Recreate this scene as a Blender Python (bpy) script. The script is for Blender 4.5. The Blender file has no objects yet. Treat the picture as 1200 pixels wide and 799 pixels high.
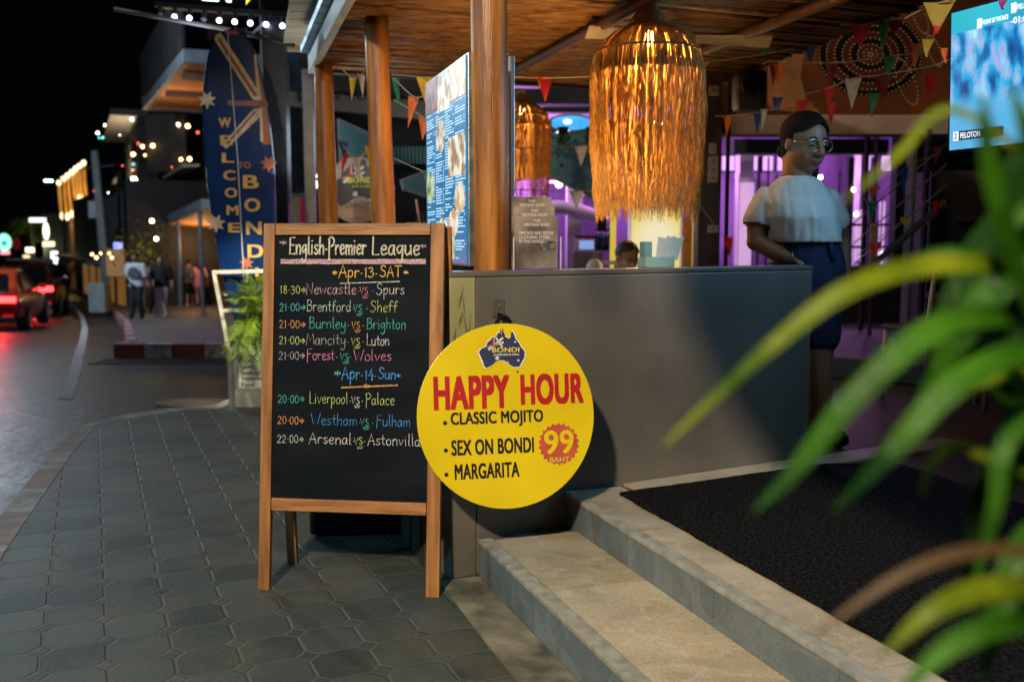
import bpy, bmesh, math, random
from mathutils import Vector as V, Matrix, Euler, noise as mnoise
random.seed(7)
S = bpy.context.scene
COL = S.collection
R = math.radians
# ------------------------------------------------------------------ camera
PITCH, F, H = R(5.85), 1167.0, 1.30
cam = bpy.data.cameras.new('camera'); co = bpy.data.objects.new('camera', cam); COL.objects.link(co)
co.location = (0, 0, H); co.rotation_euler = (R(90) - PITCH, 0, 0)
cam.sensor_width = 36; cam.lens = 36 * F / 1200; cam.clip_start = .05; cam.clip_end = 600
cam.dof.use_dof = True; cam.dof.focus_distance = 3.75; cam.dof.aperture_fstop = 2.3; cam.dof.aperture_blades = 0
S.camera = co
# ------------------------------------------------------------------ world, exposure
w = bpy.data.worlds.new('World'); S.world = w; w.use_nodes = True
bg = w.node_tree.nodes['Background']; bg.inputs[0].default_value = (.10, .24, .30, 1); bg.inputs[1].default_value = .004
S.view_settings.view_transform = 'Standard'; S.view_settings.look = 'None'; S.view_settings.exposure = 0; S.view_settings.gamma = 1
S.cycles.use_denoising = True; S.cycles.max_bounces = 6; S.cycles.transparent_max_bounces = 12
S.cycles.sample_clamp_indirect = 4; S.cycles.caustics_reflective = False; S.cycles.caustics_refractive = False
# ------------------------------------------------------------------ lamps
def lamp(name, typ, loc, energy, col, size=.1, tgt=None, spot=None, blend=.3, sy=None):
    l = bpy.data.lights.new(name, typ); o = bpy.data.objects.new(name, l); COL.objects.link(o)
    o.location = loc; l.energy = energy; l.color = col
    if typ == 'AREA':
        l.size = size
        if sy: l.shape = 'RECTANGLE'; l.size_y = sy
    else: l.shadow_soft_size = size
    if typ == 'SPOT': l.spot_size = R(spot or 60); l.spot_blend = blend
    if tgt is not None: o.rotation_euler = (V(tgt) - V(loc)).to_track_quat('-Z', 'Y').to_euler()
    return o
KEY = (-1.6, -2.6, 4.6)
lamp('street_light_key', 'SPOT', KEY, 2500, (1, .83, .58), .14, (.75, 4.1, .75), 64, 1.0)
lamp('street_light_second', 'SPOT', (2.6, -3.2, 5.0), 115, (.72, .95, 1), .10, (-1.5, 4.5, 0), 60, .7)
lamp('street_light_cool', 'SPOT', (-6.6, 1.2, 3.6), 430, (.20, .74, 1), .3, (.6, 3.9, .5), 75, .9)
lamp('street_light_far', 'POINT', (-12.3, 21.0, 6.0), 2000, (.70, .86, 1), .3)
lamp('street_light_mid', 'POINT', (-6.2, 9.6, 5.2), 65, (.70, .88, 1), .2)  # fill added to brighten the kerb, road and planter
lamp('bar_downlight', 'SPOT', (1.75, 3.9, 2.52), 34, (1, .84, .62), .06, (2.5, 6.4, 2.15), 75, .9)  # fill added to brighten the pennants on the right
lamp('bar_downlight', 'SPOT', (1.0, 4.1, 2.52), 15, (.82, .96, .84), .06, (1.46, 4.95, 1.55), 46, .9)  # fill added to brighten the woman's face and shirt
lamp('shop_spill', 'POINT', (-16.5, 44, 3.6), 2200, (1, .72, .42), .4)
# ------------------------------------------------------------------ materials
def lin(c): return tuple(((x / 255) / 12.92 if x <= 10 else ((x / 255 + .055) / 1.055) ** 2.4) for x in c)
MATS = {}
def M(name, col, rough=.6, var=.18, scale=6, bump=.15, metal=0, emit=None, es=0, col2=None, stretch=(1, 1, 1), trans=0, spec=.5, alpha=None, detail=6, contrast=(.35, .68)):
    if name in MATS: return MATS[name]
    m = bpy.data.materials.new(name); m.use_nodes = True; nt = m.node_tree; N = nt.nodes; L = nt.links
    b = N['Principled BSDF']; b.inputs['Roughness'].default_value = rough; b.inputs['Metallic'].default_value = metal
    b.inputs['Specular IOR Level'].default_value = spec
    tc = N.new('ShaderNodeTexCoord'); mp = N.new('ShaderNodeMapping'); mp.inputs['Scale'].default_value = stretch
    L.new(tc.outputs['Object'], mp.inputs[0])
    nz = N.new('ShaderNodeTexNoise'); nz.inputs['Scale'].default_value = scale; nz.inputs['Detail'].default_value = detail
    L.new(mp.outputs[0], nz.inputs['Vector'])
    rp = N.new('ShaderNodeValToRGB'); rp.color_ramp.elements[0].position = contrast[0]; rp.color_ramp.elements[1].position = contrast[1]
    a = col2 if col2 else tuple(max(0, c * (1 - var)) for c in col[:3]); c2 = col if col2 else tuple(min(1, c * (1 + var)) for c in col[:3])
    rp.color_ramp.elements[0].color = (*a, 1); rp.color_ramp.elements[1].color = (*c2[:3], 1)
    L.new(nz.outputs[0], rp.inputs[0]); L.new(rp.outputs[0], b.inputs['Base Color'])
    if bump:
        bp = N.new('ShaderNodeBump'); bp.inputs['Strength'].default_value = bump; bp.inputs['Distance'].default_value = .01
        n2 = N.new('ShaderNodeTexNoise'); n2.inputs['Scale'].default_value = scale * 6; n2.inputs['Detail'].default_value = 4
        L.new(mp.outputs[0], n2.inputs['Vector']); L.new(n2.outputs[0], bp.inputs['Height']); L.new(bp.outputs[0], b.inputs['Normal'])
        rr = N.new('ShaderNodeMapRange'); rr.inputs[3].default_value = max(.02, rough - .12); rr.inputs[4].default_value = min(1, rough + .12)
        L.new(nz.outputs[0], rr.inputs[0]); L.new(rr.outputs[0], b.inputs['Roughness'])
    if emit: b.inputs['Emission Color'].default_value = (*emit, 1); b.inputs['Emission Strength'].default_value = es
    if trans:
        tr = N.new('ShaderNodeBsdfTranslucent'); L.new(rp.outputs[0], tr.inputs[0]); mx = N.new('ShaderNodeMixShader'); mx.inputs[0].default_value = trans
        L.new(b.outputs[0], mx.inputs[1]); L.new(tr.outputs[0], mx.inputs[2]); L.new(mx.outputs[0], N['Material Output'].inputs[0])
    if alpha is not None: b.inputs['Alpha'].default_value = alpha
    m['ramp'] = rp.name
    MATS[name] = m; return m
def E(name, col, es, base=None): return M(name, base or tuple(c * .5 for c in col), .5, 0, 3, 0, emit=col, es=es)
def glass(name, col=(.9, .95, 1), rough=.03, tr=.75):
    if name in MATS: return MATS[name]
    m = bpy.data.materials.new(name); m.use_nodes = True; nt = m.node_tree; N = nt.nodes; L = nt.links
    g = N.new('ShaderNodeBsdfGlossy'); g.inputs['Roughness'].default_value = rough
    t = N.new('ShaderNodeBsdfTransparent'); t.inputs[0].default_value = (*col, 1)
    x = N.new('ShaderNodeMixShader'); x.inputs[0].default_value = 1 - tr
    L.new(t.outputs[0], x.inputs[1]); L.new(g.outputs[0], x.inputs[2]); L.new(x.outputs[0], N['Material Output'].inputs[0])
    MATS[name] = m; return m
# ------------------------------------------------------------------ mesh helpers
def cam_ray(px, py):
    x = (px - 600) / F; y = (399.5 - py) / F
    return V((x, y * math.sin(PITCH) + math.cos(PITCH), y * math.cos(PITCH) - math.sin(PITCH)))
def P(px, py, Y):
    d = cam_ray(px, py); return V((0, 0, H)) + d * (Y / d.y)
def G(px, py, z=0):
    d = cam_ray(px, py); return V((0, 0, H)) + d * ((z - H) / d.z)
GP = [(-30, .0), (6.2, 0), (8, -.02), (13, -.15), (20, -.52), (26, -.85), (40, -1.25), (64, -1.75), (120, -2.6), (400, -5)]
def gz(y):
    for (a, za), (b, zb) in zip(GP, GP[1:]):
        if a <= y <= b: return za + (zb - za) * (y - a) / (b - a)
    return GP[-1][1]
def Gs(px, Y): # street point at image column px, distance Y
    return V(((px - 600) / F * Y, Y, gz(Y)))
class MB:
    def __init__(s): s.b = bmesh.new(); s.mi = 0
    def face(s, vs):
        try: f = s.b.faces.new(vs); f.material_index = s.mi; return f
        except ValueError: return None
    def poly(s, pts): return s.face([s.b.verts.new(p) for p in pts])
    def box(s, c, d, rz=0, mat=None):
        m = mat or (Matrix.Translation(V(c)) @ Matrix.Rotation(rz, 4, 'Z'))
        vs = [s.b.verts.new(m @ V((x * d[0] / 2, y * d[1] / 2, z * d[2] / 2))) for x in (-1, 1) for y in (-1, 1) for z in (-1, 1)]
        for q in ((0, 1, 3, 2), (4, 6, 7, 5), (0, 4, 5, 1), (2, 3, 7, 6), (0, 2, 6, 4), (1, 5, 7, 3)): s.face([vs[i] for i in q])
        return s
    def bar(s, p, q, a, b, up=(0, 0, 1)): # rectangular bar
        p, q = V(p), V(q); t = (q - p).normalized(); u = V(up)
        if abs(t.dot(u)) > .95: u = V((0, 1, 0))
        x = t.cross(u).normalized(); y = x.cross(t).normalized()
        r = [[s.b.verts.new(c + x * i * a / 2 + y * j * b / 2) for i, j in ((-1, -1), (1, -1), (1, 1), (-1, 1))] for c in (p, q)]
        for i in range(4): s.face([r[0][i], r[0][(i + 1) % 4], r[1][(i + 1) % 4], r[1][i]])
        s.face(r[0][::-1]); s.face(r[1]); return s
    def tube(s, pts, rad, n=8, caps=True, ell=None):
        pts = [V(p) for p in pts]; rad = rad if isinstance(rad, (list, tuple)) else [rad] * len(pts)
        rings = []; xa = None
        for i, p in enumerate(pts):
            t = (pts[min(i + 1, len(pts) - 1)] - pts[max(i - 1, 0)]).normalized()
            if xa is None:
                u = V((0, 0, 1)) if abs(t.z) < .9 else V((0, 1, 0)); xa = t.cross(u).normalized()
            xa = (xa - t * xa.dot(t)).normalized(); ya = t.cross(xa)
            k = rad[i]
            rings.append([s.b.verts.new(p + (xa * math.cos(2 * math.pi * j / n) + ya * math.sin(2 * math.pi * j / n)) * k) for j in range(n)])
        for a, b in zip(rings, rings[1:]):
            for j in range(n): s.face([a[j], a[(j + 1) % n], b[(j + 1) % n], b[j]])
        if caps: s.face(rings[0][::-1]); s.face(rings[-1])
        return s
    def loft(s, secs, n=20): # secs: (center, xaxis*rx, yaxis*ry)
        rings = [[s.b.verts.new(V(c) + V(x) * math.cos(2 * math.pi * j / n) + V(y) * math.sin(2 * math.pi * j / n)) for j in range(n)] for c, x, y in secs]
        for a, b in zip(rings, rings[1:]):
            for j in range(n): s.face([a[j], a[(j + 1) % n], b[(j + 1) % n], b[j]])
        s.face(rings[0][::-1]); s.face(rings[-1]); return s
    def ball(s, c, r, mat=None, seg=16, rings=10):
        r = r if isinstance(r, (tuple, list)) else (r, r, r)
        m = Matrix.Translation(V(c)) @ (mat.to_4x4() if mat else Matrix()) @ Matrix.Diagonal((*r, 1))
        g = bmesh.ops.create_uvsphere(s.b, u_segments=seg, v_segments=rings, radius=1, matrix=m)
        for v in g['verts']:
            for f in v.link_faces: f.material_index = s.mi
        return s
    def lathe(s, prof, n=24, c=(0, 0, 0), caps=False):
        c = V(c)
        rings = [[s.b.verts.new(c + V((r * math.cos(2 * math.pi * j / n), r * math.sin(2 * math.pi * j / n), z))) for j in range(n)] for r, z in prof]
        for a, b in zip(rings, rings[1:]):
            for j in range(n): s.face([a[j], a[(j + 1) % n], b[(j + 1) % n], b[j]])
        if caps: s.face(rings[0][::-1]); s.face(rings[-1])
        return s
    def prism(s, pts, z0, z1): # pts 2d in local xy
        a = [s.b.verts.new((x, y, z0)) for x, y in pts]; b = [s.b.verts.new((x, y, z1)) for x, y in pts]; n = len(pts)
        for i in range(n): s.face([a[i], a[(i + 1) % n], b[(i + 1) % n], b[i]])
        s.face(a[::-1]); s.face(b); return s
    def slab(s, pts3, thick, d=(0, 0, 1)):
        a = [s.b.verts.new(p) for p in pts3]; b = [s.b.verts.new(V(p) + V(d) * thick) for p in pts3]; n = len(pts3)
        for i in range(n): s.face([a[i], a[(i + 1) % n], b[(i + 1) % n], b[i]])
        s.face(a[::-1]); s.face(b); return s
    def build(s, name, mat, parent=None, smooth=False, bevel=0, sub=0, loc=None, mods=()):
        bmesh.ops.recalc_face_normals(s.b, faces=s.b.faces)
        if bevel:
            es = [e for e in s.b.edges if len(e.link_faces) == 2 and e.calc_face_angle(0) > .5]
            bmesh.ops.bevel(s.b, geom=es, offset=bevel, segments=2, profile=.6, affect='EDGES', clamp_overlap=True)
        me = bpy.data.meshes.new(name); s.b.to_mesh(me); s.b.free()
        for m in (mat if isinstance(mat, (list, tuple)) else [mat]): me.materials.append(m)
        o = bpy.data.objects.new(name, me); COL.objects.link(o)
        if parent is not None: o.parent = parent
        if loc is not None: o.location = loc
        if smooth:
            for p in me.polygons: p.use_smooth = True
        if sub:
            md = o.modifiers.new('s', 'SUBSURF'); md.levels = sub; md.render_levels = sub
        return o
def bake(o):
    bpy.context.view_layer.update(); dg = bpy.context.evaluated_depsgraph_get()
    me = bpy.data.meshes.new_from_object(o.evaluated_get(dg)); old = o.data
    o.modifiers.clear(); o.data = me; bpy.data.meshes.remove(old); return o
def remesh(o, vox, it=4):
    md = o.modifiers.new('r', 'REMESH'); md.mode = 'VOXEL'; md.voxel_size = vox; md.use_smooth_shade = True
    if it: sm = o.modifiers.new('sm', 'SMOOTH'); sm.iterations = it; sm.factor = .5
    bake(o)
    for p in o.data.polygons: p.use_smooth = True
    return o
def tag(o, label=None, cat=None, group=None, kind=None):
    if label: o['label'] = label
    if cat: o['category'] = cat
    if group: o['group'] = group
    if kind: o['kind'] = kind
    return o
def thing(name, label, cat, loc=(0, 0, 0), rz=0, group=None):
    o = bpy.data.objects.new(name, None); COL.objects.link(o); o.location = loc; o.rotation_euler = (0, 0, rz); o.empty_display_size = .1
    return tag(o, label, cat, group)
def framed(name, label, cat, origin, ex, ey, group=None): # local x right, y up the face, z out of it
    ex = V(ex).normalized(); ez = ex.cross(V(ey)).normalized(); ey = ez.cross(ex)
    o = bpy.data.objects.new(name, None); COL.objects.link(o)
    m = Matrix((ex, ey, ez)).transposed().to_4x4(); m.translation = V(origin); o.matrix_world = m; o.empty_display_size = .1
    return tag(o, label, cat, group)
def structure(name, mb, mat, **k): return tag(mb.build(name, mat, **k), kind='structure')
def txt(name, s, mat, parent, x, y, w=None, h=None, bold=0, z=.002, align='L', shear=0, ex=0):
    cu = bpy.data.curves.new(name, 'FONT'); cu.body = s; cu.size = 1; cu.extrude = 0; cu.shear = shear
    cu.space_character = 1 + bold * 1.5; cu.space_line = .95
    o = bpy.data.objects.new(name, cu); COL.objects.link(o); bpy.context.view_layer.update()
    me = bpy.data.meshes.new_from_object(o.evaluated_get(bpy.context.evaluated_depsgraph_get()))
    bpy.data.objects.remove(o); bpy.data.curves.remove(cu)
    if bold:
        bm = bmesh.new(); bm.from_mesh(me); src = bm.faces[:]
        for k, (dx, dy) in enumerate(((-1, .5), (1, .5), (-1, -.5), (1, -.5), (0, 0))):
            g = bmesh.ops.duplicate(bm, geom=src)
            for v in g['geom']:
                if isinstance(v, bmesh.types.BMVert): v.co.x += dx * bold; v.co.y += dy * bold; v.co.z = (k + 1) * .0001
        bm.to_mesh(me); bm.free()
    xs = [v.co.x for v in me.vertices]; ys = [v.co.y for v in me.vertices]
    x0, x1, y0, y1 = min(xs), max(xs), min(ys), max(ys)
    sy = h / (y1 - y0) if h else w / (x1 - x0); sx = w / (x1 - x0) if w else sy
    ww = (x1 - x0) * sx; ox = x - (ww / 2 if align == 'C' else 0)
    for v in me.vertices: v.co = V((ox + (v.co.x - x0) * sx, y + (v.co.y - y0) * sy, z + v.co.z))
    me.name = name; me.materials.clear(); me.materials.append(mat)
    o = bpy.data.objects.new(name, me); COL.objects.link(o); o.parent = parent; return o
def crom(pts, n=6):
    pts = [V(p) for p in pts]; out = []
    if len(pts) < 3: return [pts[0].lerp(pts[-1], i / n) for i in range(n + 1)]
    q = [pts[0] * 2 - pts[1]] + pts + [pts[-1] * 2 - pts[-2]]
    for i in range(1, len(q) - 2):
        a, b, c, d = q[i - 1:i + 3]
        for k in range(n):
            t = k / n
            out.append(.5 * ((2 * b) + (c - a) * t + (2 * a - 5 * b + 4 * c - d) * t * t + (3 * b - a - 3 * c + d) * t ** 3))
    out.append(pts[-1]); return out
def star(cx, cy, r1, r2, n, a0=math.pi / 2):
    return [(cx + (r1 if i % 2 == 0 else r2) * math.cos(a0 + math.pi * i / n), cy + (r1 if i % 2 == 0 else r2) * math.sin(a0 + math.pi * i / n)) for i in range(2 * n)]
def circ(cx, cy, r, n=48, ry=None): return [(cx + r * math.cos(2 * math.pi * i / n), cy + (ry or r) * math.sin(2 * math.pi * i / n)) for i in range(n)]
def flat(name, pts, mat, parent, z, th=.0015): return MB().prism(pts, z, z + th).build(name, mat, parent)
def copy_tree(o, parent=None):
    c = o.copy(); COL.objects.link(c); c.parent = parent
    for ch in o.children: copy_tree(ch, c)
    return c
# ------------------------------------------------------------------ setting materials
def paver_mat():
    m = bpy.data.materials.new('octagon_pavers'); m.use_nodes = True; nt = m.node_tree; N = nt.nodes; L = nt.links; b = N['Principled BSDF']
    tc = N.new('ShaderNodeTexCoord'); mp = N.new('ShaderNodeMapping'); mp.inputs['Rotation'].default_value = (0, 0, R(-24)); mp.inputs['Scale'].default_value = (5.25, 4.95, 1)
    wn = N.new('ShaderNodeTexNoise'); wn.inputs['Scale'].default_value = 7; wn.inputs['Detail'].default_value = 5
    L.new(tc.outputs['Object'], mp.inputs[0]); L.new(tc.outputs['Object'], wn.inputs[0])
    va = N.new('ShaderNodeVectorMath'); va.operation = 'MULTIPLY_ADD'; va.inputs[1].default_value = (.075, .075, 0)
    L.new(wn.outputs['Color'], va.inputs[0]); L.new(mp.outputs[0], va.inputs[2])
    sx = N.new('ShaderNodeSeparateXYZ'); L.new(va.outputs[0], sx.inputs[0])
    def ma(op, a, c=None, d=None):
        n = N.new('ShaderNodeMath'); n.operation = op
        for i, v in enumerate((a, c, d)):
            if v is None: continue
            if isinstance(v, (int, float)): n.inputs[i].default_value = v
            else: L.new(v, n.inputs[i])
        return n.outputs[0]
    fx = ma('ABSOLUTE', ma('SUBTRACT', ma('FRACT', sx.outputs[0]), .5)); fy = ma('ABSOLUTE', ma('SUBTRACT', ma('FRACT', sx.outputs[1]), .5))
    s = ma('ADD', fx, fy); c = .80
    edge = ma('MINIMUM', ma('SUBTRACT', .5, fx), ma('SUBTRACT', .5, fy))
    dia = ma('MULTIPLY', ma('ABSOLUTE', ma('SUBTRACT', s, c)), .707)
    big = ma('GREATER_THAN', s, c)
    dist = ma('MINIMUM', dia, ma('ADD', edge, big))
    mr = N.new('ShaderNodeMapRange'); mr.inputs[1].default_value = .012; mr.inputs[2].default_value = .04; L.new(dist, mr.inputs[0])
    # per stone tone
    ix = ma('FLOOR', ma('ADD', sx.outputs[0], ma('MULTIPLY', big, .5))); iy = ma('FLOOR', ma('ADD', sx.outputs[1], ma('MULTIPLY', big, .5)))
    cv = N.new('ShaderNodeCombineXYZ'); L.new(ix, cv.inputs[0]); L.new(iy, cv.inputs[1]); L.new(big, cv.inputs[2])
    wh = N.new('ShaderNodeTexWhiteNoise'); L.new(cv.outputs[0], wh.inputs[0])
    n1 = N.new('ShaderNodeTexNoise'); n1.inputs['Scale'].default_value = 1.3; n1.inputs['Detail'].default_value = 8; L.new(tc.outputs['Object'], n1.inputs[0])
    n2 = N.new('ShaderNodeTexNoise'); n2.inputs['Scale'].default_value = 60; n2.inputs['Detail'].default_value = 6; L.new(tc.outputs['Object'], n2.inputs[0])
    v = ma('MULTIPLY', ma('ADD', ma('MULTIPLY', wh.outputs[0], .8), .60), ma('ADD', ma('MULTIPLY', n1.outputs[0], 1.3), .35))
    v = ma('MULTIPLY', v, ma('ADD', ma('MULTIPLY', n2.outputs[0], .9), .55))
    st = N.new('ShaderNodeMix'); st.data_type = 'RGBA'; L.new(mr.outputs[0], st.inputs[0]); st.inputs[6].default_value = (.074, .077, .067, 1)
    hs = N.new('ShaderNodeMix'); hs.data_type = 'RGBA'; hs.blend_type = 'MULTIPLY'; hs.inputs[0].default_value = 1; hs.inputs[6].default_value = (.047, .058, .051, 1)
    L.new(v, hs.inputs[7]); L.new(hs.outputs[2], st.inputs[7])
    # dirt stains
    n3 = N.new('ShaderNodeTexNoise'); n3.inputs['Scale'].default_value = 2.2; n3.inputs['Detail'].default_value = 9; n3.inputs['Roughness'].default_value = .65; L.new(tc.outputs['Object'], n3.inputs[0])
    m3 = N.new('ShaderNodeMapRange'); m3.inputs[1].default_value = .47; m3.inputs[2].default_value = .60; L.new(n3.outputs[0], m3.inputs[0])
    mm = N.new('ShaderNodeMix'); mm.data_type = 'RGBA'; L.new(ma('MULTIPLY', m3.outputs[0], .75), mm.inputs[0]); L.new(st.outputs[2], mm.inputs[6]); mm.inputs[7].default_value = (.082, .078, .062, 1)
    L.new(mm.outputs[2], b.inputs['Base Color'])
    bp = N.new('ShaderNodeBump'); bp.inputs['Strength'].default_value = .45; bp.inputs['Distance'].default_value = .012
    L.new(ma('ADD', mr.outputs[0], ma('MULTIPLY', n2.outputs[0], .35)), bp.inputs['Height']); L.new(bp.outputs[0], b.inputs['Normal'])
    b.inputs['Roughness'].default_value = .62
    return m
asphalt = M('asphalt', (.026, .028, .031), .46, .35, 1.6, .5, detail=10, spec=.22, col2=(.014, .016, .018))
kerb_grey = M('kerb_concrete', (.16, .15, .145), .8, .3, 9, .4)
kerb_red = M('kerb_red_paint', (.33, .06, .06), .7, .35, 14, .4, col2=(.17, .06, .055))
kerb_white = M('kerb_white_paint', (.55, .55, .52), .7, .3, 16, .4, col2=(.20, .20, .19))
def stone(name, c1, c2, c3, sc, rough):
    m = M(name, c1, rough, .25, sc, .2, col2=c2, detail=12); nt = m.node_tree; N = nt.nodes; L = nt.links; b = N['Principled BSDF']; rp = N[m['ramp']]
    tc = N.new('ShaderNodeTexCoord'); w = N.new('ShaderNodeTexNoise'); w.inputs['Scale'].default_value = sc * .55; w.inputs['Detail'].default_value = 10; w.inputs['Distortion'].default_value = 2.2; L.new(tc.outputs['Object'], w.inputs[0])
    a = N.new('ShaderNodeMath'); a.operation = 'SUBTRACT'; a.inputs[1].default_value = .5; L.new(w.outputs[0], a.inputs[0]); ab = N.new('ShaderNodeMath'); ab.operation = 'ABSOLUTE'; L.new(a.outputs[0], ab.inputs[0])
    r = N.new('ShaderNodeMapRange'); r.inputs[1].default_value = .0; r.inputs[2].default_value = .035; r.inputs[3].default_value = .75; r.inputs[4].default_value = 0; L.new(ab.outputs[0], r.inputs[0])
    x = N.new('ShaderNodeMix'); x.data_type = 'RGBA'; L.new(r.outputs[0], x.inputs[0]); L.new(rp.outputs[0], x.inputs[6]); x.inputs[7].default_value = (*c3, 1)
    # a tone of its own for every tile, and grit
    g = N.new('ShaderNodeNewGeometry'); h = N.new('ShaderNodeMapRange'); h.inputs[3].default_value = .72; h.inputs[4].default_value = 1.18; L.new(g.outputs['Random Per Island'], h.inputs[0])
    n2 = N.new('ShaderNodeTexNoise'); n2.inputs['Scale'].default_value = 190; n2.inputs['Detail'].default_value = 3; L.new(tc.outputs['Object'], n2.inputs[0]); h2 = N.new('ShaderNodeMapRange'); h2.inputs[1].default_value = .3; h2.inputs[2].default_value = .6; h2.inputs[3].default_value = .62; h2.inputs[4].default_value = 1.08; L.new(n2.outputs[0], h2.inputs[0])
    mu_ = N.new('ShaderNodeMath'); mu_.operation = 'MULTIPLY'; L.new(h.outputs[0], mu_.inputs[0]); L.new(h2.outputs[0], mu_.inputs[1])
    y = N.new('ShaderNodeMix'); y.data_type = 'RGBA'; y.blend_type = 'MULTIPLY'; y.inputs[0].default_value = 1; L.new(x.outputs[2], y.inputs[6]); L.new(mu_.outputs[0], y.inputs[7]); L.new(y.outputs[2], b.inputs['Base Color']); return m
beige = stone('beige_stone', (.58, .485, .36), (.42, .34, .24), (.60, .515, .39), 4.5, .36)
slate = stone('grey_slate', (.185, .21, .215), (.125, .145, .155), (.215, .24, .245), 5, .45)
nosing_m = M('ribbed_nosing', (.42, .40, .35), .5, .25, 20, .2, col2=(.25, .235, .20))
concrete = M('stained_concrete', (.26, .235, .175), .85, .4, 4, .6, col2=(.045, .045, .036), detail=14, contrast=(.36, .62))
plaster = M('polished_plaster', (.168, .148, .126), .46, .2, 2.2, .2, col2=(.102, .091, .079), detail=14, contrast=(.30, .70))
darkm = M('dark_metal', (.022, .024, .028), .45, .3, 8, .1, metal=.4)
blackm = M('black_matte', (.008, .008, .009), .8, .3, 12, .2, spec=.12)
whitem = M('white_paint', (.70, .70, .68), .5, .1, 9, .1)
steel = M('brushed_steel', (.45, .45, .44), .32, .15, 14, .1, metal=.9, stretch=(1, 1, .1))
# ------------------------------------------------------------------ ground, road, pavements
ys = [-12, -4, 0, 3, 5, 6.2, 7, 8, 9.5, 11, 13, 16, 20, 26, 33, 40, 52, 64, 90, 120, 200, 400]
g = MB(); xs = [-250, -60, -25, -10, -5, 0, 5, 10, 25, 60, 250]
gv = [[g.b.verts.new((x, y, gz(y) - .11)) for x in xs] for y in ys]
for i in range(len(ys) - 1):
    for j in range(len(xs) - 1): g.face([gv[i][j], gv[i][j + 1], gv[i + 1][j + 1], gv[i + 1][j]])
structure('road', g, asphalt, smooth=True)
edge = [(-.3, -4), (-1.15, 0), (-1.82, 2.6), (-2.43, 4.66), (-2.82, 6.0), (-2.99, 6.68), (-3.0, 7.0), (-2.9, 7.27), (-2.62, 7.60), (-2.34, 7.74), (-2.28, 8.35), (0, 8.7)]
structure('pavement', MB().prism([(x + .13 if i < 6 else x + .09, y - (.0 if i < 6 else .14)) for i, (x, y) in enumerate(edge)] + [(9, 8.6), (9, -4)], -.2, 0), paver_mat())
# near kerb: faded red and white stones
kb = MB(); inner = [(x + .13 if i < 6 else x + .09, y - (.0 if i < 6 else .14)) for i, (x, y) in enumerate(edge)]
acc = 0
for i in range(len(edge) - 1):
    a, b = V((*edge[i], 0)), V((*edge[i + 1], 0)); c, d = V((*inner[i], 0)), V((*inner[i + 1], 0)); n = max(1, round((b - a).length / .55))
    for k in range(n):
        t0, t1 = k / n + .004, (k + 1) / n - .004; acc += 1; kb.mi = acc % 2
        q = [a.lerp(b, t0), a.lerp(b, t1), c.lerp(d, t1), c.lerp(d, t0)]
        kb.slab([(p.x, p.y, -.2) for p in q], .203)
tag(kb.build('kerb', [M('kerb_worn_red', (.36, .28, .265), .8, .4, 8, .5, col2=(.20, .175, .165)), M('kerb_worn_grey', (.44, .42, .41), .8, .3, 8, .5, col2=(.20, .20, .195))]), kind='structure')
# far pavement follows the falling, curving street
EDG = [(13.2, -5.25), (14, -5.45), (24, -9.4), (35, -14.2), (46, -19.6), (67, -30.4), (100, -52), (160, -100)]
def edgx(y):
    for (a, xa), (b, xb) in zip(EDG, EDG[1:]):
        if a <= y <= b: return xa + (xb - xa) * (y - a) / (b - a)
    return EDG[-1][1]
fp = MB(); rows = []
for y in [13.2, 14, 16, 18, 20, 23, 26, 30, 35, 40, 46, 55, 67, 80, 100, 130, 160]:
    x = edgx(y); z = gz(y)
    rows.append([fp.b.verts.new(p) for p in ((x + .15, y, z + .07), (x + 1.5, y, z + .07), (x + 4, y, z + .07), (40, y, z + .07))])
for a, b in zip(rows, rows[1:]):
    for j in range(3): fp.face([a[j], a[j + 1], b[j + 1], b[j]])
structure('far_pavement', fp, M('far_paving', (.12, .112, .11), .6, .3, 2, .4, col2=(.07, .068, .07)), smooth=True)
kb = MB(); y = 13.2
while y < 100:
    y2 = y + (.9 if y < 30 else 2.5); kb.mi = int(y * 1.1) % 2 if y < 30 else 2
    kb.slab([(edgx(y), y, gz(y) - .15), (edgx(y2 - .02), y2 - .02, gz(y2) - .15), (edgx(y2) + .16, y2 - .02, gz(y2) - .15), (edgx(y) + .16, y, gz(y) - .15)], .235); y = y2
for k in range(9):
    kb.mi = k % 2; x = -5.25 + k * .395
    kb.slab([(x, 13.03, gz(13) - .16), (x + .385, 13.03, gz(13) - .16), (x + .385, 13.2, gz(13) - .16), (x, 13.2, gz(13) - .16)], .235)
tag(kb.build('far_kerb', [kerb_red, kerb_white, kerb_grey], bevel=.012), kind='structure')
ln = MB(); pl = [Gs(60, 56), Gs(80, 42), Gs(92, 33), Gs(97, 26), Gs(96, 20), Gs(92, 15.5), Gs(84, 11.5), Gs(70, 9)]
pl = crom(pl, 5)
for a, b in zip(pl, pl[1:]):
    wd = .07; ln.poly([(a.x - wd, a.y, gz(a.y) - .104), (a.x + wd, a.y, gz(a.y) - .104), (b.x + wd, b.y, gz(b.y) - .104), (b.x - wd, b.y, gz(b.y) - .104)])
structure('lane_marking', ln, M('worn_line_paint', (.50, .50, .50), .8, .4, 9, .2, col2=(.25, .25, .25)))
dg_ = thing('drain_grate', 'long dark slotted drain grate in front of the red and white kerb', 'drain grate', (-4.35, 12.45, gz(12.45) - .108))
b_ = MB()
for k in range(26): b_.box((-.85 + k * .068, 0, .006), (.03, .42, .012))
b_.box((0, .22, .008), (1.8, .03, .016)); b_.box((0, -.22, .008), (1.8, .03, .016)); b_.build('bars', darkm, dg_)
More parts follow.
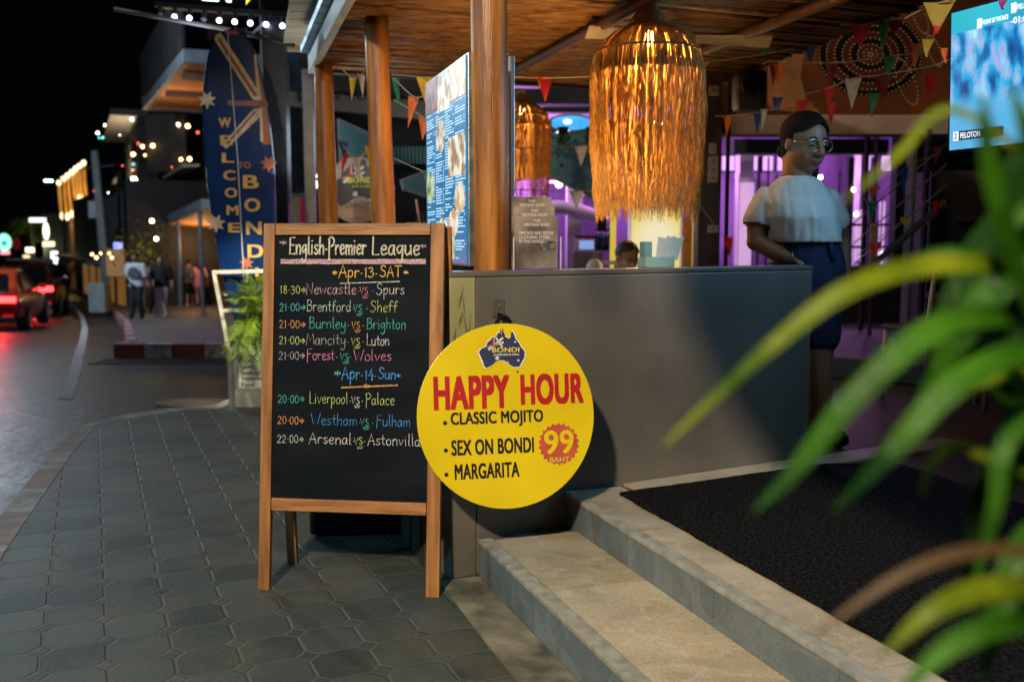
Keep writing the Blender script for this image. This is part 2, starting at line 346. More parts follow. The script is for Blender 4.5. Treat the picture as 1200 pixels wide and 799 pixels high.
mh = tag(MB().prism(circ(0, 0, .34, 40, .22), 0, .012).build('manhole_cover', M('rusty_iron', (.15, .09, .05), .7, .4, 12, .5)), 'oval rusty brown iron cover in the asphalt beside the pavement corner', 'manhole cover')
mh.location = Gs(222, 8.7) + V((0, 0, -.108))
# ------------------------------------------------------------------ entrance steps and landing
SD = V((.332, -.943, 0)).normalized(); SN = V((.943, .332, 0)).normalized()
LC, UC = V((-.126, 3.735, 0)), V((.215, 3.965, 0)); ZS, ZL = .150, .280
def tiles(mb, p, along, acr, wid, n, ln_, z0, z1, gap=.0035):
    for k in range(n):
        a = p + along * (k * ln_ + gap); b = p + along * ((k + 1) * ln_ - gap)
        mb.slab([V((*(q.xy), z0)) for q in (a, b, b + acr * wid, a + acr * wid)], z1 - z0)
st = MB(); tw = (UC - LC).dot(SN); base_p = LC + SD * -.05
st.slab([V((*(q.xy), 0)) for q in (LC + SN * .012, LC + SD * 5 + SN * .012, UC + SD * 5, UC)], ZS - .012)
structure('lower_step', st, slate)
off = (UC - LC) - SN * tw
t1 = MB(); tiles(t1, LC + SN * .055 + SD * .02, SD, SN, tw - .057, 7, .60, ZS - .012, ZS); structure('lower_tread', t1, beige)
t2 = MB(); tiles(t2, LC - SN * .004, SD, SN, .055, 1, 4.9, ZS - .016, ZS + .003); structure('lower_nosing', t2, nosing_m, bevel=.004)
r1 = MB()
for k in range(9):
    a = LC + SD * (k * .6 + .002); b = LC + SD * ((k + 1) * .6 - .002); r1.slab([V((*(q.xy), 0)) for q in (a, b, b + SN * .011, a + SN * .011)], ZS - .017)
structure('lower_riser', r1, slate)
ld = MB(); ld.slab([V((*(q.xy), -.05)) for q in (UC + SN * .012, UC + SD * 5 + SN * .012, V((7, -1.2, 0)), V((7, 16, 0)), V((-2.2, 9.6, 0)), V((-.35, 3.85, 0)))], ZL + .05 - .012)
structure('bar_floor', ld, M('dark_floor', (.05, .040, .033), .45, .3, 3, .1))
t3 = MB(); tiles(t3, UC + SN * .045 + SD * .0, SD, SN, .205, 8, .60, ZL - .012, ZL)
CD = V((.873, .488, 0)).normalized(); CN = V((.488, -.873, 0)).normalized() # along the counter, out of its face
C0 = V((-.232, 3.712, 0))
p0 = V((.47, 4.10, 0))
for k in range(4):
    a = C0 + CD * (.80 + k * .5) + CN * .006; b = C0 + CD * (1.297 + k * .5) + CN * .006
    t3.slab([V((*(q.xy), ZL - .012)) for q in (a + CN * .16, b + CN * .16, b, a)], .0115)
structure('landing_tiles', t3, beige)
t4 = MB(); tiles(t4, UC - SN * .004, SD, SN, .046, 1, 4.9, ZL - .016, ZL + .003); structure('landing_nosing', t4, nosing_m, bevel=.004)
r2 = MB()
for k in range(9):
    a = UC + SD * (k * .58 + .002); b = UC + SD * ((k + 1) * .58 - .002); r2.slab([V((*(q.xy), ZS - .01)) for q in (a, b, b + SN * .011, a + SN * .011)], ZL - ZS - .007)
structure('landing_riser', r2, slate)
cs = MB(); cs.slab([V((*(q.xy), -.05)) for q in (LC + SN * -.16 + SD * .0, LC + SD * .6 - SN * .17, LC + SD * 4 - SN * .19, LC + SD * 4 - SN * .003, LC - SN * .003)], .056)
structure('concrete_strip', cs, concrete)
mat_o = MB(); MC = UC + SN * .235 + SD * -.02
q = [V((.432, 3.905, 0)), V((1.10, 1.95, 0)), V((2.35, 2.4, 0)), V((1.75, 4.42, 0)), V((1.42, 4.42, 0))]
ms = []
for a, b in zip(q, q[1:] + q[:1]):
    for k in range(40):
        p = a.lerp(b, k / 40); ms.append((p.x + random.uniform(-.004, .004), p.y + random.uniform(-.004, .004), ZL + .001))
mo = tag(mat_o.slab(ms, .012).build('door_mat', M('black_loop_mat', (.060, .058, .058), .95, .6, 85, 1.6, spec=.1, col2=(.004, .004, .005), contrast=(.44, .66), detail=10)), 'large black loop pile mat lying on the bar landing', 'mat')
# ------------------------------------------------------------------ bar counter
ctr = thing('bar_counter', 'long grey polished plaster bar counter with plain flat front', 'bar counter', C0 + V((0, 0, 0)))
ctr.rotation_euler = (0, 0, math.atan2(CD.y, CD.x))
CL = 1.86; CT = 1.178
MB().box((.11 + (CL - .11) / 2, .06, CT / 2 - .011), (CL - .11, .12, CT - .022)).build('front_wall', plaster, ctr, bevel=.006)
MB().box((CL / 2, .062, CT - .010), (CL + .004, .128, .020)).build('top_edge', M('plaster_cap', (.16, .138, .112), .35, .1, 4, .06), ctr, bevel=.004)
MB().box((CL - .1, .4, CT / 2 - .012), (.2, .55, CT - .026)).build('end_wall', plaster, ctr, bevel=.006)
gpan = M('pale_printed_panel', (.40, .37, .18), .22, .3, 3, 0, col2=(.26, .25, .13), stretch=(1, 1, 1), detail=2)  # the leaf marks on this panel are painted shade, not a print
MB().box((.0535, .056, .19), (.107, .11, .38)).build('corner_base', plaster, ctr, bevel=.004)  # shaded foot of the corner panel, made in the darker plaster
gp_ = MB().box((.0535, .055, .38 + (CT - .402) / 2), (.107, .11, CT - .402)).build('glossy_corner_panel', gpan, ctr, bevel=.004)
lp_ = MB(); zz = -.0006  # olive slivers: palm frond shade put onto the panel as shapes
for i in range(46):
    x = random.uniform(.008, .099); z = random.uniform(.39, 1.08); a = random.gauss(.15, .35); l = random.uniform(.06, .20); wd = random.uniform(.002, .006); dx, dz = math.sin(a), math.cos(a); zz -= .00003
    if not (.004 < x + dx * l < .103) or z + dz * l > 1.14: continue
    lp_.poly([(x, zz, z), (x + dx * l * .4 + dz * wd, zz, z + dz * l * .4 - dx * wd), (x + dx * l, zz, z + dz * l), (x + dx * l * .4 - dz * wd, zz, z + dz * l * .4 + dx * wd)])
lp_.build('leaf_print', M('olive_leaf_print', (.10, .11, .035), .4, .4, 9, 0), gp_)  # slivers stand for palm frond shade on the panel
hk = thing('wall_hook', 'small metal hook plate with black ring screwed to the counter front', 'hook', C0 + CD * .205 + CN * .002 + V((0, 0, 1.0)), math.atan2(CD.y, CD.x))
MB().box((0, 0, .035), (.05, .006, .07)).build('plate', M('dull_plate', (.20, .175, .15), .4, .2, 20, .1, metal=.5), hk, bevel=.003)
MB().ball((0, -.006, .045), (.005, .004, .005), seg=8, rings=6).build('screw', steel, hk)
b_ = MB(); b_.tube([(.036 * math.cos(R(a)), -.04, -.045 + .05 * math.sin(R(a))) for a in range(0, 181, 15)], .008); b_.tube([(0, -.002, .012), (0, -.04, .006)], .008); b_.build('hook_ring', blackm, hk, smooth=True)
# ------------------------------------------------------------------ wooden posts
wood_or = M('varnished_log', (.56, .215, .030), .40, .35, 3.0, .3, stretch=(7, 7, .55), col2=(.17, .050, .010), detail=9)
ROOF_Z = 2.58
def post(x, y, z0, r, label, lean=0):
    o = thing('wooden_post', label, 'post', (x, y, z0), 0, 'round log posts carrying the thatched roof')
    b = MB(); n = 14; pts = []; rr = []
    for i in range(n + 1):
        t = i / n; pts.append((lean * t + .006 * math.sin(t * 5 + x * 9), .005 * math.cos(t * 4 + x), t * (ROOF_Z - z0))); rr.append(r * (1.03 - .05 * t + .02 * math.sin(t * 11 + x * 5)))
    b.tube(pts, rr, 20); b.build('log', wood_or, o, smooth=True)
post(-.088, 4.13, ZL, .074, 'thick orange log post standing right behind the counter corner', -.004)
post(-.745, 5.9, .0, .070, 'middle orange log post behind the top of the chalkboard', -.03)
post(-1.335, 7.4, .0, .070, 'farthest log post under the corner of the reed roof', -.03)
# ------------------------------------------------------------------ reed roof
rf = thing('reed_roof', 'flat bar roof lined underneath with orange lit reeds and log rafters', 'roof', (0, 0, ROOF_Z))
U = V((.930, .368, 0)).normalized(); L0, R0 = V((-1.465, 7.6, 0)), V((1.60, 8.81, 0)); LDn, RDn = V((.277, -.961, 0)), V((.20, -.98, 0))
reed = M('reed', (.44, .22, .06), .55, .5, 4, .3, stretch=(.8, 6, 6), col2=(.13, .058, .018), detail=8)
b = MB(); s = 0
while s < 5.4:
    a = L0 + LDn * s * 1.0; c = R0 + RDn * (s + .0) * 1.02; jz = random.uniform(-.012, .012); rad = random.uniform(.010, .019)
    seg = random.choice([2, 3, 4]); pts = []
    for k in range(seg + 1):
        p = a.lerp(c, k / seg); pts.append((p.x, p.y + random.uniform(-.012, .012), jz + random.uniform(-.008, .008)))
    b.tube(pts, [rad * random.uniform(.8, 1.15) for _ in pts], 6); s += rad * 1.75
b.build('reed_ceiling', reed, rf, smooth=True)
top = [L0 + LDn * -.05, R0 + V((.05, .05, 0)), R0 + RDn * 5.5, L0 + LDn * 4.4]
MB().slab([(p.x, p.y, .03) for p in top], .07).build('roof_deck', M('old_plywood', (.10, .08, .06), .8, .3, 5, .2), rf)
lg = M('rafter_log', (.20, .10, .035), .6, .3, 4, .2, stretch=(4, .6, 4), col2=(.11, .045, .014))
for s0, s1, t0, t1 in ((.42, .44, .3, 4.8), (.70, .72, .05, 5.0)):
    a = L0.lerp(R0, s0) + LDn * t0; c = L0.lerp(R0, s1) + LDn * t1
    MB().tube([(a.x, a.y, -.055), ((a.x + c.x) / 2 + .02, (a.y + c.y) / 2, -.06), (c.x, c.y, -.055)], [.03, .034, .032], 12).build('rafter', lg, rf, smooth=True)
a, c = L0 + LDn * -.12 + V((-.02, 0, 0)), L0 + LDn * 4.4 + V((-.02, 0, 0))
MB().bar((a.x, a.y, .035), (c.x, c.y, .035), .05, .14).build('fascia', M('weathered_grey_board', (.30, .31, .30), .55, .3, 5, .2, stretch=(5, .6, 5)), rf, bevel=.006)
a2, c2 = a + V((-.05, 0, 0)), c + V((-.05, 0, 0))
MB().bar((a2.x, a2.y, .14), (c2.x, c2.y, .14), .06, .05).build('gutter', M('blue_sheet_metal', (.10, .25, .40), .3, .2, 8, .05, metal=.5), rf)
a, c = L0 + V((0, .05, 0)), R0 + V((0, .05, 0))
MB().bar((a.x, a.y, .02), (c.x, c.y, .02), .07, .12).build('back_beam', M('dark_beam', (.03, .025, .022), .7, .3, 5, .1), rf)
# ------------------------------------------------------------------ chalkboard
GL = {}
def gl(ch, w, *st): GL[ch] = (w, [(s[0], [tuple(float(v) for v in p.split(',')) for p in s[1:].split()]) for s in st])
gl('A', 6, 'l0,-.5 3,9 5.6,0', 'l.8,3.2 5,3.4'); gl('B', 5.4, 'l.8,9 .6,0', 'c.2,8 2,9.2 4.2,8 3.6,5.6 1.2,4.8', 'c1.2,4.8 4,4.6 5,2.4 3.4,.2 .2,0')
gl('E', 5, 'l4.6,9 .6,8.8 .6,0 4.8,.2', 'l.6,4.8 3.8,4.9'); gl('F', 5, 'l5,9 .7,8.6 .5,-2', 'l.6,4.8 3.8,5'); gl('L', 4.6, 'l.6,9.6 .5,0 4.4,.2')
gl('M', 7, 'l0,0 1.2,9 3.5,3 5.8,9 7,0'); gl('N', 6, 'l.4,-.6 .6,9 5.2,0 5.4,9'); gl('P', 5, 'l.7,8.6 .6,-3', 'c0,8 2.4,9.3 4.8,7.6 3.6,4.8 .8,4.2')
gl('S', 5, 'c4.6,7.8 2.8,9.2 .8,7.8 1.6,5.4 4,4 4,1.4 2,-.2 0,1'); gl('T', 5.6, 'l0,8.8 5.6,9', 'l2.8,9 2.7,0'); gl('W', 8, 'l0,9 2.2,0 4,6.4 5.6,0 8,9')
gl('a', 4.4, 'c3.6,4.6 1.8,5 .3,3 .8,.4 2.6,.6 3.6,4.2', 'c3.7,5 3.5,1.4 4.3,0'); gl('c', 3.8, 'c3.6,4.4 1.8,5 .4,2.6 1.6,0 3.8,.8'); gl('d', 4.6, 'c3.7,4 1.8,5 .3,2.6 1.4,0 3.6,1.6', 'l3.8,9 3.7,0')
gl('e', 4.0, 'c.5,2.6 3.2,3 3.2,4.6 1.6,5 .3,2.8 1.4,0 3.8,.8'); gl('f', 3.4, 'c3.6,8 2.2,9 1.4,6.4 1.2,0', 'l0,4.8 3,5'); gl('g', 4.4, 'c3.6,4.4 1.8,5 .3,3 1.6,.8 3.6,3.6', 'c3.7,5 3.6,-2 1.8,-4 .2,-2.4')
gl('h', 4.4, 'l.5,9.4 .5,0', 'c.5,3 2.4,5 3.7,3.8 3.7,0'); gl('i', 2, 'l.8,5 .9,0', 'l.7,7 1,7.2'); gl('l', 2, 'l.7,9.6 .8,.4 1.7,0'); gl('m', 6.2, 'l.4,5 .5,0', 'c.5,3.4 2,5 3,3.8 3,0', 'c3,3.4 4.6,5 5.7,3.8 5.7,0')
gl('n', 4.4, 'l.4,5 .5,0', 'c.5,3 2.4,5 3.7,3.8 3.8,0'); gl('o', 4.2, 'c2,5 .4,3.6 .6,.8 2.4,0 3.8,2.2 3.2,4.6 2,5'); gl('p', 4.4, 'l.6,5 .5,-4', 'c.5,3.4 2.4,5.2 3.9,3 2.6,.2 .6,1'); gl('r', 3.4, 'l.4,5 .5,0', 'c.5,3 1.8,4.8 3.3,4.4')
gl('s', 3.6, 'c3.2,4.6 1.6,5 .6,3.8 2,2.6 3.2,1.4 1.8,0 .2,.8'); gl('t', 3.2, 'l1.4,8 1.4,.8 2.8,.2', 'l0,5 3,5.1'); gl('u', 4.4, 'c.4,5 .4,1 1.8,0 3.6,1.6', 'l3.7,5 3.8,0'); gl('v', 4, 'l.2,5 1.8,0 3.8,5'); gl('w', 5.6, 'l.2,5 1.4,0 2.8,4 4,0 5.4,5')
gl('y', 4.2, 'c.4,5 .6,1.8 2,1 3.6,3', 'c3.7,5 3.5,-2.4 1.6,-4 .2,-2.8')
gl('0', 4.2, 'c2,7 .4,5 .6,1.4 2.2,0 3.7,2 3.4,5.6 2,7'); gl('1', 2.6, 'l.4,5.4 1.5,7 1.5,0'); gl('2', 4.2, 'c.3,5.4 1.8,7 3.5,5.4 2.4,2.8 .2,.1', 'l.2,.1 3.9,.2'); gl('3', 4, 'c.3,6.2 2,7 3.2,5.4 1.6,3.8', 'c1.6,3.8 3.6,3.2 3.2,.8 1.4,-.2 .2,.8'); gl('4', 4.2, 'l2.4,7 .3,2.4 4,2.5', 'l3,4.4 2.9,-1'); gl('8', 4, 'c2,3.8 .6,5.4 2,7 3.4,5.6 2,3.8 .4,1.8 2,0 3.6,1.8 2,3.8')
gl(' ', 2.2); gl('.', 2.2, 'l.8,2.6 1.3,2.9'); gl(':', 2, 'l.8,3.2 1.2,3.5'); gl('>', 5.2, 'l.2,3.9 3.6,3.9', 'l.2,2.6 3.6,2.6', 'l2.6,5.4 4.8,3.2 2.6,1'); gl('-', 3, 'l0,3 3,3'); gl('*', 4.4, 'l.4,3 4,5', 'l2.2,1.6 2.2,6.4', 'l.4,5 4,3'); gl('_', 3.4, 'l.2,-1.6 3.2,-1.2', 'l.6,-2.8 2.8,-2.6')
def chalk_mat(n, c):
    m = bpy.data.materials.new('chalk_' + n); m.use_nodes = True; nt = m.node_tree; N = nt.nodes; L = nt.links; b = N['Principled BSDF']; b.inputs['Roughness'].default_value = .9
    tc = N.new('ShaderNodeTexCoord'); nz = N.new('ShaderNodeTexNoise'); nz.inputs['Scale'].default_value = 260; nz.inputs['Detail'].default_value = 2; L.new(tc.outputs['Object'], nz.inputs[0])
    rp = N.new('ShaderNodeValToRGB'); rp.color_ramp.elements[0].position = .36; rp.color_ramp.elements[1].position = .56
    rp.color_ramp.elements[0].color = (*[x * .28 + .006 for x in c], 1); rp.color_ramp.elements[1].color = (*c, 1)
    L.new(nz.outputs[0], rp.inputs[0]); L.new(rp.outputs[0], b.inputs['Base Color']); return m
CH = {n: chalk_mat(n, c) for n, c in dict(white=(.74, .68, .70), cream=(.66, .62, .50), pink=(.78, .25, .45), rose=(.66, .42, .50), yellow=(.80, .48, .10), lime=(.52, .62, .20), cyan=(.12, .52, .60), teal=(.08, .50, .42), orange=(.72, .33, .12), blue=(.06, .30, .72), grey=(.42, .40, .44), mint=(.50, .64, .50)).items()}
def ribbon(mb, pts, wd, z, dx=None):
    n = len(pts)
    if n < 2: return
    L_, R_ = [], []
    for i, p in enumerate(pts):
        a, c = pts[max(i - 1, 0)], pts[min(i + 1, n - 1)]; t = V((c[0] - a[0], c[1] - a[1])); t = t.normalized() if t.length > 1e-9 else V((1, 0)); s = V((-t.y, t.x)) * wd / 2 * random.uniform(.8, 1.15)
        e = V((t.x, t.y)) * (wd * .35) * (-1 if i == 0 else 1 if i == n - 1 else 0)
        L_.append(mb.b.verts.new((p[0] + s.x + e.x, p[1] + s.y + e.y, z))); R_.append(mb.b.verts.new((p[0] - s.x + e.x, p[1] - s.y + e.y, z)))
    for i in range(n - 1): mb.face([L_[i], R_[i], R_[i + 1], L_[i + 1]])
def chalk(mb, s, x0, x1, y, hgt, wd, z=.0012, wob=.25):
    tot = sum(GL[c][0] + .8 for c in s) - .8; k = (x1 - x0) / tot; ky = hgt / 9; x = x0; zz = z
    for c in s:
        wg, sts = GL[c]; jy = random.uniform(-wob, wob)
        for kind, pts in sts:
            q = [(x + px * k + random.uniform(-.16, .16) * k, y + (py + jy) * ky) for px, py in pts]
            if kind == 'c' and len(q) > 2: q = [(p.x, p.y) for p in crom([(a, b_, 0) for a, b_ in q], 5)]
            zz += .00003; ribbon(mb, q, wd, zz)
        x += (wg + .8) * k
wood_b = M('pine_board_wood', (.48, .205, .058), .5, .3, 3, .3, stretch=(9, .9, 9), col2=(.19, .072, .020), detail=9)
wood_b2 = M('pine_rail_wood', (.48, .205, .058), .5, .3, 3, .3, stretch=(.9, 9, 9), col2=(.19, .072, .020), detail=9)
BO = V((-.947, 3.598, 0)); BX = V((.683, -.085, 0)); BY = V((.02, .150, 1.357))
cb = framed('chalkboard_stand', 'wooden A frame chalkboard listing football fixtures in coloured chalk', 'chalkboard', BO, BX, BY)
BW, BH = .686, 1.366
MB().box((.0215, BH / 2, -.014), (.043, BH, .028)).build('front_leg', wood_b, cb, bevel=.003)
MB().box((BW - .025, BH / 2, -.014), (.050, BH, .028)).build('front_leg', wood_b, cb, bevel=.003)
MB().box((BW / 2 - .003, BH - .022, -.013), (BW - .097, .044, .027)).build('top_rail', wood_b2, cb, bevel=.003)
MB().box((BW / 2 - .003, .320, -.013), (BW - .097, .046, .027)).build('bottom_rail', wood_b2, cb, bevel=.003)
board_m = M('blackboard', (.0135, .018, .023), .7, .5, 2.0, .03, col2=(.0030, .0055, .010), stretch=(1, 2.6, 1), detail=12, spec=.10, contrast=(.42, .80))
MB().box((BW / 2 - .003, .834, -.017), (BW - .09, .99, .010)).build('board_panel', board_m, cb)
inv = cb.matrix_world.inverted()
for (fx, fy, tx, ty) in ((-.885, 3.91, -.882, 3.775), (-.240, 3.90, -.245, 3.715)):
    MB().bar(inv @ V((fx, fy, .0)), inv @ V((tx, ty, 1.345)), .040, .026).build('rear_leg', wood_b, cb, bevel=.003)
MB().bar(inv @ V((-.86, 3.80, 1.1)), inv @ V((-.25, 3.74, 1.1)), .02, .04).build('rear_rail', wood_b2, cb, bevel=.003)
for hx in (.12, BW - .12):
    MB().box((hx, BH + .001, -.03), (.05, .004, .05)).build('hinge', darkm, cb)
bx = lambda px: (px - 302.5) * .00320
def by(py, px=400): return (695.5 - (px - 400) * .002 - py) * .003165
rows = [('title', None)]
def line(name, items, wd=.0025):
    mb = MB(); ms = []
    for s, x0, x1, py, hh, c in items:
        if CH[c] not in ms: ms.append(CH[c])
        mb.mi = ms.index(CH[c]); chalk(mb, s, bx(x0), bx(x1), by(py), hh * .00312, wd, z=-.0105)
    for f in mb.b.faces: pass
    o = mb.build(name, ms, cb); return o
line('chalk_writing', [('*', 320, 330, 291, 11, 'rose'), ('*', 487, 496, 294, 9, 'rose')])
mb = MB(); chalk(mb, 'English.Premier', bx(333), bx(425), by(300), .062, .0064, z=-.0105, wob=.1); chalk(mb, 'League', bx(432), bx(488), by(300.5), .062, .0064, z=-.0105, wob=.1)
mb.build('chalk_title', CH['cream'], cb)
mb = MB()
for k in range(5): ribbon(mb, [(bx(323 + i * 8.6) , by(306.5 - i * .03 + k * 1.1 + random.uniform(-.4, .4))) for i in range(21)], .0040, -.0104 + k * .00003)
mb.build('chalk_underline', CH['rose'], cb)
line('chalk_writing', [('*', 385, 391, 325, 8, 'yellow'), ('Apr.13.', 393, 439, 327, 15, 'yellow'), ('SAT', 442, 467, 326, 13, 'yellow'), ('*', 469, 475, 324, 7, 'yellow')], .0038)
mb = MB(); ribbon(mb, [(bx(395 + i * 7), by(334 - i * .25)) for i in range(11)], .004, -.0104); mb.build('chalk_underline', CH['mint'], cb)
for y, t, tc, a, ax, ac, vx, vc, b, bxx, bc in (
    (346.5, '18:30>', 'lime', 'Newcastle', (354, 414), 'rose', 418, 'pink', 'Spurs', (438, 471), 'white'),
    (367, '21:00>', 'cyan', 'Brentford', (355, 408), 'mint', 411, 'cyan', 'Sheff', (431, 463), 'lime'),
    (387, '21:00>', 'orange', 'Burnley', (358, 402), 'teal', 409, 'orange', 'Brighton', (427, 473), 'teal'),
    (406, '21:00>', 'lime', 'Mancity', (355, 402), 'grey', 409, 'lime', 'Luton', (427, 454), 'white'),
    (424, '21:00>', 'grey', 'Forest', (356, 389), 'pink', 396, 'teal', 'Wolves', (412, 457), 'pink'),
    (475, '20:00>', 'teal', 'Liverpool', (360, 406), 'lime', 410, 'white', 'Palace', (427, 461), 'lime'),
    (500, '20:00>', 'orange', 'Westham', (362, 417), 'blue', 421, 'teal', 'Fulham', (440, 480), 'blue'),
    (522, '22:00>', 'mint', 'Arsenal', (360, 411), 'white', 414, 'lime', 'Astonvilla', (430, 492), 'white')):
    line('chalk_writing', [(t, 322, 354, y, 12, tc), (a, *ax, y, 13.2, ac), ('vs', vx, vx + 10, y, 15, vc), ('_', vx + 3, vx + 11, y, 14, vc), ('.', ax[1] + 1, ax[1] + 5, y, 12, vc), ('.', bxx[0] - 6, bxx[0] - 2, y, 12, vc), (b, *bxx, y, 13, bc)])
line('chalk_writing', [('*', 389, 397, 444, 10, 'teal'), ('Apr.14.', 398, 440, 446, 15, 'blue'), ('Sun', 442, 462, 445, 13, 'blue'), ('*', 463, 468, 444, 7, 'blue')], .0042)
mb = MB(); ribbon(mb, [(bx(398 + i * 6.6), by(456 - i * .4)) for i in range(11)], .0055, -.0104); chalk(mb, '*', bx(424), bx(431), by(458), .03, .004, -.0103); mb.build('chalk_underline', CH['orange'], cb)
# dark block standing on the ground behind the chalkboard
db = thing('speaker_box', 'black square box standing on the pavers behind the chalkboard legs', 'box', (-.62, 4.45, 0), R(4))
MB().box((0, 0, .16), (.56, .35, .30)).build('body', blackm, db, bevel=.012)
MB().box((0, 0, .318), (.60, .39, .014)).build('lid', M('dark_grey_edge', (.05, .055, .06), .5, .2, 8, .1), db, bevel=.004)
for x in (-.22, .22): MB().box((x, 0, .006), (.06, .3, .012)).build('foot', blackm, db)
# ------------------------------------------------------------------ round happy hour sign
SX = V((.98, .20, 0)); SC = P(594, 487, 3.575)
hs = framed('happy_hour_sign', 'round yellow happy hour sign hanging by string from the counter hook', 'sign', SC, SX, V((-.03, .14, .99)))
yel = M('yellow_sign_face', (.76, .57, .010), .30, .10, 2.2, .10); red = M('red_print', (.46, .012, .018), .4, .12, 9, 0); blk = M('black_print', (.012, .012, .012), .4, .1, 9, 0)
navy = M('navy_print', (.022, .03, .10), .45, .2, 30, 0); wht = M('white_print', (.72, .72, .68), .45, .1, 9, 0); ypr = M('yellow_print', (.70, .60, .12), .45, .1, 9, 0); badge = M('faded_red_print', (.52, .085, .045), .5, .2, 12, 0)
sx = lambda px: (px - 594) * .003130
sy = lambda py: (487 - py) * .003140
MB().prism(circ(0, 0, .328, 96, .336), -.006, 0).build('disc', yel, hs, bevel=.0015)
AUS = [(250, 460), (280, 430), (320, 415), (330, 380), (365, 350), (380, 330), (410, 335), (425, 300), (460, 285), (490, 295), (495, 330), (530, 350), (548, 330), (552, 285), (570, 290), (590, 350), (620, 390), (640, 430), (670, 465), (665, 520), (635, 570), (620, 600), (570, 605), (540, 590), (520, 570), (500, 555), (470, 540), (430, 540), (390, 560), (370, 580), (320, 605), (298, 595), (290, 560), (270, 510)]
def aus(parent, cx, cy, s, z, m_out, m_in, flag=True, name='map_emblem'):
    p = [((x - 460) * s + cx, -(y - 450) * s + cy) for x, y in AUS]
    g_ = flat(name, [((x - cx) * 1.07 + cx, (y - cy) * 1.07 + cy) for x, y in p], m_out, parent, z, .0008)
    mb = MB(); mb.prism(p, z + .0009, z + .0016); ms = [m_in, red, wht, ypr]; k = s
    def q(pts, mi, zz): mb.mi = mi; mb.poly([((x - 460) * k + cx, -(y - 450) * k + cy, z + zz) for x, y in pts])
    if flag:
        for pts in ([(380, 335), (395, 335), (392, 430), (374, 430)], [(330, 408), (480, 370), (480, 388), (330, 424)], [(330, 440), (470, 330), (480, 345), (345, 452)], [(420, 335), (475, 420), (460, 425), (405, 345)]): q(pts, 2, .0019)
        for pts in ([(378, 335), (390, 335), (387, 425), (376, 425)], [(330, 408), (430, 385), (430, 394), (330, 418)]): q(pts, 1, .0022)
    for cx_, cy_, r_ in ((415, 522, 26), (610, 545, 15), (585, 378, 13), (515, 560, 10)): q(star(cx_, cy_, r_, r_ * .45, 7), 2, .0019)
    mb.mi = 0; mb.prism([((x - 460) * s + cx, -(y - 450) * s + cy) for x, y in ((588, 640), (610, 640), (600, 664))], z + .0009, z + .0016)
    mb.build('map_shape', ms, g_); return g_
e = aus(hs, sx(590), sy(411), .00357 * .113 , .0005, wht, navy)
txt('name_lettering', 'BONDI', ypr, e, sx(578.5), sy(413.5), sx(611) - sx(578.5), .0175, .03, .0032)
txt('small_lettering', 'AUSSIE BAR & GRILL', wht, e, sx(580), sy(417.5), sx(611) - sx(580), .008, .02, .0032)
txt('headline_lettering', 'HAPPY', red, hs, sx(509), sy(478), sx(598) - sx(509), .121, .050, .001)
txt('headline_lettering', 'HOUR', red, hs, sx(611), sy(475.5), sx(687) - sx(611), .113, .050, .001)
for s, x0, x1, y0, y1 in (('CLASSIC MOJITO', 528, 637, 499.5, 482), ('SEX ON BONDI', 528, 625, 530.5, 513.5), ('MARGARITA', 531, 607, 558, 541)):
    txt('menu_lettering', s, blk, hs, sx(x0), sy(y0), sx(x1) - sx(x0), (y0 - y1) * .0033, .036, .001)
    flat('bullet', circ(sx(521.5), sy((y0 + y1) / 2 + 2), .0075, 16), blk, hs, .0004, .0008)
bd = flat('price_badge', star(sx(655), sy(522), .078, .069, 22), badge, hs, .0004, .0012)
txt('price_lettering', '99', yel, bd, sx(637.5), sy(533.5), sx(673) - sx(637.5), .086, .022, .0022)
txt('price_lettering', 'BAHT', ypr, bd, sx(643.5), sy(543), sx(667.5) - sx(643.5), .0185, .012, .0022)
b = MB(); hinv = hs.matrix_world.inverted(); hkp = hinv @ (C0 + CD * .205 + CN * .04 + V((0, 0, .965)))
b.tube(crom([(sx(589.5), sy(393), .003), (sx(588), sy(386), .008), hkp + V((-.004, 0, .004)), hkp + V((.004, .004, -.004)), (sx(591), sy(386), .006), (sx(590.5), sy(394), .003)], 5), .0022, 6)
b.build('string', M('yellow_string', (.55, .50, .20), .8, .2, 30, 0), hs, smooth=True)
# ------------------------------------------------------------------ lit menu board
mbd = framed('menu_board', 'tall backlit blue menu board facing the street behind the log post', 'menu board', (-.412, 4.905, 1.186), (.2345, -.806, 0), (0, 0, 1))
MW, MH = .838, .862
MB().box((MW / 2, MH / 2, -.03), (MW, MH, .06)).build('case', steel, mbd, bevel=.004)
MB().box((MW / 2, MH / 2, .003), (MW - .02, MH - .02, .006)).build('lit_panel', M('menu_blue_panel', (.01, .09, .20), .3, .1, 3, 0, emit=(.004, .115, .25), es=1.3), mbd)
mw = E('menu_white_text', (.55, .80, .95), .95); t = MB()
for c in range(4):
    x0 = .035 + c * .2; 
    for r in range(66):
        y = .03 + r * .0122; ln_ = random.choice([.05, .1, .13, .15, 0, .12])
        if y > .70 or ln_ == 0: continue
        t.mi = 0; x = x0
        while x < x0 + ln_:
            w_ = random.uniform(.012, .04); t.poly([(x, y, .0072), (x + w_, y, .0072), (x + w_, y + .0058, .0072), (x, y + .0058, .0072)]); x += w_ + .006
        if random.random() < .5: t.poly([(x0 + .155, y, .0072), (x0 + .172, y, .0072), (x0 + .172, y + .0058, .0072), (x0 + .155, y + .0058, .0072)])
t.build('menu_text', mw, mbd)
def food(name, c1, c2): return M(name, c1, .4, 0, 22, 0, emit=None, col2=c2)
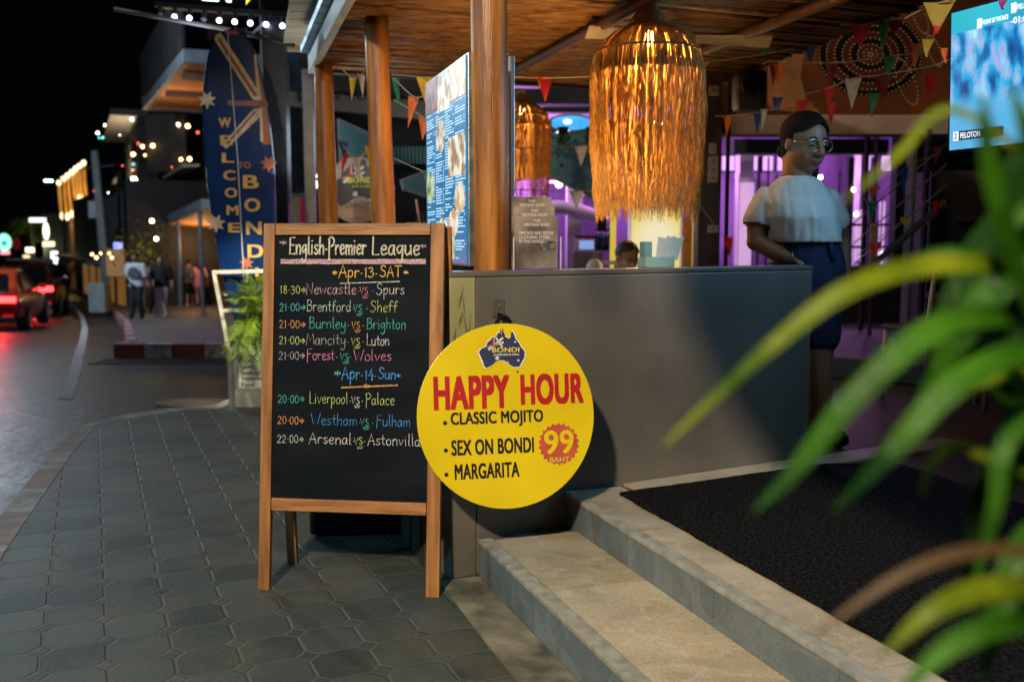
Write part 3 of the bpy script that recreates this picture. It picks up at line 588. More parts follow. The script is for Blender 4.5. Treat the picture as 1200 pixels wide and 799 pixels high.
def food_e(name, c1, c2, s=14):
    m = M(name, c1, .4, 0, s, 0, col2=c2, contrast=(.42, .58)); nt = m.node_tree; nt.links.new(nt.nodes[m['ramp']].outputs[0], nt.nodes['Principled BSDF'].inputs['Emission Color']); nt.nodes['Principled BSDF'].inputs['Emission Strength'].default_value = .7; return m
fA = food_e('food_red', (.30, .06, .03), (.04, .02, .02)); fB = food_e('food_plate', (.75, .72, .62), (.30, .16, .05)); fC = food_e('food_green', (.55, .60, .45), (.10, .18, .03)); fD = food_e('food_wrap', (.55, .30, .10), (.75, .70, .60))
for x, y, w_, h_, m, rd in ((.01, .70, .27, .15, fA, 0), (.29, .68, .24, .16, fB, 0), (.54, .70, .29, .15, fD, 0), (.26, .50, .17, .15, fB, 1), (.50, .38, .32, .17, fB, 0), (.02, .28, .18, .15, fC, 1), (.62, .22, .19, .13, fD, 1), (.28, .07, .20, .14, fB, 1), (.50, .12, .18, .12, fD, 1), (.47, .02, .16, .11, fC, 1)):
    flat('food_photo', circ(x + w_ / 2, y + h_ / 2, w_ / 2, 28, h_ / 2) if rd else [(x, y), (x + w_, y), (x + w_, y + h_), (x, y + h_)], m, mbd, .0075, .001)
lamp('menu_glow', 'AREA', mbd.matrix_world @ V((MW / 2, MH / 2, .03)), 4, (.35, .7, 1), .8, mbd.matrix_world @ V((MW / 2, MH / 2, 1)), sy=.8)
sp = thing('steel_post', 'slim steel upright beside the thick orange log post', 'post', (-.003, 4.16, ZL), R(28))
MB().box((0, 0, .88), (.016, .03, 1.76)).build('channel', steel, sp, bevel=.002); MB().box((0, 0, .005), (.06, .06, .01)).build('base_plate', steel, sp)
# ------------------------------------------------------------------ pendant lamps with straw fringe
straw = M('straw_fringe', (.78, .52, .19), .95, .4, 14, 0, col2=(.26, .13, .04), trans=.24, stretch=(9, 9, 1.5), spec=.0)
bulb_m = E('warm_bulb', (1, .62, .22), 45)
def pendant(loc, RR, L, watts, label, n=430, sc=1.0):
    o = thing('pendant_lamp', label, 'pendant lamp', loc, 0, 'fringed straw pendant lamps')
    prof = [(.10, -.02), (.115, -.10), (.20, -.20), (.235, -.235), (.345, -.295), (.98, -.50), (1.0, -.62)]
    prof = [(.08 * RR, -.01 * L), (.17 * RR, -.04 * L), (.27 * RR, -.08 * L), (.38 * RR, -.12 * L), (.58 * RR, -.145 * L), (.78 * RR, -.185 * L), (.92 * RR, -.235 * L), (1.0 * RR, -.33 * L)]
    b = MB()
    for k in range(n):
        a = 2 * math.pi * (k + random.random()) / n; da = random.uniform(-.05, .05); r_ = random.uniform(.9, 1.03)
        pts = [(r * r_ * math.cos(a + da * i * .2), r * r_ * math.sin(a + da * i * .2), z) for i, (r, z) in enumerate(prof)]
        b.tube(pts, random.uniform(.0016, .0030) * sc, 3, caps=False)
    b.build('dome', straw, o)
    b = MB()
    for k in range(int(n * 1.05)):
        a = 2 * math.pi * random.random(); r0 = RR * random.choice([1.0, 1.0, 1.0, .82, .6]) * random.uniform(.96, 1.02); z0 = -.30 * L + (1 - min(1, r0 / RR)) * .12 * L
        ln = L * random.uniform(.63, .715); sw = random.uniform(-.05, .05); pts = []
        ph = random.uniform(0, 9); am = random.uniform(.002, .009)
        for i in range(11):
            t = i / 10; rr = r0 * (1 - .11 * t * t + .03 * math.sin(math.pi * t)) + random.gauss(0, am * (.3 + t)); aa = a + sw * t + random.gauss(0, .022 * (.3 + t)) + .025 * math.sin(ph + t * 9)
            pts.append((rr * math.cos(aa), rr * math.sin(aa), z0 - ln * t))
        b.tube(pts, [random.uniform(.0015, .0029) * sc * (1 - .45 * i / 10) for i in range(11)], 3, caps=False)
    b.build('fringe', straw, o)
    b = MB()
    for r, z in (prof[0], prof[3], prof[6]): b.tube([(r * 1.01 * math.cos(2 * math.pi * i / 40), r * 1.01 * math.sin(2 * math.pi * i / 40), z) for i in range(41)], .006 * sc, 5, caps=False)
    b.build('hoop', M('dark_cane', (.16, .085, .03), .7, .3, 9, .1), o, smooth=True)
    MB().lathe([(.0, 0), (.12 * RR, -.004), (.13 * RR, -.02 * L), (.0, -.022 * L)], 20).build('cap', darkm, o, smooth=True)
    MB().tube([(0, 0, max(.0, ROOF_Z - loc[2]) + .0), (0, 0, -.02)], .006, 8).build('cord', blackm, o)
    MB().ball((0, 0, -.17 * L), (.032 * sc, .032 * sc, .042 * sc)).build('bulb', bulb_m, o, smooth=True)
    lamp('pendant_glow', 'POINT', V(loc) + V((0, 0, -.235 * L)), watts, (1, .46, .12), .05)
    lamp('pendant_glow', 'POINT', V(loc) + V((0, 0, -.72 * L)), watts * .22, (1, .50, .14), .06)  # extra light low in the fringe, added to brighten what is below
    return o
pl_ = P(760, 10, 5.35)
pendant((pl_.x, pl_.y, 2.54), .292, 1.14, 82, 'largest straw fringe pendant lamp hanging from the reeds above the counter', 850)
q_ = P(610, 104, 8.9); pendant(tuple(q_), .26, 1.0, 30, 'straw fringe pendant lamp half hidden behind the thick log post', 420, 1.3)
q_ = P(773, 120, 8.6); pendant(tuple(q_), .30, 1.0, 30, 'straw fringe pendant lamp seen through the fringe of the largest lamp', 420, 1.3)
# ------------------------------------------------------------------ surfboard, rack, planter
gold = M('gold_print', (.52, .30, .035), .4, .2, 14, 0); cream = M('cream_print', (.55, .42, .27), .45, .3, 12, 0); dred = M('dark_red_print', (.20, .03, .028), .45, .3, 8, 0); ored = M('orange_red_print', (.30, .075, .02), .45, .3, 8, 0)
BYd = 7.78; kpx = BYd / F
sb = framed('surfboard', 'tall blue welcome surfboard standing upright in a white rack', 'surfboard', P(281, 228, BYd), (1, .06, 0), (0, .02, 1))
ox = lambda px: (px - 281) * kpx * 1.0
oy = lambda py: (228 - py) * kpx * 1.006
OUT = [(276, 40), (262, 46), (251, 62), (244, 90), (240.5, 130), (241, 180), (245, 230), (251, 280), (260, 330), (270, 370), (281, 400), (291, 413), (302, 400), (313, 365), (319, 320), (322, 260), (321, 200), (317, 150), (309, 95), (300, 62), (289, 45)]
op = crom([(ox(a), oy(b), 0) for a, b in OUT + OUT[:1]], 3)[:-1]
blue = M('blue_surfboard', (.004, .030, .125), .16, .2, 3, .0, col2=(.0025, .018, .080))
MB().prism([(p.x, p.y) for p in op], -.05, 0).build('board_body', blue, sb, bevel=.018)
def sp_(name, pts, m, z): return flat(name, [(ox(a), oy(b)) for a, b in pts], m, sb, z, .0012)
sp_('flag_stripe', [(259, 47), (256, 53), (299, 121), (306, 121), (306, 112), (264, 46)], cream, .001); sp_('flag_stripe', [(262, 51), (260, 54), (300, 117), (304, 116)], dred, .0026)
sp_('flag_stripe', [(303, 70), (301, 70), (303.5, 121), (308, 121)], cream, .0014); sp_('flag_stripe', [(270, 121.5), (270, 127), (306, 128), (316, 128), (314, 122)], dred, .001)
sp_('flag_stripe', [(306, 130), (299, 131), (262, 172), (267, 176), (306, 140)], cream, .001); sp_('flag_stripe', [(303, 133), (299, 134), (266, 170), (269, 172)], dred, .0026)
sp_('flag_stripe', [(306, 130), (306, 168), (309.5, 168), (308.5, 130)], cream, .0014); sp_('flag_stripe', [(304.5, 80), (308.5, 171), (318, 171), (314, 128), (308, 98)], ored, .001)
sp_('flag_stripe', [(268, 44), (270, 48), (285, 47), (281, 43)], M('pink_print', (.45, .02, .10), .5, .2, 9, 0), .001)
for x, y, r, m in ((246.5, 121, 11, cream), (253, 261, 11.5, cream), (315, 193, 10, ored), (287, 307, 8.5, ored)): sp_('star', [(x + (a - 0), y + b) for a, b in star(0, 0, r, r * .5, 7)], m, .001)
for s, x, y, w_, h_, m in [(c, 266 + i * 1.3, 152 + i * 19.9, 14, 11, gold) for i, c in enumerate('WELCOME')] + [(c, 294 + i * 1.2, 221 + i * 26.5, 18, 15, gold) for i, c in enumerate('BONDI')] + [('TO', 287, 198, 15, 7, ored)]:
    if s == 'I': w_ = 4
    if y > 270 and s == 'E': y -= 0
    txt('lettering', s, m, sb, ox(x), oy(y), w_ * kpx, h_ * kpx, .03, .0035, 'C')
MB().tube([(ox(272), oy(44), .012), (ox(280), oy(190), .01), (ox(284), oy(330), .012)], .003, 5).build('hanging_cord', whitem, sb)
pz = .0
pln = thing('concrete_planter', 'square grey planter box carrying the surfboard rack and a halal food notice', 'planter', (-1.82, 7.86, 0), R(-2))
MB().box((0, 0, .225), (.70, .46, .45)).build('box', M('pale_concrete', (.30, .31, .29), .7, .25, 7, .3, col2=(.17, .18, .17)), pln, bevel=.006)
MB().box((0, 0, .455), (.72, .48, .03)).build('rim', M('pale_concrete', (.3, .3, .3)), pln, bevel=.004); MB().box((-.345, -.225, .22), (.05, .03, .44)).build('corner_strip', steel, pln, bevel=.003)
MB().box((0, 0, .462), (.6, .36, .02)).build('soil', M('soil', (.04, .03, .02), .95, .4, 30, 1), pln)
nb = MB().box((-.10, -.234, .25), (.37, .006, .20)).build('notice', M('notice_white', (.62, .64, .60), .5, .1, 6, 0), pln)
fr_ = bpy.data.objects.new('notice_lettering', None)
for i, s in enumerate(('Halal,', 'Seafood &', 'Vegetarian', 'Food')):
    t = txt('notice_lettering', s, blk, nb, 0, 0, None, .034 if s != 'Seafood &' else .033, .02, 0); t.matrix_local = Matrix.Translation((-.265, -.2385, .302 - i * .047)) @ Matrix.Rotation(R(90), 4, 'X')
rk = thing('display_rack', 'slanting white metal rack holding the surfboard over the planter', 'rack', (-1.85, 7.72, .47))
rkm = rk.matrix_world.copy(); rkm.translation = (-1.85, 7.72, .47); ri = rkm.inverted()
wm = M('worn_white_metal', (.55, .53, .46), .45, .3, 12, .2, col2=(.30, .26, .19))
def rb(name, a, b, th=.03): MB().bar(ri @ V(a), ri @ V(b), th, th).build(name, wm, rk, bevel=.004)
yk = 7.66
rb('leg', P(251, 319, yk), P(268, 407, yk)); rb('top_bar', P(249, 319, yk), P(345, 317, yk)); rb('middle_bar', P(262, 364, yk), P(345, 362, yk), .026); rb('upright', P(290, 320, yk), P(291, 406, yk), .018); rb('leg', P(345, 319, yk), P(330, 407, yk))
rb('rear_bar', P(262, 345, 7.84), P(345, 345, 7.84), .02); rb('side_bar', P(255, 343, yk), P(262, 345, 7.84), .02)
# ------------------------------------------------------------------ fan palms
palm_m = M('palm_leaf', (.24, .34, .03), .45, .3, 8, .1, col2=(.10, .18, .015), trans=.3)
def frond(b, base, tip, lift, nl=13, lw=.013, ll=.13):
    base, tip = V(base), V(tip); mid = base.lerp(tip, .5) + V((0, 0, lift)); sp2 = crom([base, mid, tip], 8); b.tube(sp2, [.006 - .004 * i / 16 for i in range(len(sp2))], 5)
    for i in range(nl):
        t = .22 + .78 * i / (nl - 1); k = min(len(sp2) - 2, int(t * (len(sp2) - 1))); p = sp2[k].lerp(sp2[k + 1], t * (len(sp2) - 1) - k); d = (sp2[k + 1] - sp2[k]).normalized(); sd = d.cross(V((0, 0, 1))).normalized()
        for s in (-1, 1):
            l = ll * (1 - .45 * abs(t - .5)) * random.uniform(.8, 1.15); e = p + (d * .75 + sd * s * .75 + V((0, 0, .12))).normalized() * l + V((0, 0, -.025)); m = p.lerp(e, .45) + V((0, 0, .012)); wv = d * lw * .5
            b.poly([p, m + wv, e, m - wv])
def palm(name, label, loc, tips, lift=.12, **k):
    o = thing(name, label, 'palm', loc, 0); b = MB()
    for t in tips: frond(b, (random.uniform(-.02, .02), random.uniform(-.02, .02), .12), V(t) - V(loc), lift * random.uniform(.7, 1.3), **k)
    b.build('fronds', palm_m, o)
    MB().tube([(0, 0, 0), (.005, 0, .08), (0, .005, .16)], [.022, .018, .012], 8).build('stem', M('palm_stem', (.12, .09, .04), .8, .3, 20, .3), o, smooth=True); return o
pb = (-1.98, 7.70, .47)
palm('young_palm', 'young bright green palm growing in the planter in front of the surfboard', pb, [P(274, 345, 7.5), P(282, 333, 7.55), P(278, 362, 7.45), P(281, 415, 7.35), P(300, 330, 7.6), P(279, 395, 7.4), P(318, 335, 7.7), P(330, 350, 7.6), P(285, 408, 7.4), P(296, 425, 7.35), P(335, 385, 7.5), P(290, 350, 7.4), P(272, 352, 7.5), P(276, 404, 7.4), P(288, 388, 7.35)], .10, nl=17, lw=.017, ll=.17)
lamp('surfboard_spot', 'SPOT', (-2.6, 5.6, 3.3), 60, (.75, .88, 1), .05, (-2.28, 7.78, 1.6), 40, .8)  # added spot, brightens the surfboard print
lamp('planter_uplight', 'SPOT', (-2.0, 6.3, 1.9), 260, (1, .93, .70), .05, (-1.98, 7.72, .75), 42, .7)  # added spot aimed down to brighten the palm
# ------------------------------------------------------------------ dark post with overhead sign
dp = thing('street_post', 'thick dark square steel post rising beside the surfboard', 'post', (-1.97, 8.5, -.2))
MB().box((0, 0, 2.9), (.185, .16, 5.8)).build('shaft', M('dark_steel_paint', (.018, .024, .032), .35, .3, 8, .05), dp, bevel=.006)
MB().box((-.10, -.085, 2.9), (.012, .012, 5.8)).build('pale_edge', M('edge_blue', (.16, .22, .28), .4, .2, 8, 0), dp); MB().box((0, 0, .01), (.3, .3, .02)).build('base_plate', darkm, dp)
os_ = framed('overhead_sign', 'lit black overhead sign with white letters and yellow arrow above the surfboard', 'sign', P(186, 2, 8.9), P(342, 14, 8.3) - P(186, 2, 8.9), (0, 0, 1))
OW = (P(342, 14, 8.3) - P(186, 2, 8.9)).length
MB().box((OW / 2, .30, -.05), (OW, .60, .10)).build('panel', blackm, os_, bevel=.005); MB().box((OW / 2, -.03, -.02), (OW, .04, .14)).build('lower_rail', darkm, os_)
lw_ = E('lit_white_letter', (.85, .95, 1), 3.0); ly_ = E('lit_yellow_arrow', (.95, .85, .05), 1.6)
txt('lit_lettering', 'EN', lw_, os_, OW * .34, .035, OW * .22, .24, .05, .003)
flat('arrow', [(OW * (.60 + a * .14), .025 + b * .22) for a, b in ((0, .35), (.5, .35), (.5, 0), (1, .5), (.5, 1), (.5, .65), (0, .65))], ly_, os_, .002)
for k in range(9):
    x = OW * (.04 + .115 * k); ho = MB().tube([(x, -.05, .03), (x, -.10, .03)], .02, 8).build('lamp_holder', darkm, os_)
    MB().ball((x, -.122, .03), .021, seg=12, rings=8).build('bulb', E('cold_bulb', (.62, .80, 1), 9) if k not in (0, 3) else M('unlit_bulb', (.3, .32, .35), .3, .1, 9, 0), ho, smooth=True)
lamp('sign_glow', 'POINT', os_.matrix_world @ V((OW / 2, -.35, .25)), 7, (.6, .8, 1), .3)
bm_ = thing('support_boom', 'thin pale boom sticking out past the surfboard top toward the street', 'boom', tuple(P(338, 52, 8.42)))
bi = Matrix.Translation(P(338, 52, 8.42)).inverted(); J = P(272, 36, 8.42)
MB().tube([bi @ P(134, 11, 8.42), bi @ J], .017, 10).build('pale_rod', M('pale_rod', (.42, .42, .42), .4, .1, 8, 0), bm_, smooth=True)
MB().tube([bi @ J, bi @ P(345, 53, 8.42)], .022, 10).build('dark_arm', darkm, bm_, smooth=True); MB().tube([bi @ P(295, 42, 8.42), bi @ P(318, 17, 8.42)], .012, 8).build('brace', M('pale_rod', (.4, .4, .4)), bm_, smooth=True)
MB().box(bi @ P(281, 38, 8.42), (.12, .06, .06)).build('clamp', darkm, bm_, bevel=.008)
# ------------------------------------------------------------------ street buildings
sdir = V((-.431, .902, 0)); snor = V((-.902, -.431, 0))
def bld(name, label, o, d, L, dep, z0, z1, m, cat='building'):
    d = V(d).normalized(); nrm = V((d.y, -d.x, 0)); t = thing(name, label, cat, (o[0], o[1], z0), 0); t.rotation_euler = (0, 0, math.atan2(d.y, d.x))
    MB().box((L / 2, -dep / 2, (z1 - z0) / 2), (L, dep, z1 - z0)).build('walls', m, t); return t # local x along the street face, y+ out of it
dkred = M('dark_red_wall', (.085, .028, .030), .7, .25, 2, .1); gw = M('blue_white_trim', (.17, .20, .23), .6, .15, 4, .05); osf = M('orange_soffit', (.50, .24, .10), .7, .2, 3, .05); dgw = M('dark_grey_wall', (.020, .021, .024), .7, .35, 1.5, .15)
A0 = (-6.33, 26.96)
ba = bld('corner_building', 'dark red corner building with pale edged balconies and orange soffit', A0, sdir, 10.6, 9, -1.3, 16, dkred)
for z in (7.2, 12.2):
    s = MB().box((4.9, 1.16, z), (10.4, 2.33, .34)).build('balcony', gw, ba, bevel=.03); MB().box((4.9, 1.12, z - .18), (10.1, 2.15, .02)).build('soffit', osf, s)
    MB().box((4.9, 2.3, z + .95), (10.4, .08, 1.5)).build('parapet', dgw, s)
for k in range(3):
    f = MB().box((2 + k * 3.4, .02, 5.0), (2.0, .06, 2.4)).build('window', gw, ba); MB().box((2 + k * 3.4, .055, 5.0), (1.8, .03, 2.2)).build('pane', M('dark_window', (.01, .012, .015), .1, .1, 3, 0), f)
for k in range(3): MB().box((1.2 + k * 3.6, 1.1, 6.92), (.22, 2.1, .18)).build('soffit_beam', M('brown_beam', (.12, .06, .03)), ba)
lamp('soffit_glow', 'AREA', V((*A0, 0)) + sdir * 5 + snor * 2.2 + V((0, 0, 3.6)), 60, (1, .55, .25), .5, V((*A0, 0)) + sdir * 5 + snor * 1.6 + V((0, 0, 6)))
# shelter in front of it
sh = thing('roadside_shelter', 'low shop shelter with pale pitched fascia and orange lit underside', 'shelter', tuple(Gs(215, 34)))
si = Matrix.Translation(Gs(215, 34)).inverted()
rp_ = [P(178, 270, 37), P(236, 245, 30.5), P(285, 246, 30.5), P(270, 271, 37)]
MB().slab([si @ p for p in rp_], .30).build('roof', gw, sh); MB().slab([si @ (p + V((0, 0, -.05))) for p in rp_], .03).build('underside', osf, sh)
for px, yy, tp in ((211, 33.6, 256), (237, 31, 248), (184, 36.6, 269)):
    a = Gs(px, yy); t_ = P(px, tp, yy); MB().tube([si @ (a + V((0, 0, .07))), si @ V((a.x, a.y, t_.z))], .07, 8).build('post', gw, sh)
for k in range(6): MB().box(si @ (Gs(222 + k * 6, 36.0) + V((0, 0, 1.9 + .15 * (k % 2)))), (.13, .1, .7 + .3 * (k % 3))).build('hanging_good', [gw, M('cyan_good', (.05, .30, .40), .6, .2, 4, 0), M('tan_good', (.45, .25, .10), .6, .2, 4, 0)][k % 3], sh)
lamp('shelter_glow', 'POINT', Gs(236, 34) + V((0, 0, 2.2)), 75, (1, .55, .22), .2)
ld2 = tag(MB().box((0, 0, 1.0), (.55, .5, 1.3)).build('flower_stand', M('red_flower_stand', (.40, .06, .04), .8, .9, 7, .3, col2=(.30, .18, .05), contrast=(.45, .55)), bevel=.05), 'stand of red and orange goods glowing beside the walker in black', 'stand'); ld2.location = Gs(208, 35.2)
fz = thing('drinks_cooler', 'blue upright drinks cooler under the roadside shelter', 'cooler', tuple(Gs(204, 36.6) + V((0, 0, .07))))
MB().box((0, 0, .98), (.50, .5, 1.96)).build('cabinet', M('cooler_blue', (.01, .07, .30), .3, .1, 5, 0), fz, bevel=.02); MB().box((0, -.252, 1.66), (.46, .012, .50)).build('lit_header', E('cooler_lit', (.02, .14, .5), .7), fz); MB().box((0, -.255, .7), (.42, .01, 1.1)).build('glass_door', M('dark_window', (.01, .01, .01)), fz)
wl = E('small_warm_light', (1, .60, .25), 9); wl2 = E('small_white_light', (1, .86, .66), 10)
def bulbthing(px, py, Y, r, m, grp='warm lamps glowing on the street buildings', label='small warm bulb glowing on the dark street buildings'):
    p = P(px, py, Y); o = thing('wall_lamp', label, 'lamp', tuple(p), 0, grp); MB().ball((0, 0, 0), r, seg=10, rings=6).build('bulb', m, o, smooth=True); MB().tube([(0, .02, r * .8), (0, .03, r * 2)], r * .4, 6).build('lamp_holder', darkm, o)
for px, py, r, m in ((154.5, 140, .075, wl2), (123, 147, .05, wl2), (114.5, 156, .07, wl2), (167, 172, .085, wl), (179, 171, .10, wl), (156, 181, .10, wl), (170, 182, .05, wl), (209, 146, .07, wl2), (220, 148, .11, wl), (212, 187, .08, wl), (222, 186.5, .10, wl)): bulbthing(px, py, 38.5, r * .72, m)
for px, py, r, m in ((178, 259, .10, wl2), (183, 280, .09, wl2), (131, 302, .06, wl), (128, 297, .05, wl), (118, 297, .05, wl), (108, 298, .06, wl), (113, 302, .07, wl)): bulbthing(px, py, 29, r * .6, m, 'warm lamps over the far pavement shops', 'small warm bulb over the shop fronts behind the walkers')
for i in range(14):
    px = random.uniform(104, 232); bulbthing(px, random.choice([150, 163, 195, 214, 226, 232]) + random.uniform(-6, 6), 36.3 if px < 200 else 34.2, random.uniform(.018, .04), random.choice([wl, wl, wl2, E('small_teal_light', (.15, .8, .8), 5), E('small_red_light', (1, .12, .06), 5)]), 'small coloured lights strung along the street buildings', 'tiny coloured light strung along the dark street buildings')
bb = bld('dark_inn', 'dark flat roofed building with small lit bulbs beyond the red corner building', P(163, 200, 40).xy, (-.40, .917, 0), 11, 7, -1.6, 6.1, dgw)
MB().box((5.5, .3, 7.8), (11.6, 1.4, .25)).build('roof_edge', M('dim_concrete', (.045, .045, .045)), bb)
MB().box((5.5, .3, 4.6), (11, .9, .18)).build('balcony', M('dim_concrete', (.1, .1, .1)), bb)
for k in range(4): f = MB().box((1.2 + k * 2.6, .02, 6.1), (1.5, .06, 2.0)).build('window', M('dim_concrete', (.1, .1, .1)), bb); MB().box((1.2 + k * 2.6, .056, 6.1), (1.3, .03, 1.8)).build('pane', M('dark_window', (.01, .01, .01)), f)
for k in range(24): MB().box((.4 + k * .9, .70, 5.1), (.05, .05, 1.0)).build('baluster', dgw, bb) if k < 12 else None
p = P(196, 168, 38.8); MB().box((0, 0, 0), (1.5, .3, 2.2)).build('annex', M('dim_warm_wall', (.05, .047, .042), .8, .2, 2, 0), None).location = p
bpy.data.objects['annex'].name = 'chimney_block'; tag(bpy.data.objects['chimney_block'], 'plain grey block wall above the teal canopy on the dark building', 'building')
cn = tag(MB().slab([P(191, 210, 37), P(214, 196, 34), P(234, 195, 34), P(210, 208, 37)], .08).build('canopy', M('teal_white_canvas', (.35, .42, .40), .7, .2, 3, 0)), 'narrow teal and white canopy jutting from the dark building above the shelter', 'canopy')
ns = framed('neon_sign', 'glowing cyan neon strip sign with curled ornaments on the dark building', 'sign', P(155, 240, 37), (1, .1, 0), (0, 0, 1)); kk = 37 / F
MB().box((12 * kk, 4 * kk, -.04), (26 * kk, 14 * kk, .08)).build('panel', M('teal_panel', (.02, .12, .16), .5, .2, 4, 0), ns, bevel=.02)
MB().tube([(1 * kk, 9 * kk, .03), (24 * kk, 9 * kk, .03)], .075, 8).build('neon_tube', E('cyan_neon', (.10, .75, 1), 6), ns)
b = MB()
for cx in (6, 16, 27): b.tube([(cx * kk + .25 * math.cos(a * .5) * (1 - a * .05), 22 * kk + .25 * math.sin(a * .5) * (1 - a * .05), 0) for a in range(16)], .018, 5)
b.build('scroll_ornament', M('dim_teal_metal', (.12, .22, .24), .5, .2, 5, 0), ns); lamp('neon_glow', 'POINT', P(166, 236, 36), 24, (.1, .75, 1), .2)
# utility pole
up = thing('utility_pole', 'grey concrete utility pole with a small box beside the far pavement', 'pole', tuple(Gs(126, 33)))
MB().tube([(0, 0, 0), (-.12, 0, 2.4), (-.24, 0, 5.2)], [.13, .125, .115], 12).build('shaft', M('teal_grey_concrete', (.20, .24, .24), .7, .2, 4, .1), up, smooth=True); MB().box((-.32, -.1, 3.3), (.25, .2, .55)).build('meter_box', M('pale_box', (.30, .36, .38), .5, .1, 5, 0), up, bevel=.02)
MB().bar((-.8, 0, 4.6), (.4, 0, 4.75), .06, .06).build('crossarm', dgw, up)
ub = thing('utility_cabinet', 'pale grey utility cabinet at the foot of the pole', 'cabinet', tuple(Gs(122, 31) + V((0, -.4, .05))))
MB().box((0, 0, .45), (.5, .4, .9)).build('body', M('pale_box', (.3, .3, .3)), ub, bevel=.02); MB().box((0, -.21, .45), (.4, .02, .75)).build('door', M('cabinet_door', (.26, .32, .33)), ub)
# lit bamboo tower
bt = thing('lantern_tower', 'tower of hanging golden lit bamboo tubes above the far pavement', 'light sculpture', tuple(Gs(88, 60)))
ti = Matrix.Translation(Gs(88, 60)).inverted(); gt = M('golden_tube', (.40, .20, .05), .5, .3, 3, 0, emit=(.85, .36, .05), es=.35)
tb = [(69, 213, 73, 256), (74, 209, 79, 257), (79, 205, 84.5, 254), (84, 201, 91, 250), (88.5, 197, 93, 236), (93, 194, 97, 237), (98, 190, 102, 239)]
for x0, y0, x1, y1 in tb:
    tu = MB().tube([ti @ P(x0, y0, 60), ti @ P((x0 + x1) / 2 - .5, (y0 + y1) / 2, 60.2), ti @ P(x1, y1, 60)], .088, 10).build('bamboo_tube', gt, bt, smooth=True)
    MB().ball(ti @ P(x1, y1 - 3, 59.83), (.12, .04, .22), seg=10, rings=6).build('lower_light', E('tube_light', (1, .78, .42), 3), tu, smooth=True); MB().ball(ti @ P(x0, y0 + 1, 59.83), (.14, .05, .16), seg=10, rings=6).build('upper_light', E('tube_light', (1, .78, .42), 5), tu, smooth=True)
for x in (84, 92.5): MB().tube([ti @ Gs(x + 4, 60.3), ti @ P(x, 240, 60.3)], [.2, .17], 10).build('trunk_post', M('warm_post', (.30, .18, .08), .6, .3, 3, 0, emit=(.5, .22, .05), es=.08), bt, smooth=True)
MB().tube([ti @ P(66, 213, 60), ti @ P(101, 188, 60)], .08, 8).build('top_bar', darkm, bt)
lamp('tower_glow', 'POINT', P(84, 226, 58.6), 160, (1, .6, .2), .3)
# far lit hotel
ht = bld('lit_inn', 'far beige building with lit oval emblem and bright white doorway', P(92, 300, 66).xy, (-.75, .66, 0), 5.2, 6, -2.2, 3.0, M('warm_beige_wall', (.32, .26, .18), .7, .2, 2, 0))
def onp(px, py, Y): return Matrix.Translation(P(px, py, Y))
def sign_thing(name, label, px, py, Y, w_, h_, m, cat='sign', oval=False, d=.12, parts=None):
    p = P(px, py, Y); o = framed(name, label, cat, p, (1, .15, 0), (0, 0, 1)); k = Y / F
    pts = circ(0, 0, w_ * k / 2, 28, h_ * k / 2) if oval else [(-w_ * k / 2, -h_ * k / 2), (w_ * k / 2, -h_ * k / 2), (w_ * k / 2, h_ * k / 2), (-w_ * k / 2, h_ * k / 2)]
    MB().prism(pts, -d, -.012).build('case', darkm, o); MB().prism([(a * .93, b * .93) for a, b in pts], -.012, .0).build('lit_face', m, o)
    if parts: parts(o, k)
    return o
sign_thing('oval_sign', 'tall glowing oval emblem on the far beige building', 54, 271, 63, 7, 21, E('warm_white_sign', (1, .92, .70), 3), oval=True)
sign_thing('fascia_sign', 'wide warm white lit fascia over the far doorway', 57, 286, 63, 14, 6, E('warm_sign', (1, .80, .48), 2.2))
sign_thing('doorway_light', 'tall bright white lit doorway panel under the far fascia', 64, 306, 63, 8, 24, E('door_white', (.85, .85, 1), 3.2), 'doorway')
sign_thing('awning_light', 'slanted row of white lights along the far building eave', 44, 258, 64, 20, 5, E('white_strip', (1, .95, .92), 2.2), 'light strip')
def cross(o, k): flat('star_emblem', star(0, -1 * k, 5 * k, 2.2 * k, 5), E('green_lit', (.01, .45, .28), .8), o, .002); MB().box((0, -12 * k, -.05), (10 * k, 4 * k, .08)).build('lower_panel', E('pink_lit', (1, .35, .40), 1.6), o)
sign_thing('green_sign', 'glowing mint green rounded sign with a dark green star', 5, 284, 62, 17, 22, E('mint_sign', (.35, 1, .72), 1.5), oval=True, parts=cross)
sign_thing('lit_board', 'small white lit board beside the far palm tree', 35, 293, 64, 10, 6, E('warm_white_sign', (1, .9, .7), 3)); sign_thing('round_signal', 'dim dark red round sign between the green sign and far palm', 19, 286, 62, 10, 16, E('dim_red', (.30, .015, .02), .18), oval=True)
sign_thing('yellow_board', 'small yellow lit board above the car roofs', 31, 301, 60, 8, 5, E('yel_board', (1, .8, .3), 1.4))
sign_thing('shop_screen', 'small violet blue lit screen over the shop front behind the walkers', 138, 288, 29, 10, 8, E('violet_screen', (.30, .35, 1), 1.6), 'screen')
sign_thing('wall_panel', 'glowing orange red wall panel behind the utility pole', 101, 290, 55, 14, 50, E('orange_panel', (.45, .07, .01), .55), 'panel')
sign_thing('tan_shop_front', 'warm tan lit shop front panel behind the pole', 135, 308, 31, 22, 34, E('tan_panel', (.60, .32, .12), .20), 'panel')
def street_lamp(px, py, Y, label):
    p = P(px, py, Y); o = thing('street_lamp', label, 'street lamp', tuple(p)); MB().box((0, 0, 0), (.40, .2, .08)).build('lamp_head', E('led_head', (.75, .92, 1), 16), o, bevel=.02); MB().bar((.2, 0, .02), (.75, 0, .05), .06, .06).build('arm', darkm, o); MB().tube([(.75, .05, .1), (.75, .05, gz(Y) - p.z)], .07, 8).build('pole', darkm, o)
street_lamp(57, 212, 58, 'far street lamp with white head beside the golden tube tower')
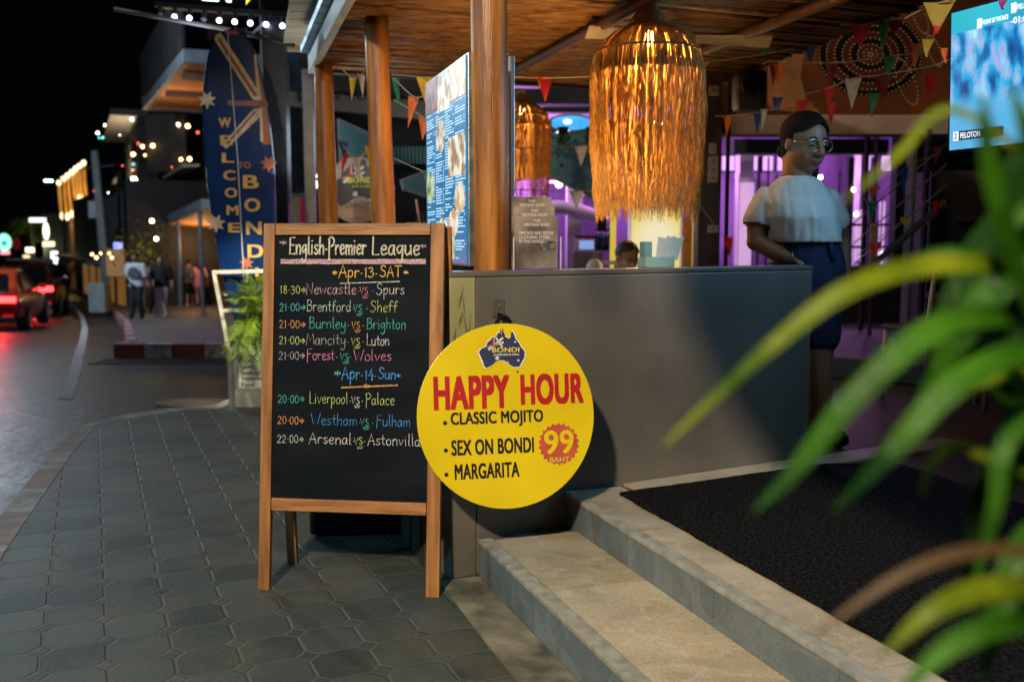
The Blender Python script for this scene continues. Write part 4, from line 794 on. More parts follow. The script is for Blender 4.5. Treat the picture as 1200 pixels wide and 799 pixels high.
hb = bld('far_block', 'dark distant block with teal tinted upper wall at the street bend', P(25, 290, 95).xy, (-1, .2, 0), 30, 10, -3, 2.5, M('teal_dark_wall', (.03, .06, .07), .7, .3, 1, 0))
for k in range(5): MB().box((3 + k * 5, .05, 3.0), (1.6, .1, 1.4)).build('window', M('dark_window', (.01, .01, .01)), hb)
hb2 = bld('shop_row', 'long dark shop building behind the utility pole', P(150, 280, 34).xy, (-.47, .883, 0), 22, 8, -1.6, 3.3, M('shop_dark_wall', (.016, .015, .014), .7, .3, 2, .1))
for k in range(12): MB().box((.8 + k * .75, .06, 3.3), (.07, .08, 2.4)).build('slat', M('slat_dark', (.03, .033, .036)), hb2)
MB().box((9, .6, 2.1), (18, 1.4, .12)).build('awning', M('shop_awning', (.05, .05, .05)), hb2)
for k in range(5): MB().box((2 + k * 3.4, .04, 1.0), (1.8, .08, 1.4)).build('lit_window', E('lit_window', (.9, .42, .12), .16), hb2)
tr = thing('lit_tree', 'small yellow lit leafy tree behind the walking pair', 'tree', tuple(Gs(168, 29)))
b = MB()
for k in range(420):
    a = random.gauss(0, 1); c = V((random.gauss(0, .42), random.gauss(0, .3), 1.95 + random.gauss(0, .34))); d = V((random.gauss(0, 1), random.gauss(0, 1), random.gauss(0, 1))).normalized() * .06; e = d.cross(V((0, 0, 1))).normalized() * .04; b.poly([c - d, c + e, c + d, c - e])
b.build('crown', M('yellow_leaf', (.22, .20, .03), .5, .4, 6, 0, col2=(.05, .07, .01), trans=.4), tr); MB().tube([(0, 0, 0), (.03, 0, .9), (0, 0, 1.8)], [.07, .05, .03], 8).build('trunk', M('trunk_bark', (.10, .07, .05), .9, .3, 9, .5), tr)
lamp('tree_glow', 'POINT', Gs(165, 28.2) + V((0, 0, 1.9)), 24, (1, .75, .25), .1)
fp_ = thing('far_palm', 'green palm tree lit at the bend of the street', 'tree', tuple(Gs(40, 72))); b = MB()
for k in range(16): a = k * .39; frond(b, (0, 0, 4.0), (1.6 * math.cos(a), 1.6 * math.sin(a), 3.6 + .6 * math.sin(k * 2.1)), .5, nl=10, lw=.12, ll=.6)
b.build('crown', palm_m, fp_); MB().tube([(0, 0, 0), (.1, 0, 2), (0, 0, 4.1)], [.16, .13, .1], 8).build('trunk', M('trunk_bark', (.1, .07, .05)), fp_); lamp('palm_glow', 'POINT', P(38, 290, 70), 90, (.8, 1, .6), .2)
# ------------------------------------------------------------------ cars
def car(label, loc, rz, low, up, k=1.0, glow=True, rack=False):
    o = thing('parked_car' if False else 'car', label, 'car', loc, rz)
    st = [(-2.15, .42, .86, .80, .30), (-2.10, .34, .92, .86, .30), (-1.6, .22, .95, .90, .3), (-.8, .20, .93, .91, .3), (.4, .20, .90, .91, .3), (1.2, .21, .86, .90, .3), (1.9, .26, .74, .84, .3), (2.12, .36, .66, .72, .3)]
    b = MB(); rings = []
    for y, zb, zt, hw, _ in st:
        zm = (zb + zt) / 2
        rings.append([b.b.verts.new(p) for p in ((-hw * .86, y, zb), (-hw, y, zb + .10), (-hw * 1.01, y, zm + .04), (-hw * .95, y, zt - .02), (-hw * .6, y, zt + .02), (hw * .6, y, zt + .02), (hw * .95, y, zt - .02), (hw * 1.01, y, zm + .04), (hw, y, zb + .10), (hw * .86, y, zb))])
    for a, c in zip(rings, rings[1:]):
        for j in range(10): b.face([a[j], a[(j + 1) % 10], c[(j + 1) % 10], c[j]])
    b.face(rings[0][::-1]); b.face(rings[-1]); b.build('body', low, o, smooth=True, sub=2)
    cs = [(-1.75, .93, .80), (-1.05, 1.36, .64), (-.6, 1.46, .62), (.1, 1.46, .62), (.5, 1.38, .63), (1.15, .90, .78)]
    b = MB(); rings = []
    for y, zt, hw in cs: rings.append([b.b.verts.new(p) for p in ((-.84, y, .84), (-hw - (.1 if zt < 1 else .04), y, min(zt, 1.0)), (-hw, y, zt - .03), (-hw * .7, y, zt), (hw * .7, y, zt), (hw, y, zt - .03), (hw + (.1 if zt < 1 else .04), y, min(zt, 1.0)), (.84, y, .84))])
    for a, c in zip(rings, rings[1:]):
        for j in range(8): b.face([a[j], a[(j + 1) % 8], c[(j + 1) % 8], c[j]])
    b.face(rings[0][::-1]); b.face(rings[-1]); b.build('cabin', up, o, smooth=True, sub=2)
    gm = M('car_glass', (.006, .007, .009), .06, .1, 3, 0)
    MB().slab([(-.56, -1.79, .965), (.56, -1.79, .965), (.50, -1.16, 1.33), (-.50, -1.16, 1.33)], .02, (0, -.5, .86)).build('rear_window', gm, o, bevel=.006)
    MB().slab([(-.6, 1.10, .97), (.6, 1.10, .97), (.54, .52, 1.35), (-.54, .52, 1.35)], .02, (0, .5, .86)).build('windscreen', gm, o, bevel=.006)
    for s in (-1, 1):
        MB().slab([(s * .795, -1.1, .96), (s * .80, .85, .95), (s * .665, .35, 1.36), (s * .665, -.80, 1.37)], .012, (s, 0, .3)).build('side_window', gm, o)
        MB().box((s * .93, .72, .98), (.16, .08, .12)).build('wing_mirror', low, o, bevel=.03)
        for y in (-1.35, 1.35):
            wh = MB(); wh.tube([(s * .70, y, .31), (s * .93, y, .31)], .315, 24).build('wheel', M('tyre', (.012, .012, .012), .85, .2, 20, .2), o, bevel=.03)
            MB().tube([(s * .92, y, .31), (s * .945, y, .31)], .2, 16).build('rim', M('alloy', (.28, .28, .28), .35, .1, 8, 0, metal=.8), [c for c in o.children if c.name.startswith('wheel')][-1])
        MB().box((s * .60, -2.115, .80), (.38, .10, .13)).build('tail_light', E('tail_light_red', (1, .03, .03), 9 if glow else 3), o, bevel=.03)
        MB().box((s * .62, -2.14, .45), (.22, .05, .05)).build('reflector', E('reflector_red', (.6, .01, .01), .6), o)
        MB().box((s * .62, 2.0, .64), (.32, .16, .12)).build('headlight', M('headlamp_glass', (.4, .4, .4), .1, .1, 4, 0), o, bevel=.03)
    MB().box((0, -2.135, .80), (.72, .06, .05)).build('light_bar', E('tail_bar_red', (1, .05, .03), 3), o, bevel=.01)
    pt = MB().box((0, -2.16, .60), (.44, .02, .14)).build('number_plate', M('plate_white', (.5, .5, .48), .5, .1, 8, 0), o, bevel=.004)
    MB().box((0, -2.12, .36), (1.5, .12, .14)).build('bumper', M('bumper_dark', (.02, .02, .02), .5, .2, 8, 0), o, bevel=.03)
    if rack: MB().box((0, -.3, 1.52), (1.1, 1.1, .06)).build('roof_rack', darkm, o, bevel=.02)
    o.scale = (k, k, k * (1.12 if rack else 1))
    q = Matrix.Translation(V(loc)) @ Matrix.Rotation(rz, 4, 'Z')
    if glow: lamp('tail_glow', 'SPOT', q @ V((.3, -2.3, .85)), 260, (1, .03, .025), .15, q @ V((1.0, -6.5, -.6)), 80, .9)
    return o
redp = M('red_car_paint', (.36, .012, .012), .22, .1, 3, 0); yelp = M('orange_car_paint', (.34, .040, .010), .22, .1, 3, 0); drp = M('wine_car_paint', (.06, .010, .012), .2, .1, 3, 0)
x0 = V((-12.35, 23.8, 0)); car('nearer red taxi with orange upper body and glowing tail lights', (x0.x, x0.y, gz(23.8) - .11), R(17), redp, yelp)
x1 = V((-15.75, 32.6, 0)); car('dark wine red car queueing ahead of the taxi', (x1.x, x1.y, gz(34.5) - .11), R(20), drp, drp, 1.08, True, True)
# ------------------------------------------------------------------ alley behind the left posts
def pq(mb, x0, y0, x1, y1, Y, d=.1, rel=V((0, 0, 0))): # upright block whose front covers this patch at distance Y
    a, b = P(x0, y1, Y), P(x1, y0, Y); mb.box(((a.x + b.x) / 2 - rel.x, Y + d / 2 - rel.y, (a.z + b.z) / 2 - rel.z), (abs(b.x - a.x), d, abs(b.z - a.z))); return mb
def blk_thing(name, label, cat, Y, x0, y0, x1, y1, d, m, base='body', bevel=.01, group=None):
    c = P((x0 + x1) / 2, y1, Y); o = thing(name, label, cat, tuple(c), 0, group); pq(MB(), x0, y0, x1, y1, Y, d, c).build(base, m, o, bevel=bevel); return o, c
za = 2.9; a1, a2, a3, a4 = G(332, 54, za), G(396, 54, za), G(432, -30, za), G(345, -30, za)
wa = thing('plank_awning', 'white plank awning beside the edge of the reed roof', 'awning', tuple(a1)); wp = M('white_planks', (.55, .53, .47), .6, .15, 5, .15, col2=(.42, .39, .33))
b = MB(); n = 9
for k in range(n): t0, t1 = k / n + .004, (k + 1) / n - .003; b.slab([a1.lerp(a4, t0) - a1, a2.lerp(a3, t0) - a1, a2.lerp(a3, t1) - a1, a1.lerp(a4, t1) - a1], .04)
b.build('planks', wp, wa); MB().bar((-.02, .04, .03), a2 - a1 + V((.02, .04, .03)), .06, .14).build('edge_board', wp, wa, bevel=.006)
lamp('awning_glow', 'AREA', a1 + V((.2, -.6, -1.1)), 5, (1, .92, .72), .3, a1 + V((.2, -.6, 0)))
navyw = M('navy_mural_wall', (.030, .045, .13), .6, .5, 2.2, .05, col2=(.012, .014, .035), contrast=(.46, .52), detail=2)
aw, c = blk_thing('alley_shop', 'dark shop front with navy mural and pale lettered fascia behind the posts', 'shop', 13.2, 322, 60, 600, 330, .3, M('dark_shop_wall', (.020, .020, .026), .7, .4, 2, 0), 'wall')
pq(MB(), 336, 124, 388, 262, 13.0, .15, c).build('mural_panel', navyw, aw); pq(MB(), 330, 56, 378, 108, 12.9, .15, c).build('upper_panel', M('blue_tile_panel', (.05, .13, .24), .5, .6, 1.6, .05, col2=(.03, .05, .07), contrast=(.45, .55)), aw)
fs = MB(); A, B2, C2, D2 = P(333, 124, 12.2), P(520, 143, 12.9), P(520, 120, 12.9), P(333, 107, 12.2); fs.slab([p - c for p in (A, B2, C2, D2)], .10, (0, 1, 0)); fo = fs.build('fascia', M('pale_fascia', (.34, .31, .29), .6, .2, 2, 0), aw)
os2 = MB(); os2.slab([p - c for p in (P(380, 106, 12.2), P(600, 121, 12.8), P(600, 70, 12.8), P(380, 62, 12.2))], .12, (0, 1, 0)); os2.build('overhang', M('grey_overhang', (.075, .066, .062), .8, .4, 2, .1), aw)
fl = txt('fascia_lettering', 'podkr res porono', M('dark_lettering', (.03, .03, .03)), aw, 0, 0, 1.62, .17, .02, 0)
ang = math.atan2((B2 - A).y, (B2 - A).x); fl.matrix_local = Matrix.Translation(P(350, 121, 12.2) - c + V((0, -.02, .0))) @ Matrix.Rotation(R(3.2), 4, 'Z') @ Matrix.Rotation(R(86.5), 4, 'X')
pole_t, c = blk_thing('steel_pole', 'thin grey steel pole standing left of the farthest log post', 'pole', 9.2, 357.5, 74, 366, 262, .07, M('galvanised', (.24, .23, .22), .45, .2, 6, .05, metal=.3), 'shaft', .004)
pq(MB(), 350, 62, 376, 80, 9.15, .15, c).build('head_bracket', darkm, pole_t)
sail = M('teal_shade_cloth', (.16, .34, .36), .7, .15, 1.5, .03); strp = M('teal_stripe', (.10, .26, .28), .6, .1, 3, 0)
def sail_thing(label, pts, Y0):
    p3 = [P(x, y, Y0 + dy) for x, y, dy in pts]; o = thing('shade_sail', label, 'shade sail', tuple(p3[0]), 0)
    MB().slab([p - p3[0] for p in p3], .02, (0, 1, .3)).build('cloth', sail, o); MB().tube([p - p3[0] for p in p3 + p3[:1]], .015, 6).build('edge_rope', M('pale_rope', (.4, .4, .4), .8, .1, 9, 0), o); return o
sail_thing('pale teal shade sail between the two farther log posts', [(396, 140, 0), (440, 160, .6), (440, 190, .6), (398, 193, 0)], 11.6); sail_thing('small teal shade sail low beside the menu board', [(470, 212, 0), (512, 196, .5), (512, 236, .5), (472, 222, 0)], 11.4)
sail_thing('large teal shade sail hanging between two straw lamps', [(598, 150, 0), (720, 152, 1), (720, 246, 1.2), (640, 205, .3), (598, 214, 0)], 12.2)
lamp('sail_glow', 'POINT', P(430, 168, 10.6), 10, (.65, .95, 1), .3); lamp('round_sign_glow', 'POINT', P(418, 190, 8.2), 7, (1, .95, .85), .2); lamp('sail_glow', 'POINT', P(668, 120, 11.3), 12, (.65, .95, 1), .3)  # the middle lamp is added to brighten the unlit round sign
sw_, c = blk_thing('striped_panel', 'dark panel with teal vertical stripes left of the menu board', 'panel', 12.5, 458, 171, 520, 193, .06, M('dark_shop_wall', (.02, .02, .02)), 'panel'); b = MB()
for k in range(13): pq(b, 461 + k * 4.4, 172, 463.4 + k * 4.4, 192, 12.44, .04, c)
b.build('stripes', strp, sw_)
rs = framed('round_bar_sign', 'round black and grey bar sign with map and soda lettering between two posts', 'sign', P(419, 223, 8.9), (1, 0, 0), (0, 0, 1)); k = 8.9 / F
MB().prism(circ(0, 0, 38 * k, 64), -.05, 0).build('disc', M('sign_grey', (.30, .28, .27), .5, .2, 5, 0), rs); MB().prism(circ(0, 0, 38.5 * k, 64), -.06, -.02).build('rim', blackm, rs)
flat('wood_band', [(x, y) for x, y in circ(0, 0, 36 * k, 80) if y < -12 * k], M('sign_wood', (.34, .22, .12), .6, .3, 5, 0, stretch=(1, 6, 1)), rs, .0005, .0015)
aus(rs, 5 * k, 8 * k, .0013, .001, M('sign_grey', (.3, .3, .3)), blk, True); txt('name_lettering', 'BONDI', M('bright_yellow_print', (.62, .60, .03), .4, .1, 9, 0), rs, -11 * k, 8 * k, 32 * k, 7 * k, .05, .006); txt('soda_lettering', 'Coca-Cola', blk, rs, -14 * k, -20 * k, 27 * k, 8 * k, .0, .004, shear=.4)
txt('small_lettering', 'BAR & GRILL', M('bright_yellow_print', (.6, .6, .1)), rs, -6 * k, 3 * k, 25 * k, 3 * k, .02, .006)
vb, c = blk_thing('display_box', 'small lit display box with red side right of the dark street post', 'display box', 10.2, 337, 227, 361, 262, .3, M('pale_green_frame', (.30, .40, .32), .5, .1, 5, 0), 'case')
pq(MB(), 339, 231, 352, 262, 10.19, .02, c).build('picture', M('dim_menu', (.10, .09, .07), .5, .6, 30, 0, emit=(.20, .16, .10), es=.25), vb); pq(MB(), 352, 231, 360, 262, 10.19, .02, c).build('red_panel', M('magenta_panel', (.35, .02, .07), .5, .1, 5, 0, emit=(.30, .01, .05), es=.3), vb)
so = framed('so_sign', 'white glowing sign letters beside the farthest log post', 'sign', P(366, 221, 12.6), (1, 0, 0), (0, 0, 1)); MB().box((.2, .1, -.08), (.6, .5, .06)).build('backing', blackm, so); txt('lit_lettering', 'SO', lw_, so, 0, 0, 20 * 12.6 / F, 16 * 12.6 / F, .04, .0)
dn, c = blk_thing('drink_straw_glass', 'glass with a pale pink straw beyond the chalkboard corner', 'glass', 8.0, 487, 250, 497, 268, .06, glass('thin_glass'), 'tumbler'); MB().tube([P(492, 262, 8.02) - c, P(487.5, 234, 8.02) - c], .009, 8).build('straw', M('pink_straw', (.60, .34, .36), .5, .1, 9, 0), dn)
at_, c = blk_thing('alley_table', 'dark table behind the chalkboard carrying the pink straw glass', 'table', 7.8, 462, 268, 545, 273, .7, darkm, 'top'); 
for x in (466, 540): MB().tube([P(x, 274, 8.1) - c, V((P(x, 274, 8.1) - c).xy.to_3d()) + V((0, 0, -c.z))], .02, 8).build('leg', darkm, at_)
# ------------------------------------------------------------------ purple lit hall behind the bar
pw = M('purple_wall', (.20, .11, .27), .7, .25, 1.1, .05, col2=(.05, .02, .08), stretch=(1.6, 1, .35), contrast=(.40, .62)); wc = M('white_column', (.62, .58, .62), .5, .1, 3, .03); dk = M('dark_ceiling', (.035, .032, .035), .8, .4, 2, .1)
hall = thing('lit_hall', 'open hall with purple lit walls columns and dark ceiling behind the bar', 'building', (2, 18, ZL))
ho_ = V((2, 18, ZL))
def hb_(name, x0, y0, x1, y1, Y, d, m, par=None): return pq(MB(), x0, y0, x1, y1, Y, d, ho_).build(name, m, par or hall)
hb_('rear_wall', 560, 60, 1130, 345, 18, .3, pw)
MB().box((2, -2.4, 3.1), (9, 6, .15)).build('ceiling', M('purple_ceiling', (.30, .24, .34), .7, .3, 1.2, .1), hall)
MB().box((2, -2, -.03), (9, 6.4, .04)).build('floor', M('hall_floor', (.18, .15, .18), .4, .3, 2, .05), hall)
hb_('front_beam', 596, 104, 850, 122, 12.9, .3, dk); hb_('front_beam', 860, 163, 1042, 180, 13, .25, dk); hb_('grey_beam', 636, 96, 706, 132, 13.4, .2, M('dim_concrete', (.1, .1, .1)))
for x0, x1, Y in ((664, 683, 15), (760, 778, 15), (864, 884, 14.5), (822, 834, 15.5), (1004, 1014, 15)): hb_('column', x0, 175, x1, 335, Y, .3, wc)
for x0, x1 in ((600, 622), (626, 640)): hb_('purple_panel', x0, 200, x1, 330, 16.5, .1, M('deep_purple', (.10, .04, .20), .6, .2, 3, 0))
pane = E('violet_pane', (.80, .42, .95), 1.25)
for i, (x0, x1) in enumerate(((846, 861), (863, 872), (876, 888), (894, 906), (911, 923), (928, 941), (1000, 1010), (1016, 1027), (1033, 1044))):
    w_ = hb_('window', x0 - 1, 181, x1 + 1, 202, 15.6, .1, dk); hb_('pane', x0, 183, x1, 200, 15.59, .05, pane, w_)
for i, (x0, y0, x1) in enumerate(((684, 227, 720), (640, 212, 662), (610, 231, 640))): hb_('light_tube', x0, y0, x1, y0 + 2.2, 14.8, .05, E('pink_tube', (1, .35, .75), 6))
MB().slab([P(x, y, 15.4) - ho_ for x, y in ((862, 202), (862, 209), (912, 226), (912, 218))], .1, (0, 1, 0)).build('sloping_beam', wc, hall)
for x0, y0, x1, y1 in ((863, 214, 884, 312), (1003, 246, 1014, 306), (918, 228, 926, 310), (760, 214, 776, 244), (1030, 236, 1038, 310)): hb_('glowing_panel', x0, y0, x1, y1, 14.3, .06, E('pinkish_white_panel', (.95, .55, 1), .62))
for x0, x1, Y in ((886, 892, 14.2), (898, 902, 14.1), (990, 1002, 14.2), (1018, 1026, 14.0), (944, 960, 14.6)): hb_('dark_upright', x0, 184, x1, 330, Y, .1, dk)
for k in range(16):
    x = random.uniform(862, 1040); hb_('dark_upright', x, random.uniform(186, 250), x + random.uniform(1.2, 4), 330, random.uniform(13.3, 14.0), .05, dk)
for k in range(9): MB().ball(P(random.uniform(864, 1036), random.uniform(206, 300), 13.9) - ho_, .03, seg=8, rings=6).build('spot_bulb', E('pink_white', (1, .8, .95), 10), hall)
for y in (262, 288): hb_('dark_rail', 990, y, 1045, y + 3, 13.9, .06, dk)
arc = [P(600 + i * 10, 243 + (i - 5) ** 2 * .5, 14.9) - ho_ for i in range(12)]; MB().tube(arc, .10, 8).build('curved_beam', wc, hall, smooth=True)
for x, y in ((655, 216), (668, 208), (690, 214)): MB().ball(P(x, y, 14.6) - ho_, .05, seg=10, rings=6).build('spot_bulb', E('pink_white', (1, .8, .95), 10), hall)
for x, z, e in ((-1.9, 2.2, 230), (.2, 2.4, 190), (2.6, 2.3, 110), (4.4, 2.2, 60)): lamp('hall_purple_light', 'POINT', (2 + x, 16.2, z), e, (.80, .36, 1), .4)
hb_('dark_partition', 1042, 60, 1330, 430, 12.8, .2, M('dark_partition', (.03, .026, .024), .8, .3, 2, 0)); hb_('low_wall', 850, 312, 1045, 430, 12.9, .2, M('dark_partition', (.03, .03, .03)))
lamp('roof_uplight', 'SPOT', (.2, 5.0, 1.25), 75, (1, .55, .18), .3, (-.1, 6.0, 2.6), 130, .9)  # added spot without a fitting, brightens the reed ceiling from below
hc, c = blk_thing('pale_counter', 'pale slatted service counter inside the purple hall', 'counter', 12.6, 672, 295, 707, 340, .5, M('pink_slats', (.45, .33, .36), .6, .3, 2, .1, stretch=(14, 1, .5)), 'front')
cm, c = blk_thing('coffee_machine', 'chrome coffee machine with blue lit front on the pale counter', 'machine', 12.7, 674, 279, 698, 295, .4, M('chrome_pink', (.5, .4, .45), .25, .1, 5, 0, metal=.8), 'body')
pq(MB(), 679, 282, 696, 292, 12.68, .03, c).build('lit_front', M('blue_front', (.2, .3, .6), .3, .8, 9, 0, emit=(.25, .45, .95), es=.8, col2=(.05, .05, .1)), cm); pq(MB(), 674, 276, 698, 279, 12.7, .4, c).build('red_top', M('red_dark', (.22, .02, .04)), cm)
for k in range(6):
    x = 699 + k * 3.6; p = P(x, 294, 12.75); o = thing('bottle', 'dark bottle lined up beside the coffee machine', 'bottle', tuple(p), 0, 'bottles on the pale counter'); MB().lathe([(.0, 0), (.035, 0), (.035, .14), (.013, .19), (.013, .25), (0, .25)], 12).build('glass_body', M('bottle_dark' if k % 2 else 'bottle_blue', (.02, .02, .03) if k % 2 else (.05, .12, .30), .15, .1, 5, 0), o, smooth=True); MB().lathe([(0, .25), (.016, .25), (.016, .28), (0, .28)], 10).build('cap', M('red_dark', (.2, .02, .04)), o)
hbg, c = blk_thing('hanging_bag', 'black cloth bag hanging left of the largest straw lamp', 'bag', 8.8, 700, 236, 711, 271, .05, blackm, 'bag_body', .012); MB().tube([P(702, 236, 8.82) - c, P(704, 224, 8.82) - c, P(708, 224, 8.82) - c, P(709, 236, 8.82) - c], .006, 6).build('strap', blackm, hbg)
ls = framed('blue_lit_sign', 'rounded blue lit sign with white stripes above the teal sail', 'sign', P(669, 146, 11.4), (1, -.03, 0), (0, -.06, 1)); k = 11.4 / F
MB().prism([(max(-24, min(24, x * 1.9)) * k, y * k) for x, y in circ(0, 0, 15, 40, 12)], -.12, 0).build('case', darkm, ls); MB().prism([(max(-22, min(22, x * 1.8)) * k, y * k) for x, y in circ(0, 1.5, 14, 40, 8)], 0, .01).build('lit_face', M('blue_lit', (.02, .2, .5), .4, .5, 5, 0, emit=(.015, .28, .62), es=1.0), ls)
b = MB(); 
for i in range(3): b.poly([((-18 + i * 5) * k, -10 * k, .012), ((-15 + i * 5) * k, -10 * k, .012), ((-11 + i * 5) * k, -6.5 * k, .012), ((-14 + i * 5) * k, -6.5 * k, .012)])
b.build('lit_stripes', E('white_mark', (.8, .95, 1), 1.6), ls); b = MB(); b.poly([(a * k, b_ * k, .014) for a, b_ in circ(-4, 3, 5, 16, 3)]); b.build('lit_mark', E('white_mark', (.8, .95, 1), 1.6), ls)
for px, nm in ((660, 'trailing dark green plant hanging left under the blue lit sign'), (693, 'trailing dark plant hanging right of the blue lit sign')):
    p = P(px, 158, 11); o = thing('hanging_plant', nm, 'plant', tuple(p)); b = MB()
    for i in range(60): q = V((random.gauss(0, .05), random.gauss(0, .05), -abs(random.gauss(0, .13)))); d = V((random.gauss(0, 1), random.gauss(0, 1), random.gauss(0, 1) - .6)).normalized() * .06; e = d.cross(V((0, 1, 0))).normalized() * .02; b.poly([q, q + d * .5 + e, q + d, q + d * .5 - e])
    b.build('foliage', M('dark_leaf', (.02, .05, .025), .5, .3, 8, 0), o); MB().lathe([(0, .0), (.05, 0), (.06, .08), (0, .08)], 12).build('pot', blackm, o)
lb, c = blk_thing('lit_yellow_box', 'bright yellow glowing light box with white centre behind the counter', 'light box', 8.2, 737, 243, 800, 316, .12, M('pale_violet_frame', (.5, .42, .5), .5, .1, 5, 0, emit=(.9, .75, .9), es=.35), 'frame', .01)
m = bpy.data.materials.new('yellow_glow_face'); m.use_nodes = True; nt = m.node_tree; N = nt.nodes; tc = N.new('ShaderNodeTexCoord'); gr = N.new('ShaderNodeTexGradient'); gr.gradient_type = 'SPHERICAL'; mp = N.new('ShaderNodeMapping'); mp.inputs['Location'].default_value = (-.62, 0, -.52); mp.inputs['Scale'].default_value = (1, 1, 1); mp.vector_type = 'POINT'
mp.inputs['Location'].default_value = (0, 0, -.36); mp.inputs['Scale'].default_value = (3.7, 0, 3.0); nz = N.new('ShaderNodeTexNoise'); nz.inputs['Scale'].default_value = 5
va = N.new('ShaderNodeVectorMath'); va.operation = 'MULTIPLY_ADD'; va.inputs[1].default_value = (.25, 0, .25); nt.links.new(tc.outputs['Object'], nz.inputs[0]); nt.links.new(nz.outputs['Color'], va.inputs[0]); nt.links.new(tc.outputs['Object'], mp.inputs[0]); nt.links.new(mp.outputs[0], va.inputs[2])
va2 = N.new('ShaderNodeVectorMath'); va2.operation = 'ADD'; va2.inputs[1].default_value = (-.12, 0, -.12 - .36); nt.links.new(va.outputs[0], va2.inputs[0]); nt.links.new(va2.outputs[0], gr.inputs[0])
rp = N.new('ShaderNodeValToRGB'); rp.color_ramp.elements[0].position = .05; rp.color_ramp.elements[0].color = (.95, .72, .05, 1); rp.color_ramp.elements[1].position = .62; rp.color_ramp.elements[1].color = (1, .94, .62, 1); nt.links.new(gr.outputs[0], rp.inputs[0]); nt.links.new(rp.outputs[0], N['Principled BSDF'].inputs['Emission Color']); N['Principled BSDF'].inputs['Emission Strength'].default_value = .80; N['Principled BSDF'].inputs['Base Color'].default_value = (.3, .2, .03, 1)
pq(MB(), 740, 246, 797, 316, 8.19, .03, c).build('lit_face', m, lb); lamp('box_glow', 'AREA', P(768, 280, 8.0), 6, (1, .88, .35), .4, P(768, 300, 3))
for i, (x0, x1, m_) in enumerate(((715, 722.5, 'a'), (811, 816, 'b'))):
    o, c = blk_thing('yellow_pole', ('bright yellow lit pole left of the yellow light box', 'narrow yellow green lit strip along the dark column')[i], 'pole', 8.6, x0, 235 if i == 0 else 225, x1, 330, .06, E('yellow_pole_lit', (.72, .55, .06), .75) if i == 0 else E('yellow_strip_lit', (.35, .36, .04), .6), 'shaft', .01)
ys_, c = blk_thing('slatted_screen', 'yellow slatted screen glowing just above the light box', 'screen', 8.9, 734, 226, 782, 246, .05, M('yellow_slat', (.45, .36, .06), .6, .2, 5, 0), 'rear_sheet'); b = MB()
for k in range(11): pq(b, 735 + k * 4.2, 226 + random.random() * 4, 738 + k * 4.2, 246, 8.86, .03, c)
b.build('slats', E('yellow_slat_lit', (.75, .6, .1), .5), ys_)
ows, c = blk_thing('orange_board', 'dim orange board between light box and dark column', 'board', 8.9, 799, 255, 812, 318, .05, M('orange_board', (.35, .17, .05), .6, .2, 5, 0), 'sheet')
# dark column, switches, speaker
dcol, c = blk_thing('dark_column', 'wide dark brown square column behind the right half of the counter', 'column', 8.4, 816, 80, 848, 372, .24, M('dark_brown_column', (.050, .040, .036), .6, .3, 3, .1), 'shaft', .008)
blk_thing('column_pipe', 'thin black pipe running up beside the dark brown column', 'pipe', 8.5, 849, 80, 858, 372, .1, blackm, 'pipe_body', .02)
sbm = M('switch_white', (.42, .36, .32), .5, .1, 9, 0)
for i, (x0, y0, x1, y1, lb_) in enumerate(((831, 100, 843, 112, 'pale square junction box near the top of the dark column'), (831, 168, 840, 181, 'small pale switch box just above the tall switch panel'), (830, 183, 842, 214, 'tall pale three gang switch panel on the dark column'), (830, 264, 842, 273, 'low wide pale socket on the dark column'))):
    o, c = blk_thing('switch_box', lb_, 'switch', 8.35, x0, y0, x1, y1, .04, sbm, 'case', .006)
    for k in range(3 if i == 2 else 1): h = (y1 - y0) / (3 if i == 2 else 1); pq(MB(), x0 + 4, y0 + h * k + h * .35, x1 - 4, y0 + h * k + h * .65, 8.34, .02, c).build('rocker', M('switch_grey', (.25, .22, .2)), o)
lsx, c = blk_thing('wall_loudspeaker', 'black loudspeaker mounted high beside the dotted mural', 'loudspeaker', 7.6, 864, 80, 901, 129, .24, M('speaker_black', (.008, .008, .009), .55, .2, 60, .3), 'cabinet', .05)
MB().tube([P(882, 100, 7.55) - c + V((0, .03, 0)), P(882, 100, 7.55) - c], .075, 20).build('cone', blackm, lsx); MB().bar(P(882, 80, 7.75) - c, (P(882, 80, 7.75) - c).xy.to_3d() + V((0, 0, ROOF_Z - c.z)), .03, .03).build('bracket', darkm, lsx)
# fan
fn = thing('ceiling_fan', 'pale three bladed ceiling fan behind the largest straw lamp', 'ceiling fan', tuple(P(795, 46, 6.05))); fc = M('fan_cream', (.50, .46, .34), .5, .1, 6, 0)
MB().lathe([(0, -.06), (.07, -.05), (.09, 0), (.07, .05), (0, .06)], 20).build('motor', fc, fn, smooth=True); MB().tube([(0, 0, .05), (0, 0, ROOF_Z - P(795, 46, 6.05).z)], .013, 8).build('rod', fc, fn)
for a in (12, 132, 200): 
    d = V((math.cos(R(a)), math.sin(R(a)), 0)); s = V((-d.y, d.x, -.5 if a < 90 else .5)).normalized(); MB().slab([d * .1 - s * .03, d * .58 - s * .06, d * .6 + s * .05, d * .1 + s * .03], .008).build('blade', fc, fn, bevel=.002)
